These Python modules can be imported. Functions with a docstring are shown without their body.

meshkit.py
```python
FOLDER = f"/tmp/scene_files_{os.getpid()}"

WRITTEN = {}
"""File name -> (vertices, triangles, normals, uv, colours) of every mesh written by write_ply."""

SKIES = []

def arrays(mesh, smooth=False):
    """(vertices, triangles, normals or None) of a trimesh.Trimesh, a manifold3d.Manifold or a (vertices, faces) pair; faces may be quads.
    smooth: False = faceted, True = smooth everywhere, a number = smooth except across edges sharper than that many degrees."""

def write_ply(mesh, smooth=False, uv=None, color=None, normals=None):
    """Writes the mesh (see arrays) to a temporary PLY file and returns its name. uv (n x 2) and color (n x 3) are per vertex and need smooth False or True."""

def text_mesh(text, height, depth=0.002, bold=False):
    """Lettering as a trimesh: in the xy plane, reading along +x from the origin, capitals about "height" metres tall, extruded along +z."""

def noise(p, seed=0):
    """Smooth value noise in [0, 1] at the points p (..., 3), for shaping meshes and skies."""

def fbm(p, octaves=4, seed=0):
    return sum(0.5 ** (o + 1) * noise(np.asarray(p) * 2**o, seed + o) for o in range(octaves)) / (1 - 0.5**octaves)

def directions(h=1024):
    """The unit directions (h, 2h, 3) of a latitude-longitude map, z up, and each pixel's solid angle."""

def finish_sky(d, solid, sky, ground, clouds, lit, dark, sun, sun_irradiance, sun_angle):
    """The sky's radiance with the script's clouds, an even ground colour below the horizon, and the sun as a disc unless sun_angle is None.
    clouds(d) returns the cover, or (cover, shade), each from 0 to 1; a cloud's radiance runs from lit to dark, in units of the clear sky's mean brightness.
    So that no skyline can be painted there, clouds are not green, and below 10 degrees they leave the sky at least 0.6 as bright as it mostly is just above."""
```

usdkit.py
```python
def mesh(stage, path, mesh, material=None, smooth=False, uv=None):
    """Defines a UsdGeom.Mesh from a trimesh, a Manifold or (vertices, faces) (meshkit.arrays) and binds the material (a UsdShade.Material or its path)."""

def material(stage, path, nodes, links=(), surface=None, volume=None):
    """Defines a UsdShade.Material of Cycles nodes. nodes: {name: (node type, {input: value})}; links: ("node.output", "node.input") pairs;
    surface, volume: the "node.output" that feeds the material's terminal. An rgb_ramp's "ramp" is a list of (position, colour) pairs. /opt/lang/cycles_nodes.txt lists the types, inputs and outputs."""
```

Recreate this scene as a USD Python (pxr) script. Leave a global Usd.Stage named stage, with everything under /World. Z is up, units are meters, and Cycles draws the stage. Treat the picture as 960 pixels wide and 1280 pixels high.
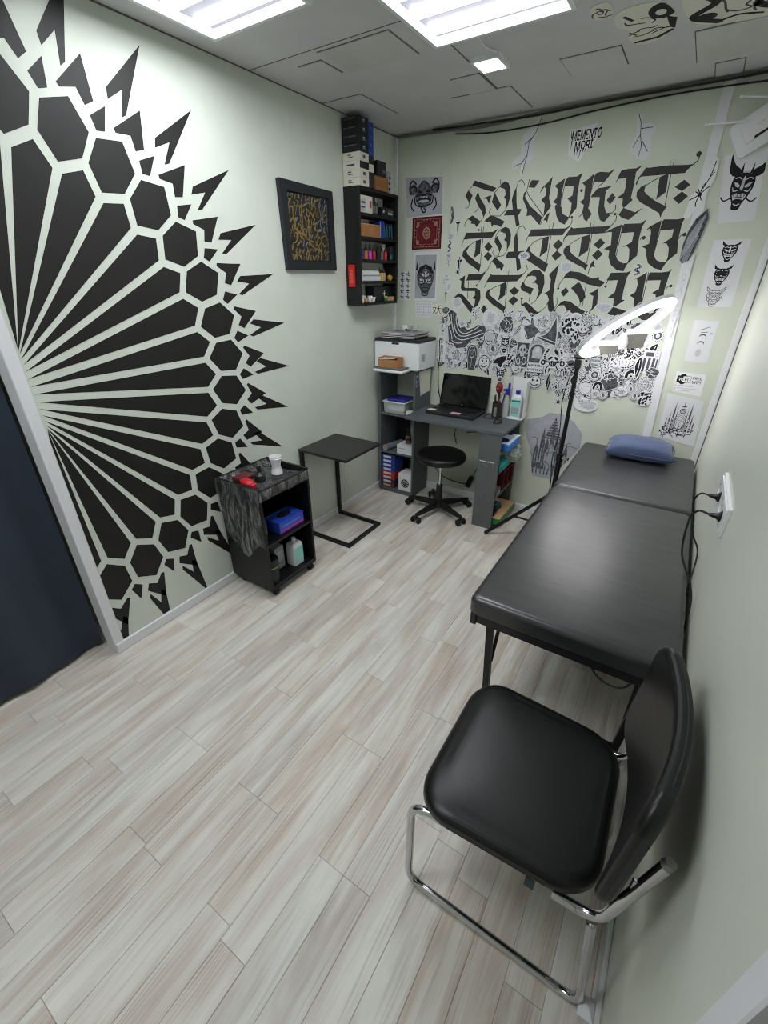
import math, random
import numpy as np, trimesh, usdkit, meshkit
import manifold3d as m3
from pxr import Usd, UsdGeom, UsdShade, UsdLux, Gf, Sdf
from shapely.geometry import Polygon, LineString, Point, box as sbox, MultiPolygon
from shapely.ops import unary_union
from shapely import affinity as aff

stage = Usd.Stage.CreateInMemory()
UsdGeom.SetStageUpAxis(stage, 'Z'); UsdGeom.SetStageMetersPerUnit(stage, 1.0)
UsdGeom.Xform.Define(stage, '/World')
PI = math.pi

# ------------------------------------------------------------------ camera
F_PX = 552.3
CAM = (2.001, -3.245, 1.66)
AX = np.array([[0.8404926, 0.54182, -0.0018018], [0.2529989, -0.3953982, -0.8829789], [-0.479128, 0.7416814, -0.4694091]])          # rows: right, down, forward in world axes
cam = UsdGeom.Camera.Define(stage, '/World/camera')
cam.CreateHorizontalApertureAttr(36.0); cam.CreateVerticalApertureAttr(48.0)
cam.CreateFocalLengthAttr(36.0 * F_PX / 960)
cam.CreateClippingRangeAttr(Gf.Vec2f(0.02, 100))
R_, D_, W_ = AX
cam.AddTransformOp().Set(Gf.Matrix4d(*R_, 0, *(-D_), 0, *(-W_), 0, *CAM, 1))
cam.CreateExposureAttr(1.48)

# ------------------------------------------------------------------ light levels
TUBE = 9.0      # radiance of the bright strips of the ceiling panels
GAP = .20          # the fainter diffuser between them
RING = 6.0      # the ring lamp's diffuser
SPOT = 22.0        # the small square downlight
H = 2.497          # ceiling height
XR = 2.245         # right wall

def lin(r, g, b):
    f = lambda c: c / 12.92 if c <= .04045 else ((c + .055) / 1.055) ** 2.4
    return tuple(f(x / 255) for x in (r, g, b))

# ------------------------------------------------------------------ materials
UsdGeom.Scope.Define(stage, '/World/Looks')
M = {}
def mat(name, rgb, rough=.5, metal=0., spec=.5, coat=0., bump=None, vary=None, emit=None, trans=0., alpha=1., raw=False, sheen=0.):
    """rgb in 0-255 sRGB; bump=(scale, strength, distance[, stretch]); vary=(scale, rgb2[, stretch])"""
    col = rgb if raw else lin(*rgb)
    n = {'p': ('principled_bsdf', {'base_color': col, 'roughness': rough, 'metallic': metal, 'specular_ior_level': spec})}
    if coat: n['p'][1]['coat_weight'] = coat
    if trans: n['p'][1]['transmission_weight'] = trans
    if alpha < 1: n['p'][1]['alpha'] = alpha
    if sheen: n['p'][1]['sheen_weight'] = sheen
    l = []
    if emit: n['p'][1]['emission_color'] = emit[:3]; n['p'][1]['emission_strength'] = emit[3]
    if bump or vary: n['g'] = ('texture_coordinate', {})
    if bump:
        n['m'] = ('mapping', {'scale': bump[3] if len(bump) > 3 else (1, 1, 1)})
        n['nz'] = ('noise_texture', {'scale': bump[0], 'detail': 4.0})
        n['b'] = ('bump', {'strength': bump[1], 'distance': bump[2]})
        l += [('g.object', 'm.vector'), ('m.vector', 'nz.vector'), ('nz.fac', 'b.height'), ('b.normal', 'p.normal')]
    if vary:
        n['m2'] = ('mapping', {'scale': vary[2] if len(vary) > 2 else (1, 1, 1)})
        n['nv'] = ('noise_texture', {'scale': vary[0], 'detail': 4.0, 'roughness': .6})
        n['r'] = ('rgb_ramp', {'ramp': [(.35, col), (.65, lin(*vary[1]))]})
        l += [('g.object', 'm2.vector'), ('m2.vector', 'nv.vector'), ('nv.fac', 'r.fac'), ('r.color', 'p.base_color')]
    M[name] = usdkit.material(stage, '/World/Looks/' + name, n, l, surface='p.BSDF')
    return M[name]

mat('wall_paint', (198, 204, 188), .55, bump=(9, .35, .004, (1, 1, .35)), vary=(2.2, (206, 211, 197)))
mat('wall_board', (204, 210, 199), .6, spec=.25, bump=(16, .5, .004, (1, 1, .3)), vary=(3, (210, 215, 205)))
mat('wall_smooth', (203, 207, 194), .38, bump=(2.5, .12, .006), vary=(1.5, (209, 213, 201)))
mat('ceiling_paint', (206, 205, 207), .6, bump=(12, .25, .004), vary=(3, (198, 197, 200)))
mat('ceiling_patch', (205, 206, 202), .6, bump=(60, .4, .002, (1, .15, 1)), vary=(6, (192, 193, 190), (1, .3, 1)))
mat('seam', (96, 94, 92), .8)
mat('mural_black', (24, 23, 22), .55, spec=.35, bump=(30, .3, .002), vary=(9, (29, 27, 26)))
mat('letter_black', (33, 31, 31), .6, vary=(20, (39, 36, 36)))
mat('trim_white', (222, 222, 226), .35)
mat('trim_dull', (203, 205, 203), .4)
mat('navy_cloth', (36, 47, 64), .8, sheen=.15, bump=(90, .12, .001), vary=(4, (31, 41, 57)))
mat('dark_door', (44, 42, 40), .6)
mat('black_laminate', (11, 11, 12), .42, spec=.4, vary=(7, (15, 15, 16)))
mat('black_board', (16, 16, 17), .5, spec=.4)
mat('table_black', (38, 38, 36), .45)
mat('grey_laminate', (90, 95, 99), .5, vary=(5, (84, 89, 93)))
mat('grey_panel', (90, 94, 94), .5)
mat('black_plastic', (20, 20, 22), .4)
mat('dark_plastic', (34, 34, 36), .45)
mat('soft_rubber', (17, 17, 18), .7)
mat('chrome', (205, 205, 208), .12, metal=1.)
mat('steel_dark', (26, 26, 28), .35, metal=.3)
mat('white_plastic', (226, 229, 232), .35)
mat('white_gloss', (232, 232, 235), .2)
mat('grey_plastic', (126, 126, 124), .45)
mat('mid_grey', (98, 98, 96), .5)
mat('paper', (216, 217, 221), .7, spec=.2)
mat('paper_bright', (226, 226, 228), .7, spec=.2)
mat('paper_grey', (168, 170, 176), .6, spec=.2, vary=(14, (152, 155, 163)))
mat('paper_silver', (176, 178, 186), .6, spec=.2, vary=(10, (160, 162, 170)))
mat('paper_card', (220, 219, 206), .7, spec=.2)
mat('ink', (32, 31, 34), .6, spec=.2)
mat('ink_soft', (84, 84, 90), .65, spec=.2)
mat('ink_mid', (116, 117, 124), .65, spec=.2, vary=(55, (60, 60, 66)))
mat('ink_dark', (48, 48, 52), .6, spec=.2, vary=(60, (96, 97, 102)))
mat('ink_pale', (176, 178, 186), .65, spec=.2, vary=(45, (200, 201, 206)))
mat('carpet_red', (122, 36, 44), .7, spec=.2, vary=(70, (92, 28, 36)))
mat('carpet_dark', (58, 34, 32), .7, spec=.2)
mat('carpet_tan', (178, 140, 122), .7, spec=.2, vary=(80, (140, 92, 84)))
mat('cardboard', (176, 124, 76), .75, vary=(20, (162, 112, 66)))
mat('wood_box', (160, 112, 66), .6, vary=(12, (140, 94, 54), (1, 1, 6)))
mat('box_black', (22, 23, 27), .4)
mat('box_white', (214, 210, 198), .5)
mat('box_blue', (34, 62, 150), .4)
mat('blue_bright', (58, 128, 214), .4)
mat('navy_box', (30, 40, 92), .4)
mat('glove_blue', (50, 62, 196), .35, vary=(22, (36, 96, 190)))
mat('pink_print', (182, 74, 190), .4)
mat('red_plastic', (196, 28, 40), .4)
mat('red_box', (170, 52, 46), .45)
mat('dark_red', (92, 30, 34), .5)
mat('orange', (196, 142, 40), .5)
mat('yellow', (216, 190, 96), .5)
mat('teal', (28, 140, 132), .45)
mat('teal_label', (146, 216, 204), .4)
mat('green', (36, 118, 58), .5)
mat('lime', (122, 214, 60), .5)
mat('tan', (190, 156, 112), .6)
mat('blue_cap', (44, 46, 150), .4)
mat('ink_blue', (40, 62, 150), .4); mat('ink_orange', (206, 120, 50), .4); mat('ink_red', (178, 40, 44), .4)
mat('gold_paint', (150, 126, 62), .5, vary=(30, (98, 80, 42)))
mat('blue_paint', (122, 140, 172), .5, vary=(30, (74, 92, 128)))
mat('canvas_black', (24, 26, 25), .6)
mat('frame_black', (24, 28, 34), .45)
mat('leather', (9, 9, 10), .38, spec=.42, bump=(420, .06, .0006))
mat('leather_brushed', (34, 35, 37), .35, spec=.85, bump=(60, .07, .001, (.25, 1, 1)), vary=(26, (48, 49, 51), (.18, 1, 1)))
mat('leather_side', (18, 18, 19), .38, bump=(300, .08, .0006))
mat('pillow_blue', (68, 82, 118), .75, sheen=.2, bump=(160, .2, .0008), vary=(7, (60, 73, 106)))
mat('screen_black', (6, 6, 8), .08)
mat('key_black', (18, 18, 20), .4)
mat('clear_box', (214, 218, 220), .15, alpha=.55)
mat('foil', (190, 192, 198), .25, metal=.7)
mat('brass_dark', (128, 118, 92), .3, metal=.7)
mat('lamp_white', (228, 228, 232), .35)
mat('flap_grey', (112, 112, 104), .5)
mat('reflector', (26, 26, 31), .5, spec=.1, emit=(.86, .86, 1., GAP))
mat('tube_light', (240, 240, 245), .4, emit=(.93, .97, 1., TUBE))
mat('ring_light', (240, 240, 240), .4, emit=(1., .97, .99, RING))
mat('spot_light', (240, 240, 240), .4, emit=(1., .98, .97, SPOT))
mat('cable', (22, 22, 23), .5)
mat('cable_grey', (104, 104, 100), .6)

mat('pink_paper', (226, 176, 186), .6); mat('red_dark', (120, 26, 34), .25); mat('teal_dark', (32, 78, 84), .6)
mat('wipe', (206, 226, 240), .7)
mat('bag', (196, 208, 204), .2, alpha=.6)
# crinkled cling film: mostly clear, with bright creases
usdkit.material(stage, '/World/Looks/film', {
    'tr': ('transparent_bsdf', {'color': (.93, .94, .95)}), 'gl': ('glossy_bsdf', {'color': (.95, .95, .97), 'roughness': .12}),
    'df': ('diffuse_bsdf', {'color': (.7, .72, .74)}),
    'g': ('texture_coordinate', {}), 'mp': ('mapping', {'scale': (3, 3, .8)}),
    'nz': ('noise_texture', {'scale': 5.0, 'detail': 4.0, 'roughness': .55, 'distortion': 2.2}), 'r': ('rgb_ramp', {'ramp': [(.40, (.05,) * 3), (.52, (.16,) * 3), (.60, (.34,) * 3), (.66, (.12,) * 3), (.8, (.5,) * 3)]}),
    'b': ('bump', {'strength': 1.0, 'distance': .02}),
    'mg': ('mix_closure', {'fac': .35}), 'mx': ('mix_closure', {})},
    [('g.object', 'mp.vector'), ('mp.vector', 'nz.vector'), ('nz.fac', 'r.fac'), ('r.color', 'mx.fac'), ('nz.fac', 'b.height'), ('b.normal', 'gl.normal'),
     ('gl.BSDF', 'mg.closure1'), ('df.BSDF', 'mg.closure2'), ('tr.BSDF', 'mx.closure1'), ('mg.closure', 'mx.closure2')], surface='mx.closure')
# bleached laminate planks: grain runs along y, every plank shifted by its own random number
def plank_mat(name, base, warm):
    usdkit.material(stage, '/World/Looks/' + name, {
        'g': ('geometry', {}), 'oi': ('object_info', {}), 'sh': ('vector_math', {'math_type': 'scale', 'vector1': (37., 91., 13.)}), 'ad': ('vector_math', {'math_type': 'add'}),
        'm1': ('mapping', {'scale': (15, 1.5, 1)}), 'n1': ('noise_texture', {'scale': 1.0, 'detail': 5.0, 'roughness': .6, 'distortion': .5}),
        'm2': ('mapping', {'scale': (110, 3.2, 1)}), 'n2': ('noise_texture', {'scale': 1.0, 'detail': 4.0, 'distortion': 1.2}),
        'm3': ('mapping', {'scale': (9, 2.0, 1)}), 'n3': ('noise_texture', {'scale': 1.0, 'detail': 2.0}),
        'm4': ('mapping', {'scale': (9, 1.0, 1)}), 'w': ('wave_texture', {'scale': 3.2, 'distortion': 9.0, 'detail': 2.0, 'detail_scale': .8, 'bands_direction': 'x'}),
        'r1': ('rgb_ramp', {'ramp': [(.27, lin(176, 167, 157)), (.41, lin(*warm)), (.52, lin(*base)), (.72, lin(228, 225, 217))]}),
        'r2': ('rgb_ramp', {'ramp': [(.30, (.66, .63, .60)), (.47, (1, 1, 1))]}),
        'rw': ('rgb_ramp', {'ramp': [(.0, (.70, .67, .64)), (.3, (1, 1, 1))]}),
        'r3': ('rgb_ramp', {'ramp': [(.50, (0, 0, 0)), (.66, (1, 1, 1))]}),
        'r4': ('rgb_ramp', {'ramp': [(.42, (0, 0, 0)), (.66, (.38, .38, .38))]}),
        'k': ('mix_color', {'blend_type': 'multiply'}), 'k2': ('mix_color', {'blend_type': 'multiply', 'fac': .5}), 'k3': ('mix_color', {'b': lin(194, 179, 166)}),
        'f': ('math', {'math_type': 'multiply', 'value2': .38}), 'b': ('bump', {'strength': .12, 'distance': .002}),
        'p': ('principled_bsdf', {'roughness': .42, 'specular_ior_level': .4})},
        [('oi.random', 'sh.scale'), ('g.position', 'ad.vector1'), ('sh.vector', 'ad.vector2')] +
        [('ad.vector', f'm{i}.vector') for i in (1, 2, 3, 4)] +
        [('m1.vector', 'n1.vector'), ('m2.vector', 'n2.vector'), ('m3.vector', 'n3.vector'), ('m4.vector', 'w.vector'),
         ('n1.fac', 'r1.fac'), ('n2.fac', 'r2.fac'), ('w.fac', 'rw.fac'), ('n3.fac', 'r3.fac'), ('n3.fac', 'r4.fac'), ('r4.color', 'k3.fac'), ('r1.color', 'k3.a'),
         ('k3.result', 'k2.a'), ('r2.color', 'k2.b'), ('r3.color', 'k.fac'), ('k2.result', 'k.a'), ('rw.color', 'k.b'), ('k.result', 'p.base_color'),
         ('n2.fac', 'b.height'), ('b.normal', 'p.normal')], surface='p.BSDF')
mat('floor_joint', (138, 127, 116), .7)
plank_mat('plank_pale', (212, 209, 202), (200, 191, 181))
plank_mat('plank_cool', (209, 207, 201), (195, 189, 182))
plank_mat('plank_warm', (210, 206, 196), (198, 185, 172))
MAT = lambda n: '/World/Looks/' + n

# ------------------------------------------------------------------ scene helpers
_used = {}
def numbered(path):
    k = _used.get(path, 0); _used[path] = k + 1
    return path if k == 0 else f'{path}_{k:03d}'
def keys(prim, **kw):
    for k, v in kw.items():
        if v: prim.SetCustomDataByKey(k, v)
def V(mesh): return np.asarray(mesh.vertices if hasattr(mesh, 'vertices') else meshkit.arrays(mesh)[0])
class Thing:
    """collects parts given in world coordinates, then writes an Xform (or one Mesh) at the thing's base"""
    def __init__(s, name, label=None, cat=None, group=None, kind=None):
        s.name, s.label, s.cat, s.group, s.kind, s.parts = name, label, cat, group, kind, []
    def add(s, name, mesh, m, label=None, parent=None, smooth=30, kind=None):
        if isinstance(mesh, (list, tuple)) and not (len(mesh) == 2 and isinstance(mesh[0], np.ndarray)): mesh = cat(mesh)
        if hasattr(mesh, 'to_mesh'):
            v, f, _ = meshkit.arrays(mesh); mesh = trimesh.Trimesh(v, f, process=False)
        s.parts.append(dict(name=name, mesh=mesh, m=m, label=label, parent=parent, smooth=smooth, kind=kind)); return len(s.parts) - 1
    def done(s, whole=False):
        real = [p for p in s.parts if p['mesh'] is not None]
        b = np.array([[p['mesh'].vertices.min(0), p['mesh'].vertices.max(0)] for p in real])
        lo, hi = b[:, 0].min(0), b[:, 1].max(0); loc = np.array([(lo[0] + hi[0]) / 2, (lo[1] + hi[1]) / 2, lo[2]]).round(4)
        top = numbered('/World/' + s.name)
        single = whole and len(s.parts) == 1
        if not single: x = UsdGeom.Xform.Define(stage, top); x.AddTranslateOp().Set(Gf.Vec3d(*loc)); prim = x.GetPrim()
        paths = []
        for p in s.parts:
            path = top if single else numbered((paths[p['parent']] if p['parent'] is not None else top) + '/' + p['name'])
            if p['mesh'] is None:
                g = UsdGeom.Xform.Define(stage, path)
            else:
                mm = p['mesh'].copy(); mm.vertices = mm.vertices - loc
                g = usdkit.mesh(stage, path, mm, MAT(p['m']), smooth=p['smooth'])
                if single: g.AddTranslateOp().Set(Gf.Vec3d(*loc)); prim = g.GetPrim()
            if not single: keys(g.GetPrim(), label=p['label'], kind=p['kind'])
            paths.append(path)
        keys(prim, label=s.label, category=s.cat, group=s.group, kind=s.kind)
        return prim
def one(name, mesh, m, label, cat_, group=None, smooth=30, kind=None):
    t = Thing(name, label, cat_, group, kind); t.add(name, mesh, m, smooth=smooth); return t.done(whole=True)

# ------------------------------------------------------------------ shape helpers
def cat(ms): return trimesh.util.concatenate([m if isinstance(m, trimesh.Trimesh) else trimesh.Trimesh(*meshkit.arrays(m)[:2], process=False) for m in ms])
def hullm(p):
    h = trimesh.Trimesh(np.asarray(p, float)).convex_hull if False else trimesh.convex.convex_hull(np.asarray(p, float)); return h
def bx(x0, x1, y0, y1, z0, z1, r=.002):
    """a box with chamfered edges between the given limits"""
    lo, hi = np.array([x0, y0, z0]), np.array([x1, y1, z1]); lo, hi = np.minimum(lo, hi), np.maximum(lo, hi)
    r = min(r, *(hi - lo) * .45)
    P = []
    for i in range(3):
        for c in np.ndindex(2, 2, 2):
            q = np.where(np.array(c) == 1, hi - r, lo + r); q[i] = hi[i] if c[i] else lo[i]; P.append(q)
    return hullm(P)
def rounded(x0, x1, y0, y1, z0, z1, r, n=4):
    """a box with properly rounded edges: hull of 8 spheres"""
    s = trimesh.creation.icosphere(2, r).vertices
    c = [(x, y, z) for x in (x0 + r, x1 - r) for y in (y0 + r, y1 - r) for z in (z0 + r, z1 - r)]
    return hullm(np.vstack([s + np.array(q) for q in c]))
def move(m, d): m = m.copy(); m.apply_translation(d); return m
def rot(m, deg, axis, at=(0, 0, 0)): m = m.copy(); m.apply_transform(trimesh.transformations.rotation_matrix(math.radians(deg), axis, at)); return m
def lathe(profile, x=0, y=0, z=0, n=28):
    return move(trimesh.creation.revolve(np.array(profile, float), sections=n), (x, y, z))
def spline(pts, k=6, closed=False):
    p = np.array(pts, float); n = len(p); out = []
    if closed: g = lambda i: p[i % n]; segs = n
    else: g = lambda i: p[min(max(i, 0), n - 1)]; segs = n - 1
    for i in range(segs):
        a, b, c, d = g(i - 1), g(i), g(i + 1), g(i + 2)
        for t in np.arange(k) / k:
            out.append(.5 * (2 * b + (c - a) * t + (2 * a - 5 * b + 4 * c - d) * t ** 2 + (3 * b - a - 3 * c + d) * t ** 3))
    if not closed: out.append(p[-1])
    return np.array(out)
def fillet(pts, r, k=5):
    """polyline with its inner corners rounded"""
    p = np.array(pts, float); out = [p[0]]
    for i in range(1, len(p) - 1):
        a, b = p[i - 1] - p[i], p[i + 1] - p[i]; la, lb = np.linalg.norm(a), np.linalg.norm(b); d = min(r, la * .49, lb * .49)
        s, e = p[i] + a / la * d, p[i] + b / lb * d
        for t in np.linspace(0, 1, k + 1): out.append((1 - t) ** 2 * s + 2 * t * (1 - t) * p[i] + t ** 2 * e)
    out.append(p[-1]); return np.array(out)
def tube(path, r, n=10, closed=False, caps=True, sq=False):
    p = np.array(path, float); m = len(p)
    T = np.roll(p, -1, 0) - np.roll(p, 1, 0)
    if not closed: T[0], T[-1] = p[1] - p[0], p[-1] - p[-2]
    T /= np.maximum(np.linalg.norm(T, axis=1, keepdims=True), 1e-9)
    u = np.cross(T[0], [0, 0, 1]); u = u if np.linalg.norm(u) > 1e-3 else np.cross(T[0], [1, 0, 0]); u /= np.linalg.norm(u)
    a = np.arange(n) * 2 * PI / n + (PI / 4 if sq else 0); V_ = []
    rr = np.broadcast_to(r, m)
    for i in range(m):
        u = u - T[i] * (u @ T[i]); u /= np.linalg.norm(u); w = np.cross(T[i], u)
        V_.append(p[i] + rr[i] * (np.cos(a)[:, None] * u + np.sin(a)[:, None] * w))
    V_ = np.vstack(V_); F = []
    for i in range(m if closed else m - 1):
        j = (i + 1) % m
        for k in range(n):
            q = (k + 1) % n; F += [(i * n + k, i * n + q, j * n + q), (i * n + k, j * n + q, j * n + k)]
    if not closed and caps:
        c = len(V_); V_ = np.vstack([V_, p[0], p[-1]])
        for k in range(n):
            q = (k + 1) % n; F += [(c, q, k), (c + 1, (m - 1) * n + k, (m - 1) * n + q)]
    return trimesh.Trimesh(V_, F, process=False)
def cyl(a, b, r, n=16): return tube([a, b], r, n)
def bar(a, b, w): return tube([a, b], w * .7071, 4, sq=True)
def rrect(w, d, r, n=6):
    r = max(min(r, w / 2 - 1e-4, d / 2 - 1e-4), 1e-4); out = []
    for cx, cy, a0 in ((w / 2 - r, d / 2 - r, 0), (-w / 2 + r, d / 2 - r, 90), (-w / 2 + r, -d / 2 + r, 180), (w / 2 - r, -d / 2 + r, 270)):
        for t in np.linspace(0, 90, n + 1): out.append((cx + r * math.cos(math.radians(a0 + t)), cy + r * math.sin(math.radians(a0 + t))))
    return np.array(out)
def pad(w, d, r, prof, n=6):
    """stack of rounded rectangles; prof = [(inset, z), ...] from the bottom up; closed top and bottom"""
    rings = []
    for ins, z in prof:
        q = rrect(w - 2 * ins, d - 2 * ins, r - ins * .6, n); rings.append(np.c_[q, np.full(len(q), z)])
    k = len(rings[0]); V_ = np.vstack(rings + [[[0, 0, prof[0][1]], [0, 0, prof[-1][1]]]]); F = []
    for i in range(len(rings) - 1):
        for j in range(k):
            q = (j + 1) % k; F += [(i * k + j, i * k + q, (i + 1) * k + q), (i * k + j, (i + 1) * k + q, (i + 1) * k + j)]
    b, t = len(V_) - 2, len(V_) - 1; o = (len(rings) - 1) * k
    for j in range(k):
        q = (j + 1) % k; F += [(b, q, j), (t, o + j, o + q)]
    return trimesh.Trimesh(V_, F, process=False)
def polys(g):
    if g is None or g.is_empty: return []
    return [p for p in getattr(g, 'geoms', [g]) if p.geom_type == 'Polygon' and p.area > 1e-9]
def ext(g, th):
    ms = [trimesh.creation.extrude_polygon(p, th, engine='earcut') for p in polys(g)]
    return cat(ms) if ms else None
def onback(g, y0, th):
    """(x, z) outline standing on the back wall, from y0 towards the room"""
    m = ext(g, th)
    if m is None: return None
    v = m.vertices; return trimesh.Trimesh(np.c_[v[:, 0], y0 - v[:, 2], v[:, 1]], m.faces, process=False)
def onleft(g, x0, th):
    m = ext(g, th)
    if m is None: return None
    v = m.vertices; return trimesh.Trimesh(np.c_[x0 + v[:, 2], v[:, 0], v[:, 1]], m.faces, process=False)
def onright(g, x0, th):
    m = ext(g, th)
    if m is None: return None
    v = m.vertices; return trimesh.Trimesh(np.c_[x0 - v[:, 2], v[:, 0], v[:, 1]], m.faces[:, ::-1], process=False)
def onceil(g, z0, th):
    m = ext(g, th)
    if m is None: return None
    v = m.vertices; return trimesh.Trimesh(np.c_[v[:, 0], v[:, 1], z0 - v[:, 2]], m.faces[:, ::-1], process=False)
def PG(pts): p = Polygon(pts); return p if p.is_valid else p.buffer(0)
def LN(pts, w, cap=1): return LineString(pts).buffer(w / 2, quad_segs=2, cap_style=cap)
def EL(cx, cy, rx, ry, deg=0, n=5): return aff.rotate(aff.scale(Point(cx, cy).buffer(1, quad_segs=n), rx, ry), deg, origin=(cx, cy))
def RG(cx, cy, r1, r2, n=5): return Point(cx, cy).buffer(r1, quad_segs=n).difference(Point(cx, cy).buffer(r2, quad_segs=n))
def U(*g): return unary_union([x for q in g for x in (q if isinstance(q, (list, tuple)) else [q])])
def text_poly(s, h, bold=False):
    m = meshkit.text_mesh(s, h, .001, bold); return m

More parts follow.
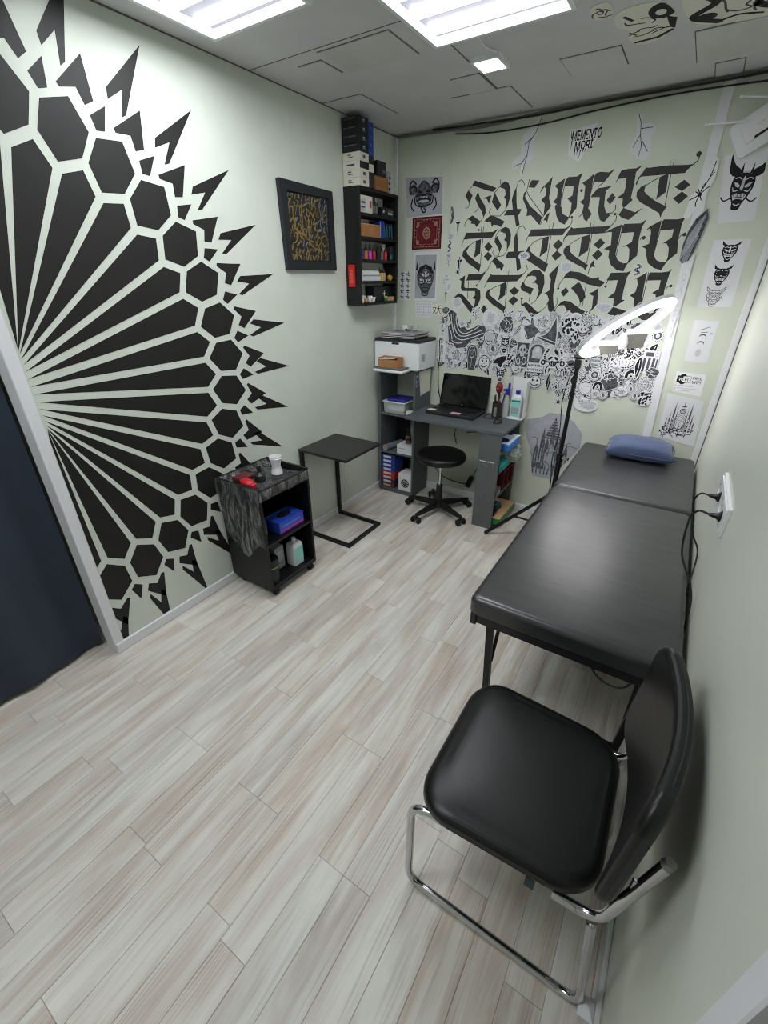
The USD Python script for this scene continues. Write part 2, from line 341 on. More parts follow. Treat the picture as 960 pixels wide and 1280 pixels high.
# ------------------------------------------------------------------ traced outlines, 0.1 mm and 1 mm on the back wall
LETTERS=[('F',[[(6018,22023),(6852,21761),(7505,21528),(7297,21349),(6817,21480),(5868,21806)],[(5617,21548),(5922,21259),(5751,20870),(5433,21269)],[(6298,21416),(6455,21088),(6844,20636),(6949,20308),(6810,20018),(6687,20323),(6316,20778),(6125,21101)],[(6029,20171),(6625,19809),(6377,19516),(6253,19689),(5952,19732),(6027,19840),(5728,19995)],[(6698,21044),(7055,21149),(7220,21163),(7101,20752),(6937,21011)]],[(27,[(5711,20926),(5743,20735),(5656,20615),(5494,20604)]),(27,[(5728,19995),(5564,19836),(5515,19585)]),(23,[(5873,21764),(5620,21521)]),(23,[(6472,20606),(6189,20326)]),(23,[(6789,20019),(6471,19623),(6511,19370)])],[(6556,19340,58)]),('A',[[(8017,21816),(8252,21720),(8421,21405),(8445,20996),(8371,20588),(8239,20362),(8200,20911),(8050,20973),(8156,21145),(8067,21433),(7729,21562),(7807,21707)],[(7423,21288),(7913,20619),(7717,20341),(7294,20818)],[(8789,21476),(8897,20708),(8981,20341),(9269,20313),(9150,20045),(9090,20022),(9262,19486),(9060,19416),(8864,20035),(8182,20048),(8345,20303),(8730,20315),(8595,20831),(8648,21134)],[(7278,20100),(7659,19998),(8257,19724),(8062,19437),(7813,19557),(7539,19598),(7453,19465),(7356,19716),(6900,19822)]],[(27,[(7700,21943),(7734,21673)]),(23,[(7722,21613),(7406,21269)]),(23,[(8790,21466),(8905,21755),(9068,21819),(9226,21663),(9277,21525)]),(23,[(7292,20094),(7168,20284),(7283,20459)]),(23,[(7279,20084),(7920,20036),(8274,20344)])],[]),('V',[[(9700,21735),(10157,21681),(9912,21345),(9538,21415)],[(9413,21226),(9397,20927),(9778,20444),(10608,19833),(10522,19425),(9912,19975),(9638,19939),(9653,20248),(9286,20834),(9308,21109)]],[(27,[(9542,21783),(9463,21222),(9638,20959),(10653,19922)])],[]),('V',[[(10898,21784),(10877,21403),(10857,20771),(11056,20361),(10695,19853),(10680,20486),(10435,20702),(10643,20885),(10644,21228),(10504,21361),(10287,21060),(10367,21299),(10679,21540)],[(11023,20037),(10959,19532),(10877,19664),(10729,19647),(10864,19920)]],[(27,[(11056,20361),(10669,19829),(10579,19448)])],[]),('O',[[(11633,21648),(11582,21058),(11617,20324),(11807,19916),(12155,19746),(12241,19741),(12021,19376),(11703,19519),(11471,19835),(11294,20346),(11394,20438),(11140,20554),(11341,20736),(11321,21175),(11120,21335),(11376,21505)],[(11820,21693),(12266,21672),(12565,21811),(12479,21504),(12471,20894),(12557,20166),(12193,19694),(12262,20086),(12242,20430),(11975,20652),(12213,20794),(12219,21255),(11689,21279),(11703,21572)]],[(23,[(11701,21642),(11643,20909),(11694,20122)])],[(12671,20997,65)]),('R',[[(13198,21716),(13200,20932),(13202,20125),(13455,19819),(13252,19464),(13087,19596),(12934,19948),(12950,20286),(12697,20447),(12892,20577),(12850,21194),(12656,21350),(12926,21489)],[(13301,21729),(13500,21779),(13980,21712),(14231,21844),(14057,21593),(13833,21319),(13278,21334),(13291,21525)],[(13294,20737),(13555,21021),(14273,21077),(14003,20893),(14006,20638),(14055,20165),(14235,19822),(14470,19712),(14221,19389),(13983,19499),(13792,19896),(13748,20610),(13261,20636)],[(14372,20749),(14576,20527),(14359,20216),(14143,20442)]],[(23,[(13273,21664),(13194,20698),(13225,20172)]),(23,[(13018,19942),(12785,19711)]),(23,[(13833,21319),(13542,21082)]),(23,[(14240,19797),(14555,19803),(14703,19959),(14665,20172)])],[]),('I',[[(14628,21753),(14970,21773),(15315,21762),(15580,21866),(15352,21606),(15381,21076),(15371,20447),(15479,20348),(15105,20004),(15020,20149),(14976,20452),(14660,20498),(14969,20704),(14993,20928),(14951,21388),(14488,21375),(14539,21593)],[(15105,20004),(15467,19865),(15744,19755),(16072,19942),(15871,19748),(15493,19428),(15133,19542),(14933,19695)]],[(27,[(14508,21396),(14446,21221)])],[]),('T',[[(15797,21759),(15900,21727),(16921,21734),(17743,21674),(18001,21690),(17789,21504),(17697,21355),(17017,21367),(15649,21383),(15591,21323),(15519,21011),(15471,21068),(15541,21327),(15737,21614)],[(16772,21338),(16947,21373),(17023,20635),(16648,20355),(16650,20532),(16576,21193)],[(15983,21004),(15956,20718),(16088,20574),(16609,20224),(17232,19922),(17077,19608),(17070,19449),(16943,19661),(16384,19968),(15879,20229),(15648,20472),(15618,20699),(15763,20911)]],[(39,[(17984,21675),(18139,21818),(18165,22029)]),(31,[(16878,21947),(16921,21734)]),(31,[(17054,21950),(17079,21719)]),(27,[(17064,21363),(17145,19986)]),(23,[(16774,21329),(16283,21140),(15931,20920)]),(23,[(17029,20613),(16637,20302)])],[(18107,22084,104)]),('colon',[[(17756,21056),(18076,20817),(17774,20577),(17401,20778)],[(17780,20555),(18103,20328),(17788,20019),(17457,20275)]],[],[]),('T',[[(5694,19208),(6796,19190),(7555,19186),(7874,19336),(7522,18881),(6761,18871),(5942,18867),(5509,18842)],[(6422,18724),(6767,18814),(6783,17992),(6364,17737),(6439,18204)],[(5982,18450),(5790,18163),(5883,17954),(6390,17619),(6913,17314),(6827,16897),(6666,17049),(5967,17447),(5521,17873),(5537,18110),(5737,18340)],[(7311,18625),(7617,18372),(7372,18093),(7062,18360)],[(7339,18077),(7647,17828),(7400,17543),(7087,17811)]],[(27,[(5531,18842),(5394,18468)]),(23,[(6736,19488),(6726,19193)]),(23,[(6888,19492),(6866,19187)]),(23,[(6903,18848),(6870,17315)]),(19,[(6437,18723),(5861,18424)])],[]),('A',[[(8362,19422),(8605,19330),(8777,19025),(8804,18585),(8634,18117),(8571,18593),(8369,18711),(8494,18927),(8372,19096),(8060,19191),(8110,19326)],[(7854,18952),(8264,18380),(8140,18017),(8040,18275),(7721,18650)],[(9154,19117),(9313,18459),(9405,18042),(9792,18059),(9605,17786),(9523,17676),(9703,17108),(9463,16938),(9292,17680),(8589,17694),(8712,18031),(9108,18049),(9002,18579),(9055,18905)],[(7862,17766),(8539,17293),(8412,16946),(8287,17122),(8048,17095),(7991,17271),(7684,17509)]],[(23,[(8076,19327),(7808,19053),(7745,18733)]),(23,[(8136,18045),(8096,17818),(7800,17825),(7656,18046),(7738,18226)]),(23,[(8647,18117),(8434,17840),(7933,17753)]),(23,[(9156,19106),(9260,19369),(9491,19443),(9681,19227)]),(23,[(7681,17538),(7403,17012),(7100,16715)])],[]),('T',[[(10061,19210),(11198,19185),(12088,19170),(12409,19307),(12161,19090),(12002,18840),(11257,18844),(9897,18845)],[(10850,18728),(11202,18810),(11214,18023),(10800,17706),(10832,18087)],[(10131,18351),(10145,18050),(10435,17824),(10850,17595),(11395,17311),(11322,17008),(11251,16869),(10795,17152),(10028,17555),(9849,17892),(9988,18246)],[(11806,18614),(12117,18368),(11845,18059),(11530,18308)],[(11820,18034),(12134,17786),(11824,17496),(11553,17756)]],[(27,[(12254,19213),(12438,19456),(12387,19723)]),(23,[(11154,19445),(11168,19186)]),(23,[(11349,19486),(11349,19178)]),(23,[(11322,18815),(11294,17395)]),(19,[(10850,18728),(10323,18534),(10092,18314)]),(27,[(9897,18845),(9791,18498)])],[(12376,19724,58)]),('T',[[(12452,19229),(12554,19149),(13615,19174),(14323,19165),(14689,19196),(14469,18987),(14338,18845),(13685,18833),(12331,18801),(12178,18678),(12108,18421),(12119,18681),(12297,18982)],[(13154,18693),(13609,18801),(13635,17986),(13157,17658),(13182,17972)],[(12540,18302),(12570,17987),(12816,17771),(13275,17497),(13789,17225),(13675,16934),(13591,17068),(13084,17288),(12502,17565),(12234,17890),(12225,18102),(12374,18255)],[(14206,18577),(14499,18352),(14208,18047),(13909,18285)],[(14186,18022),(14501,17784),(14216,17481),(13925,17720)],[(14053,17458),(14130,17221),(14236,17114),(14033,17143),(13918,17012),(13903,17224)]],[(27,[(14641,19174),(14844,19443),(14820,19668)]),(23,[(13508,19377),(13537,19153)]),(23,[(13686,19466),(13698,19170)]),(23,[(13690,18812),(13699,17332)]),(19,[(13156,18682),(12686,18453),(12429,18212)]),(23,[(13886,16745),(13918,17091)])],[(14737,19735,58)]),('O',[[(15207,19219),(15195,18467),(15182,17743),(15369,17461),(15678,17277),(15939,17289),(15806,16881),(15429,16956),(15074,17209),(14847,17624),(14823,17980),(14512,18039),(14849,18230),(14771,18876),(14572,18885),(14338,18845),(14823,19069)],[(15332,19237),(16173,19218),(16403,19393),(16264,19049),(16240,18526),(16344,17667),(15923,17248),(15969,17500),(15878,18001),(15712,18154),(15513,18110),(15927,18343),(15925,18827),(15249,18807),(15261,19096)]],[(23,[(15265,19192),(15243,17666)]),(23,[(16315,18427),(16362,18545),(16434,18557)])],[(16477,18526,84)]),('O',[[(17154,19307),(17168,18396),(17178,17674),(17365,17425),(17645,17298),(17891,17294),(17740,16927),(17365,17030),(16999,17283),(16837,17632),(16752,17977),(16494,18106),(16818,18217),(16796,18742),(16702,18981),(16526,18895),(16660,19054)],[(17263,19347),(17931,19311),(18107,19346),(18262,19449),(18162,19141),(18186,18360),(18303,17744),(17885,17319),(17919,17561),(17854,17994),(17671,18237),(17506,18218),(17868,18488),(17859,18882),(17201,18842),(17196,19144)]],[(23,[(17223,19280),(17184,17747)]),(23,[(18185,18397),(18268,18579),(18377,18607)])],[(18423,18605,84)]),('S',[[(6070,16749),(6988,16746),(7325,16954),(7146,16625),(6987,16412),(5955,16380)],[(5814,16689),(5803,15974),(5961,15900),(6708,15919),(7019,15767),(7106,15299),(6967,14852),(6687,14652),(6730,14974),(6741,15229),(6510,15288),(6716,15481),(6653,15731),(5709,15733),(5579,15909),(5579,16348),(5419,16442)],[(5453,15577),(5771,15466),(6687,14652),(6453,14320),(6237,14574),(5474,15333),(5246,15264),(5026,15065),(5160,15360)],[(7412,14864),(7660,14617),(7432,14340),(7221,14571)]],[(23,[(6108,16350),(6135,15249)]),(23,[(6987,16412),(6824,16228),(6736,16086)])],[(6730,16074,52)]),('T',[[(7700,16773),(7778,16713),(9026,16697),(9696,16706),(10004,16848),(9721,16532),(9547,16345),(8664,16325),(7682,16323),(7433,16304)],[(8444,16145),(8806,16296),(8839,15515),(8390,15169),(8482,15571)],[(7767,15898),(7698,15559),(7936,15377),(8401,15076),(8970,14780),(8917,14372),(8791,14525),(7987,14942),(7466,15369),(7460,15617),(7598,15804)],[(9425,16015),(9777,15769),(9463,15495),(9118,15761)],[(9454,15465),(9773,15229),(9476,14905),(9130,15154)]],[(27,[(9974,16831),(10138,17047),(10038,17274)]),(27,[(7537,16341),(7361,16109),(7342,15955)]),(23,[(8748,16943),(8752,16709)]),(23,[(8917,17000),(8922,16709)]),(23,[(8907,16308),(8931,14810)]),(19,[(8446,16133),(7942,15930),(7733,15757)])],[]),('U',[[(10594,17014),(10954,16955),(11248,16701),(11355,16247),(11259,15670),(10969,15254),(11079,15784),(10959,16131),(10743,16274),(10590,16215),(10812,16446),(10753,16617),(10486,16675),(10202,16618),(10117,16532),(10213,16761)],[(9954,16300),(10187,16067),(10700,15926),(10540,15483),(10414,15658),(9960,15801),(9830,16006)],[(10330,15108),(10622,14947),(11149,14540),(11405,14579),(10922,14301),(10629,14462),(10231,14876),(10020,14931)],[(12075,17275),(11991,16193),(12016,15508),(12139,14986),(12232,14812),(12072,14451),(11872,14683),(11739,15094),(11804,15271),(11660,15560),(11455,15644),(11769,15850),(11724,16475),(11561,16699)]],[(23,[(10202,16618),(10055,16416),(10017,16230)]),(23,[(10540,15483),(10521,15173)]),(23,[(10982,15254),(10681,14997)]),(23,[(10033,14932),(9998,15173),(10017,15324)]),(23,[(11372,14577),(11651,14855),(11739,15094)]),(23,[(12232,14812),(12348,15050),(12281,15426)]),(23,[(12255,14683),(12477,15024)])],[(10017,15324,65),(12258,14665,71)]),('D',[[(12803,16903),(13406,16828),(14164,16502),(14392,16502),(14511,16609),(14579,16422),(14940,16305),(14715,16045),(14059,16177),(13240,16475),(12688,16558),(12462,16475),(12593,16751)],[(12731,16001),(12924,15778),(12672,15490),(12472,15744)],[(13395,16283),(13519,16256),(13840,15817),(13994,15485),(13839,15229),(13737,15141),(13622,15422),(13319,15755),(13050,15976)],[(14641,15990),(14741,15110),(14522,14765),(14370,14646),(14498,14878),(14447,15549),(14159,15683),(14425,15797)],[(12748,15245),(13121,15213),(13804,14800),(14323,14587),(13888,14370),(13499,14501),(13229,14638),(13056,14574),(12959,14600),(12988,14776),(12792,15003),(12457,14965),(12524,15113)]],[(23,[(12462,16475),(12278,16139),(12264,15941)]),(23,[(13743,15170),(13759,15028),(13613,14852)]),(23,[(13898,16258),(13895,15540),(13912,14861)]),(23,[(14379,14658),(14148,14570)])],[(12264,15941,58)]),('I',[[(15166,16792),(16024,16813),(16217,16888),(16078,16580),(16048,15897),(16062,15360),(16227,15353),(15785,14998),(15668,15022),(15654,15461),(15287,15481),(15609,15785),(15630,16423),(15143,16396),(15026,16423)],[(15680,14967),(16328,14793),(16672,14722),(16246,14430),(15914,14418),(15451,14598)]],[(23,[(15082,16423),(15028,16209),(15018,16075)])],[(15018,16075,58)]),('O',[[(17066,16807),(17081,16116),(17142,15329),(17207,15171),(17337,14852),(16861,14837),(16758,15160),(16709,15480),(16464,15610),(16713,15799),(16744,16218),(16624,16502),(16485,16424),(16755,16604)],[(17219,16806),(17822,16802),(18154,16850),(18258,16972),(18200,16676),(18162,15869),(18203,15612),(17851,15502),(17773,15709),(17582,15758),(17885,15968),(17868,16426),(17192,16400),(17186,16629)],[(16837,15054),(17207,15171),(17442,14747),(17748,14677),(18037,14767),(17887,14330),(17416,14310),(17032,14570)],[(17825,15606),(18205,15664),(18248,15144),(17872,14600),(17933,14871)]],[(23,[(17148,16806),(17188,15250)]),(23,[(18217,15946),(18301,16099),(18418,16126)])],[(18432,16126,71)])]
STK=[('coffin', 687, 1133, 44, 88, 'dark coffin-shaped hooded figure sticker just above the laptop screen'),
('spray', 689, 1422, 39, 40, 'small white sticker with a black twig, below the first lettering diamond'),
('sketch', 800, 1405, 60, 56, 'pale square sketch sheet with grey flower outlines under the lettering'),
('face', 811, 1279, 46, 52, 'oval grey face sticker right of the big dark wing'),
('ring', 842, 1203, 47, 44, 'round cameo sticker with a dark oval inside a double ring'),
('mask', 926, 1242, 42, 62, 'black cluster mask sticker above the black fan'),
('face', 788, 1103, 46, 55, 'round white face sticker with thick black outline above the laptop'),
('fan', 911, 1123, 58, 48, 'solid black fan-shaped sticker right of the laptop'),
('mask', 919, 1036, 46, 52, 'white mask sticker with black eyes below the black fan'),
('rose', 564, 1141, 71, 71, 'large pale grey rose sticker left of the coffin figure'),
('strip', 435, 1287, 26, 87, 'narrow pale strip with small drawings beside the printer, upper one'),
('strip', 442, 1144, 28, 66, 'narrow pale strip with small drawings beside the printer, lower one'),
('rose', 492, 1172, 23, 40, 'small dark rosebud sticker below the big dark wing'),
('dagger', 509, 1088, 43, 29, 'tilted black arrow sticker at the laptop top left corner'),
('moth', 747, 1230, 25, 34, 'thin moth sticker right of the coffin figure'),
('beast', 926, 1367, 51, 58, 'black curly beast head sticker under the lettering'),
('katana', 1021, 1356, 54, 63, 'grey diagonal feather sticker beside the black beast head'),
('dragon', 1092, 1344, 66, 84, 'tall grey dragon sketch sticker in the middle of the cluster'),
('rose', 1166, 1396, 59, 61, 'white rose and eye sticker left of the dark sail'),
('blotch', 1334, 1381, 51, 55, 'white sticker of bold black leopard patches'),
('mandala', 1314, 1263, 48, 47, 'dotted round mandala sticker under the leopard patches'),
('skull', 1059, 1180, 45, 83, 'dark tall sticker of a skull among roses'),
('arch', 1160, 1199, 56, 58, 'grey tombstone sticker with a pale light in its arch'),
('textcard', 1160, 1105, 59, 34, 'white card with two rows of dark lettering below the tombstone'),
('face', 1172, 1010, 47, 46, 'grey square portrait sticker at the right of the hand rub holder'),
('crab', 1273, 1154, 81, 92, 'crab sticker with striped black arms'),
('pill', 1315, 1081, 26, 24, 'round striped bean sticker under the crab'),
('hand', 1372, 1076, 32, 40, 'black outlined hand sticker left of the lamp pole'),
('leaf', 1266, 1017, 27, 59, 'long black leaf sticker hanging under the crab'),
('spray', 1340, 1009, 38, 33, 'branch of small black buds under the bean sticker'),
('strip', 1369, 1194, 41, 21, 'white ticket sticker with an arrow left of the lamp head'),
('mandala', 1448, 1420, 38, 38, 'small grey mandala sticker left of the ring lamp'),
('smile', 1425, 1351, 33, 33, 'grinning crescent face sticker below the small mandala'),
('gear', 1549, 1094, 35, 37, 'round gear-edged sticker under the ring lamp'),
('circlehead', 1506, 1012, 41, 48, 'white round head sticker with black brow beside the lamp pole'),
('bow', 1581, 1025, 31, 33, 'black horseshoe bow sticker under the gear sticker'),
('ring', 1625, 974, 29, 32, 'thin ring sticker at the lower edge of the cluster'),
('beast', 1652, 1060, 55, 53, 'dark plant-pot sticker under the ring lamp'),
('mask', 1713, 1084, 24, 37, 'grey wolf head sticker right of the plant-pot sticker'),
('landscape', 1533, 893, 71, 45, 'wide grey landscape cut-out at the lowest edge beside the pole'),
('mandala', 1847, 1065, 44, 49, 'dark spiky mandala flower sticker by the white strip'),
('ring', 1776, 1028, 26, 32, 'left ring of two linked ring stickers'),
('ring', 1807, 991, 27, 32, 'right ring of two linked ring stickers'),
('blotch', 1868, 980, 42, 46, 'spotted leopard sticker at the lower right of the cluster'),
('flag', 1842, 1198, 44, 67, 'sticker of four grey upright bars by the white strip'),
('bow', 1759, 1115, 38, 34, 'black bird pair sticker left of the spiky mandala'),
('beast', 1871, 1136, 35, 33, 'small pair of black skulls under the grey bars'),
('gear', 1846, 1349, 34, 37, 'dotted circle sticker right of the ring lamp'),
('dreamcatcher', 1705, 1186, 63, 45, 'half-round bead necklace sticker under the lamp clip'),
('spray', 1619, 1152, 40, 32, 'white sticker of thin antlers under the lamp clip'),
('leaf', 1787, 1164, 36, 61, 'long dark feather sticker left of the grey bars'),
('textcard', 1537, 1171, 27, 30, 'tiny white card with black marks beside the lamp head'),
('flower', 1672, 1143, 27, 30, 'small white flower sticker below the necklace sticker'),
('flower', 1578, 975, 29, 28, 'small white daisy sticker between the ring and the round head'),
('flower', 1728, 1007, 38, 30, 'white sticker with two faint buds at the lower edge'),
('strip', 1524, 1388, 43, 47, 'pale long paper behind the ring lamp left rim'),
('sketch', 1546, 1329, 50, 38, 'pale sketch paper under the ring lamp left rim'),
('sketch', 1835, 1394, 27, 30, 'pale sketch paper between the ring lamp and the white strip'),
('spray', 1470, 1090, 26, 27, 'thorny vine sticker at the top of the lamp pole'),
('moth', 1406, 954, 42, 40, 'grey moth sticker left of the lamp pole'),
('spray', 1396, 969, 24, 42, 'black thorn sprig sticker behind the lamp pole'),
('bug', 1352, 889, 25, 23, 'tiny black beetle sticker alone under the cluster'),
('crest', 447, 2023, 22, 56, 'tall grey totem sticker left of the lettering first row'),
('rose', 453, 1904, 31, 29, 'white crumpled rose sticker beside the red carpet print'),
('dagger', 504, 1952, 29, 49, 'pale slanted feather sticker left of the first letter'),
('strip', 460, 1853, 20, 15, 'small patterned tag below the white crumpled rose'),
('snake', 450, 1849, 26, 35, 'black and white snake sticker beside the carpet print'),
('flower', 449, 1789, 23, 24, 'white orchid sticker beside the demon print'),
('spray', 452, 1748, 24, 24, 'grey sprig sticker beside the demon print'),
('dagger', 533, 1723, 35, 61, 'dark winged insect sticker left of the second lettering row'),
('bug', 526, 1690, 22, 20, 'small dark beetle sticker under the winged insect'),
('strip', 436, 1649, 21, 33, 'black stamp sticker left of the third lettering row'),
('sketch', 466, 1598, 26, 38, 'pale crumpled sketch left of the third lettering row'),
('dagger', 444, 1533, 15, 39, 'thin arrow sticker left of the letter base'),
('sketch', 537, 1492, 41, 39, 'pale triangular sketch at the foot of the letter'),
('beast', 451, 1445, 29, 22, 'grey lion sticker right of the ideogram sticker'),
('bug', 435, 1368, 28, 30, 'pale deer skull sticker right of the printer papers'),
('flower', 980, 1778, 41, 27, 'tiny white palm sticker between the letters'),
('smudge', 1249, 1712, 33, 30, 'small blue-grey cloud sticker between the lettering rows'),
('snake', 1654, 1695, 33, 29, 'tiny grey hand sticker between the lettering rows'),
('smudge', 1518, 1489, 40, 27, 'tiny grey bee sticker at the end of the letter base'),
('katana', 1680, 1463, 51, 62, 'pale drawn board paper crossing behind the ring lamp')]
rng = random.Random(7); nrg = np.random.default_rng(7)
XL2, YN = -.62, -4.2            # far side of the curtained opening, wall behind the camera
# ------------------------------------------------------------------ floor of single planks
fl = Thing('floor', 'bleached wood laminate floor laid lengthwise', None, kind='structure')
fl.add('subfloor', bx(XL2, XR, YN, .06, -.05, -.008, .001), 'floor_joint')
SW = .1007
known = {0: [-2.302], 1: [-2.302], 2: [-2.005], 4: [-2.316], 5: [-2.93, -2.316], 6: [-2.70], 7: [-2.70], 9: [-3.03, -1.556], 10: [-2.717, -1.337], 11: [-2.717, -2.036], 12: [-2.35], 13: [-3.046, -2.35], 14: [-2.736], 15: [-2.736], 8: [-2.331]}
x0 = .008 - SW * 7
for i in range(30):
    a, b = max(x0 + i * SW, XL2), min(x0 + (i + 1) * SW, XR)
    if b - a < .01: continue
    k = i - 7; ends = sorted(known.get(k, [-2.0 - rng.random() * .9])); L = .645 + .06 * rng.random()
    ys = list(ends)
    while ys[0] > YN: ys.insert(0, ys[0] - L)
    while ys[-1] < 0: ys.append(ys[-1] + L)
    for ya, yb in zip(ys[:-1], ys[1:]):
        ya, yb = max(ya, YN), min(yb, .04)
        if yb - ya < .03: continue
        g, up = .00035, rng.choice([0, .0002, .0003])
        fl.add('plank', bx(a + g, b - g, ya + g, yb - g, -.008, up, .0007), rng.choice(['plank_pale', 'plank_pale', 'plank_cool', 'plank_warm']), smooth=False)
fl.done()

# ------------------------------------------------------------------ left wall with its painted mural
MC, HEX = (-2.566, 1.287), [87.2, 76.4, 65.6, 55.0, 44.3, 33.5, 22.9, 11.6, .8, -10.1, -21.3, -32.0, -42.8, -53.8, -64.5, -75.6, -86.6, -97.5]
wl = Thing('wall_left', 'pale green-grey painted left wall carrying a black mural', None, kind='structure')
wl.add('wall_body', bx(-.08, 0, -2.605, .06, -.01, H, .002), 'wall_board')
mu = wl.add('mural', None, None, label='black radial mural of spokes, hexagons and shards')
clipr = sbox(-2.56, .058, 0, H - .003)
def pol(r, deg): return (MC[0] + r * math.cos(math.radians(deg)), MC[1] + r * math.sin(math.radians(deg)))
def paint(name, pts):
    for q in polys(PG(pts).intersection(clipr)): wl.add(name, onleft(q, 0, .0008), 'mural_black', parent=mu, smooth=False)
for i, a in enumerate(HEX):
    paint('hexagon', [pol(1.016, a - .2), pol(.956, a + 4.4), pol(.861, a + 4.6), pol(.801, a + .1), pol(.861, a - 4.6), pol(.956, a - 4.7)])
    if i + 1 < len(HEX):
        c = (a + HEX[i + 1]) / 2; hs = (a - HEX[i + 1]) / 2; ha = math.degrees(math.asin((.772 * math.sin(math.radians(hs)) - .0148) / .772))
        paint('spoke', [(MC[0] + .012, MC[1] + .15 * math.sin(math.radians(c))), pol(.772, c + ha), pol(.826, c), pol(.772, c - ha)])
    paint('block_shard', [pol(1.033, a + 1.95), pol(1.166, a - 1.1), pol(1.06, a - 4.3), pol(1.028, a - 3.1), pol(1.06, a - 1.2), pol(1.025, a + 1.35)])
    paint('small_shard', [pol(1.01, a + 6.35), pol(1.076, a + 4.3), pol(.9985, a + 3.2), pol(.98, a + 4.65)])
    t = a - 8.6 + (4.6 / 8) * max(0, min(i - 2, 9))
    paint('arrow_shard', [pol(1.36, t), pol(1.135, t + 2.9), pol(1.105, t + 2.15), pol(1.175, t + .45), pol(1.087, t - .75), pol(1.108, t - 1.35)])
wl.done()

# ------------------------------------------------------------------ back wall with its painted lettering
wb = Thing('wall_back', 'pale green back wall painted with large black gothic lettering', None, kind='structure')
wb.add('wall_body', bx(-.08, XR + .08, 0, .08, -.01, H, .002), 'wall_paint')
le = wb.add('lettering', None, None, label='black gothic brush lettering reading FAVORIT TATTOO STUDIO')
for n, P, S, D in LETTERS:
    g = U([PG([(x / 1e4, z / 1e4) for x, z in q]) for q in P], [LN([(x / 1e4, z / 1e4) for x, z in q], max(w / 1e4 * .8, .0022), 2) for w, q in S], [Point(x / 1e4, z / 1e4).buffer(r / 1e4) for x, z, r in D]).buffer(.0007)
    wb.add('letter' if n != 'colon' else 'ornament', onback(g.simplify(.0002), 0, .0008), 'letter_black', parent=le, smooth=False)
wb.done()

# ------------------------------------------------------------------ other walls, ceiling, trims
one('wall_right', bx(XR, XR + .08, -2.862, .06, -.01, H, .002), 'wall_smooth', 'smooth pale grey-green right wall beside the massage table', None, kind='structure')
one('wall_near', bx(XL2 - .08, XR + .08, YN - .08, YN, -.01, H, .002), 'wall_paint', 'unseen pale wall behind the viewer, closing the room for bounce light', None, kind='structure')  # unseen wall, closes the room so that light bounces back
one('wall_recess', bx(XL2 - .08, XL2, YN, .06, -.01, H, .002), 'wall_paint', 'pale wall behind the navy curtain', None, kind='structure')
one('trim_1', bx(-.086, .006, -2.607, -2.562, .0, H, .003), 'trim_white', 'white corner strip where the mural wall ends at the curtain', None, kind='structure')
tb = LineString([(1.862, 2.49), (1.868, 2.11), (1.900, 1.56), (1.934, .745), (1.94, .05)])
one('trim_2', onback(tb.buffer(.0235, cap_style=2, join_style=2), 0, .006), 'trim_white', 'wide white plastic strip down the right part of the back wall', None, kind='structure')
one('trim_3', bx(.428, .446, -.004, 0, 1.9, 2.48, .001), 'wall_paint', 'narrow painted strip above the carpet print', None, kind='structure')
one('trim_4', bx(.0, .026, -.012, 0, .06, 2.487, .003), 'trim_white', 'white strip in the left back corner', None, kind='structure')
one('trim_5', bx(2.208, 2.24, -.006, 0, .06, 2.46, .002), 'trim_white', 'white strip in the right back corner', None, kind='structure')
one('trim_10', bx(2.2405, 2.245, -.006, 0, .06, 2.46, .001), 'seam', 'dark gap in the right back corner', None, kind='structure')
one('baseboard_left', bx(.0005, .014, -2.605, -.015, 0, .058, .004), 'trim_white', 'white plastic baseboard under the mural', None, kind='structure')
one('baseboard_back', bx(.012, XR - .012, -.014, 0, 0, .056, .004), 'trim_white', 'white baseboard under the desk', None, kind='structure')
one('baseboard_right', bx(XR - .014, XR, -2.862, -.014, 0, .05, .004), 'trim_dull', 'pale baseboard under the right wall', None, kind='structure')
one('trim_6', bx(XR - .012, XR + .09, -2.905, -2.862, 0, H, .003), 'trim_white', 'white door frame edge nearest the viewer on the right wall', None, kind='structure')
d = Thing('door_1', 'dark brown door leaf beside the white frame', None, kind='structure')
d.add('door_leaf', bx(XR + .01, XR + .05, -3.80, -2.906, .01, 2.05, .003), 'dark_door'); d.add('transom', bx(XR + .01, XR + .05, -4.2, -2.906, 2.055, H, .003), 'wall_smooth'); d.add('side_panel', bx(XR + .01, XR + .05, -4.2, -3.805, .01, 2.05, .003), 'wall_smooth')
d.done()
one('trim_7', cat([bx(XR - .05, XR - .0145, -2.66, -2.615, 0, .034, .003), hullm([(XR - .05, -2.66, .034), (XR - .05, -2.615, .034), (XR - .0145, -2.66, .034), (XR - .0145, -2.615, .034), (XR - .03, -2.64, .05)])]), 'trim_white', 'small white plastic block on the floor by the right wall', None, kind='structure')

ce = Thing('ceiling', 'grey painted ceiling of patched panels', None, kind='structure')
ce.add('ceiling_body', bx(XL2 - .08, XR + .08, YN - .08, .08, H, H + .06, .002), 'ceiling_paint')
def cpanel(name, x0, x1, y0, y1, m='ceiling_paint', th=.004, deg=0):
    q = aff.rotate(sbox(x0, y0, x1, y1), deg)
    ce.add(name, onceil(q.buffer(.0045, join_style=2), H, th * .35), 'seam', smooth=False); ce.add(name, onceil(q, H, th), m, smooth=False)
cpanel('ceiling_patch', .385, .735, -1.25, -1.01, 'ceiling_patch')
cpanel('ceiling_patch', .22, .346, -1.184, -1.035)
cpanel('ceiling_patch', .01, .257, -.76, -.39)
cpanel('ceiling_patch', .73, .87, -.675, -.452)
cpanel('ceiling_patch', .63, .942, -.446, -.08)
cpanel('ceiling_patch', 1.228, 1.466, -.622, -.41)
cpanel('ceiling_patch', 1.727, 2.2, -.59, -.255, 'ceiling_patch')
cpanel('ceiling_patch', 1.797, 1.902, -.2, -.025)
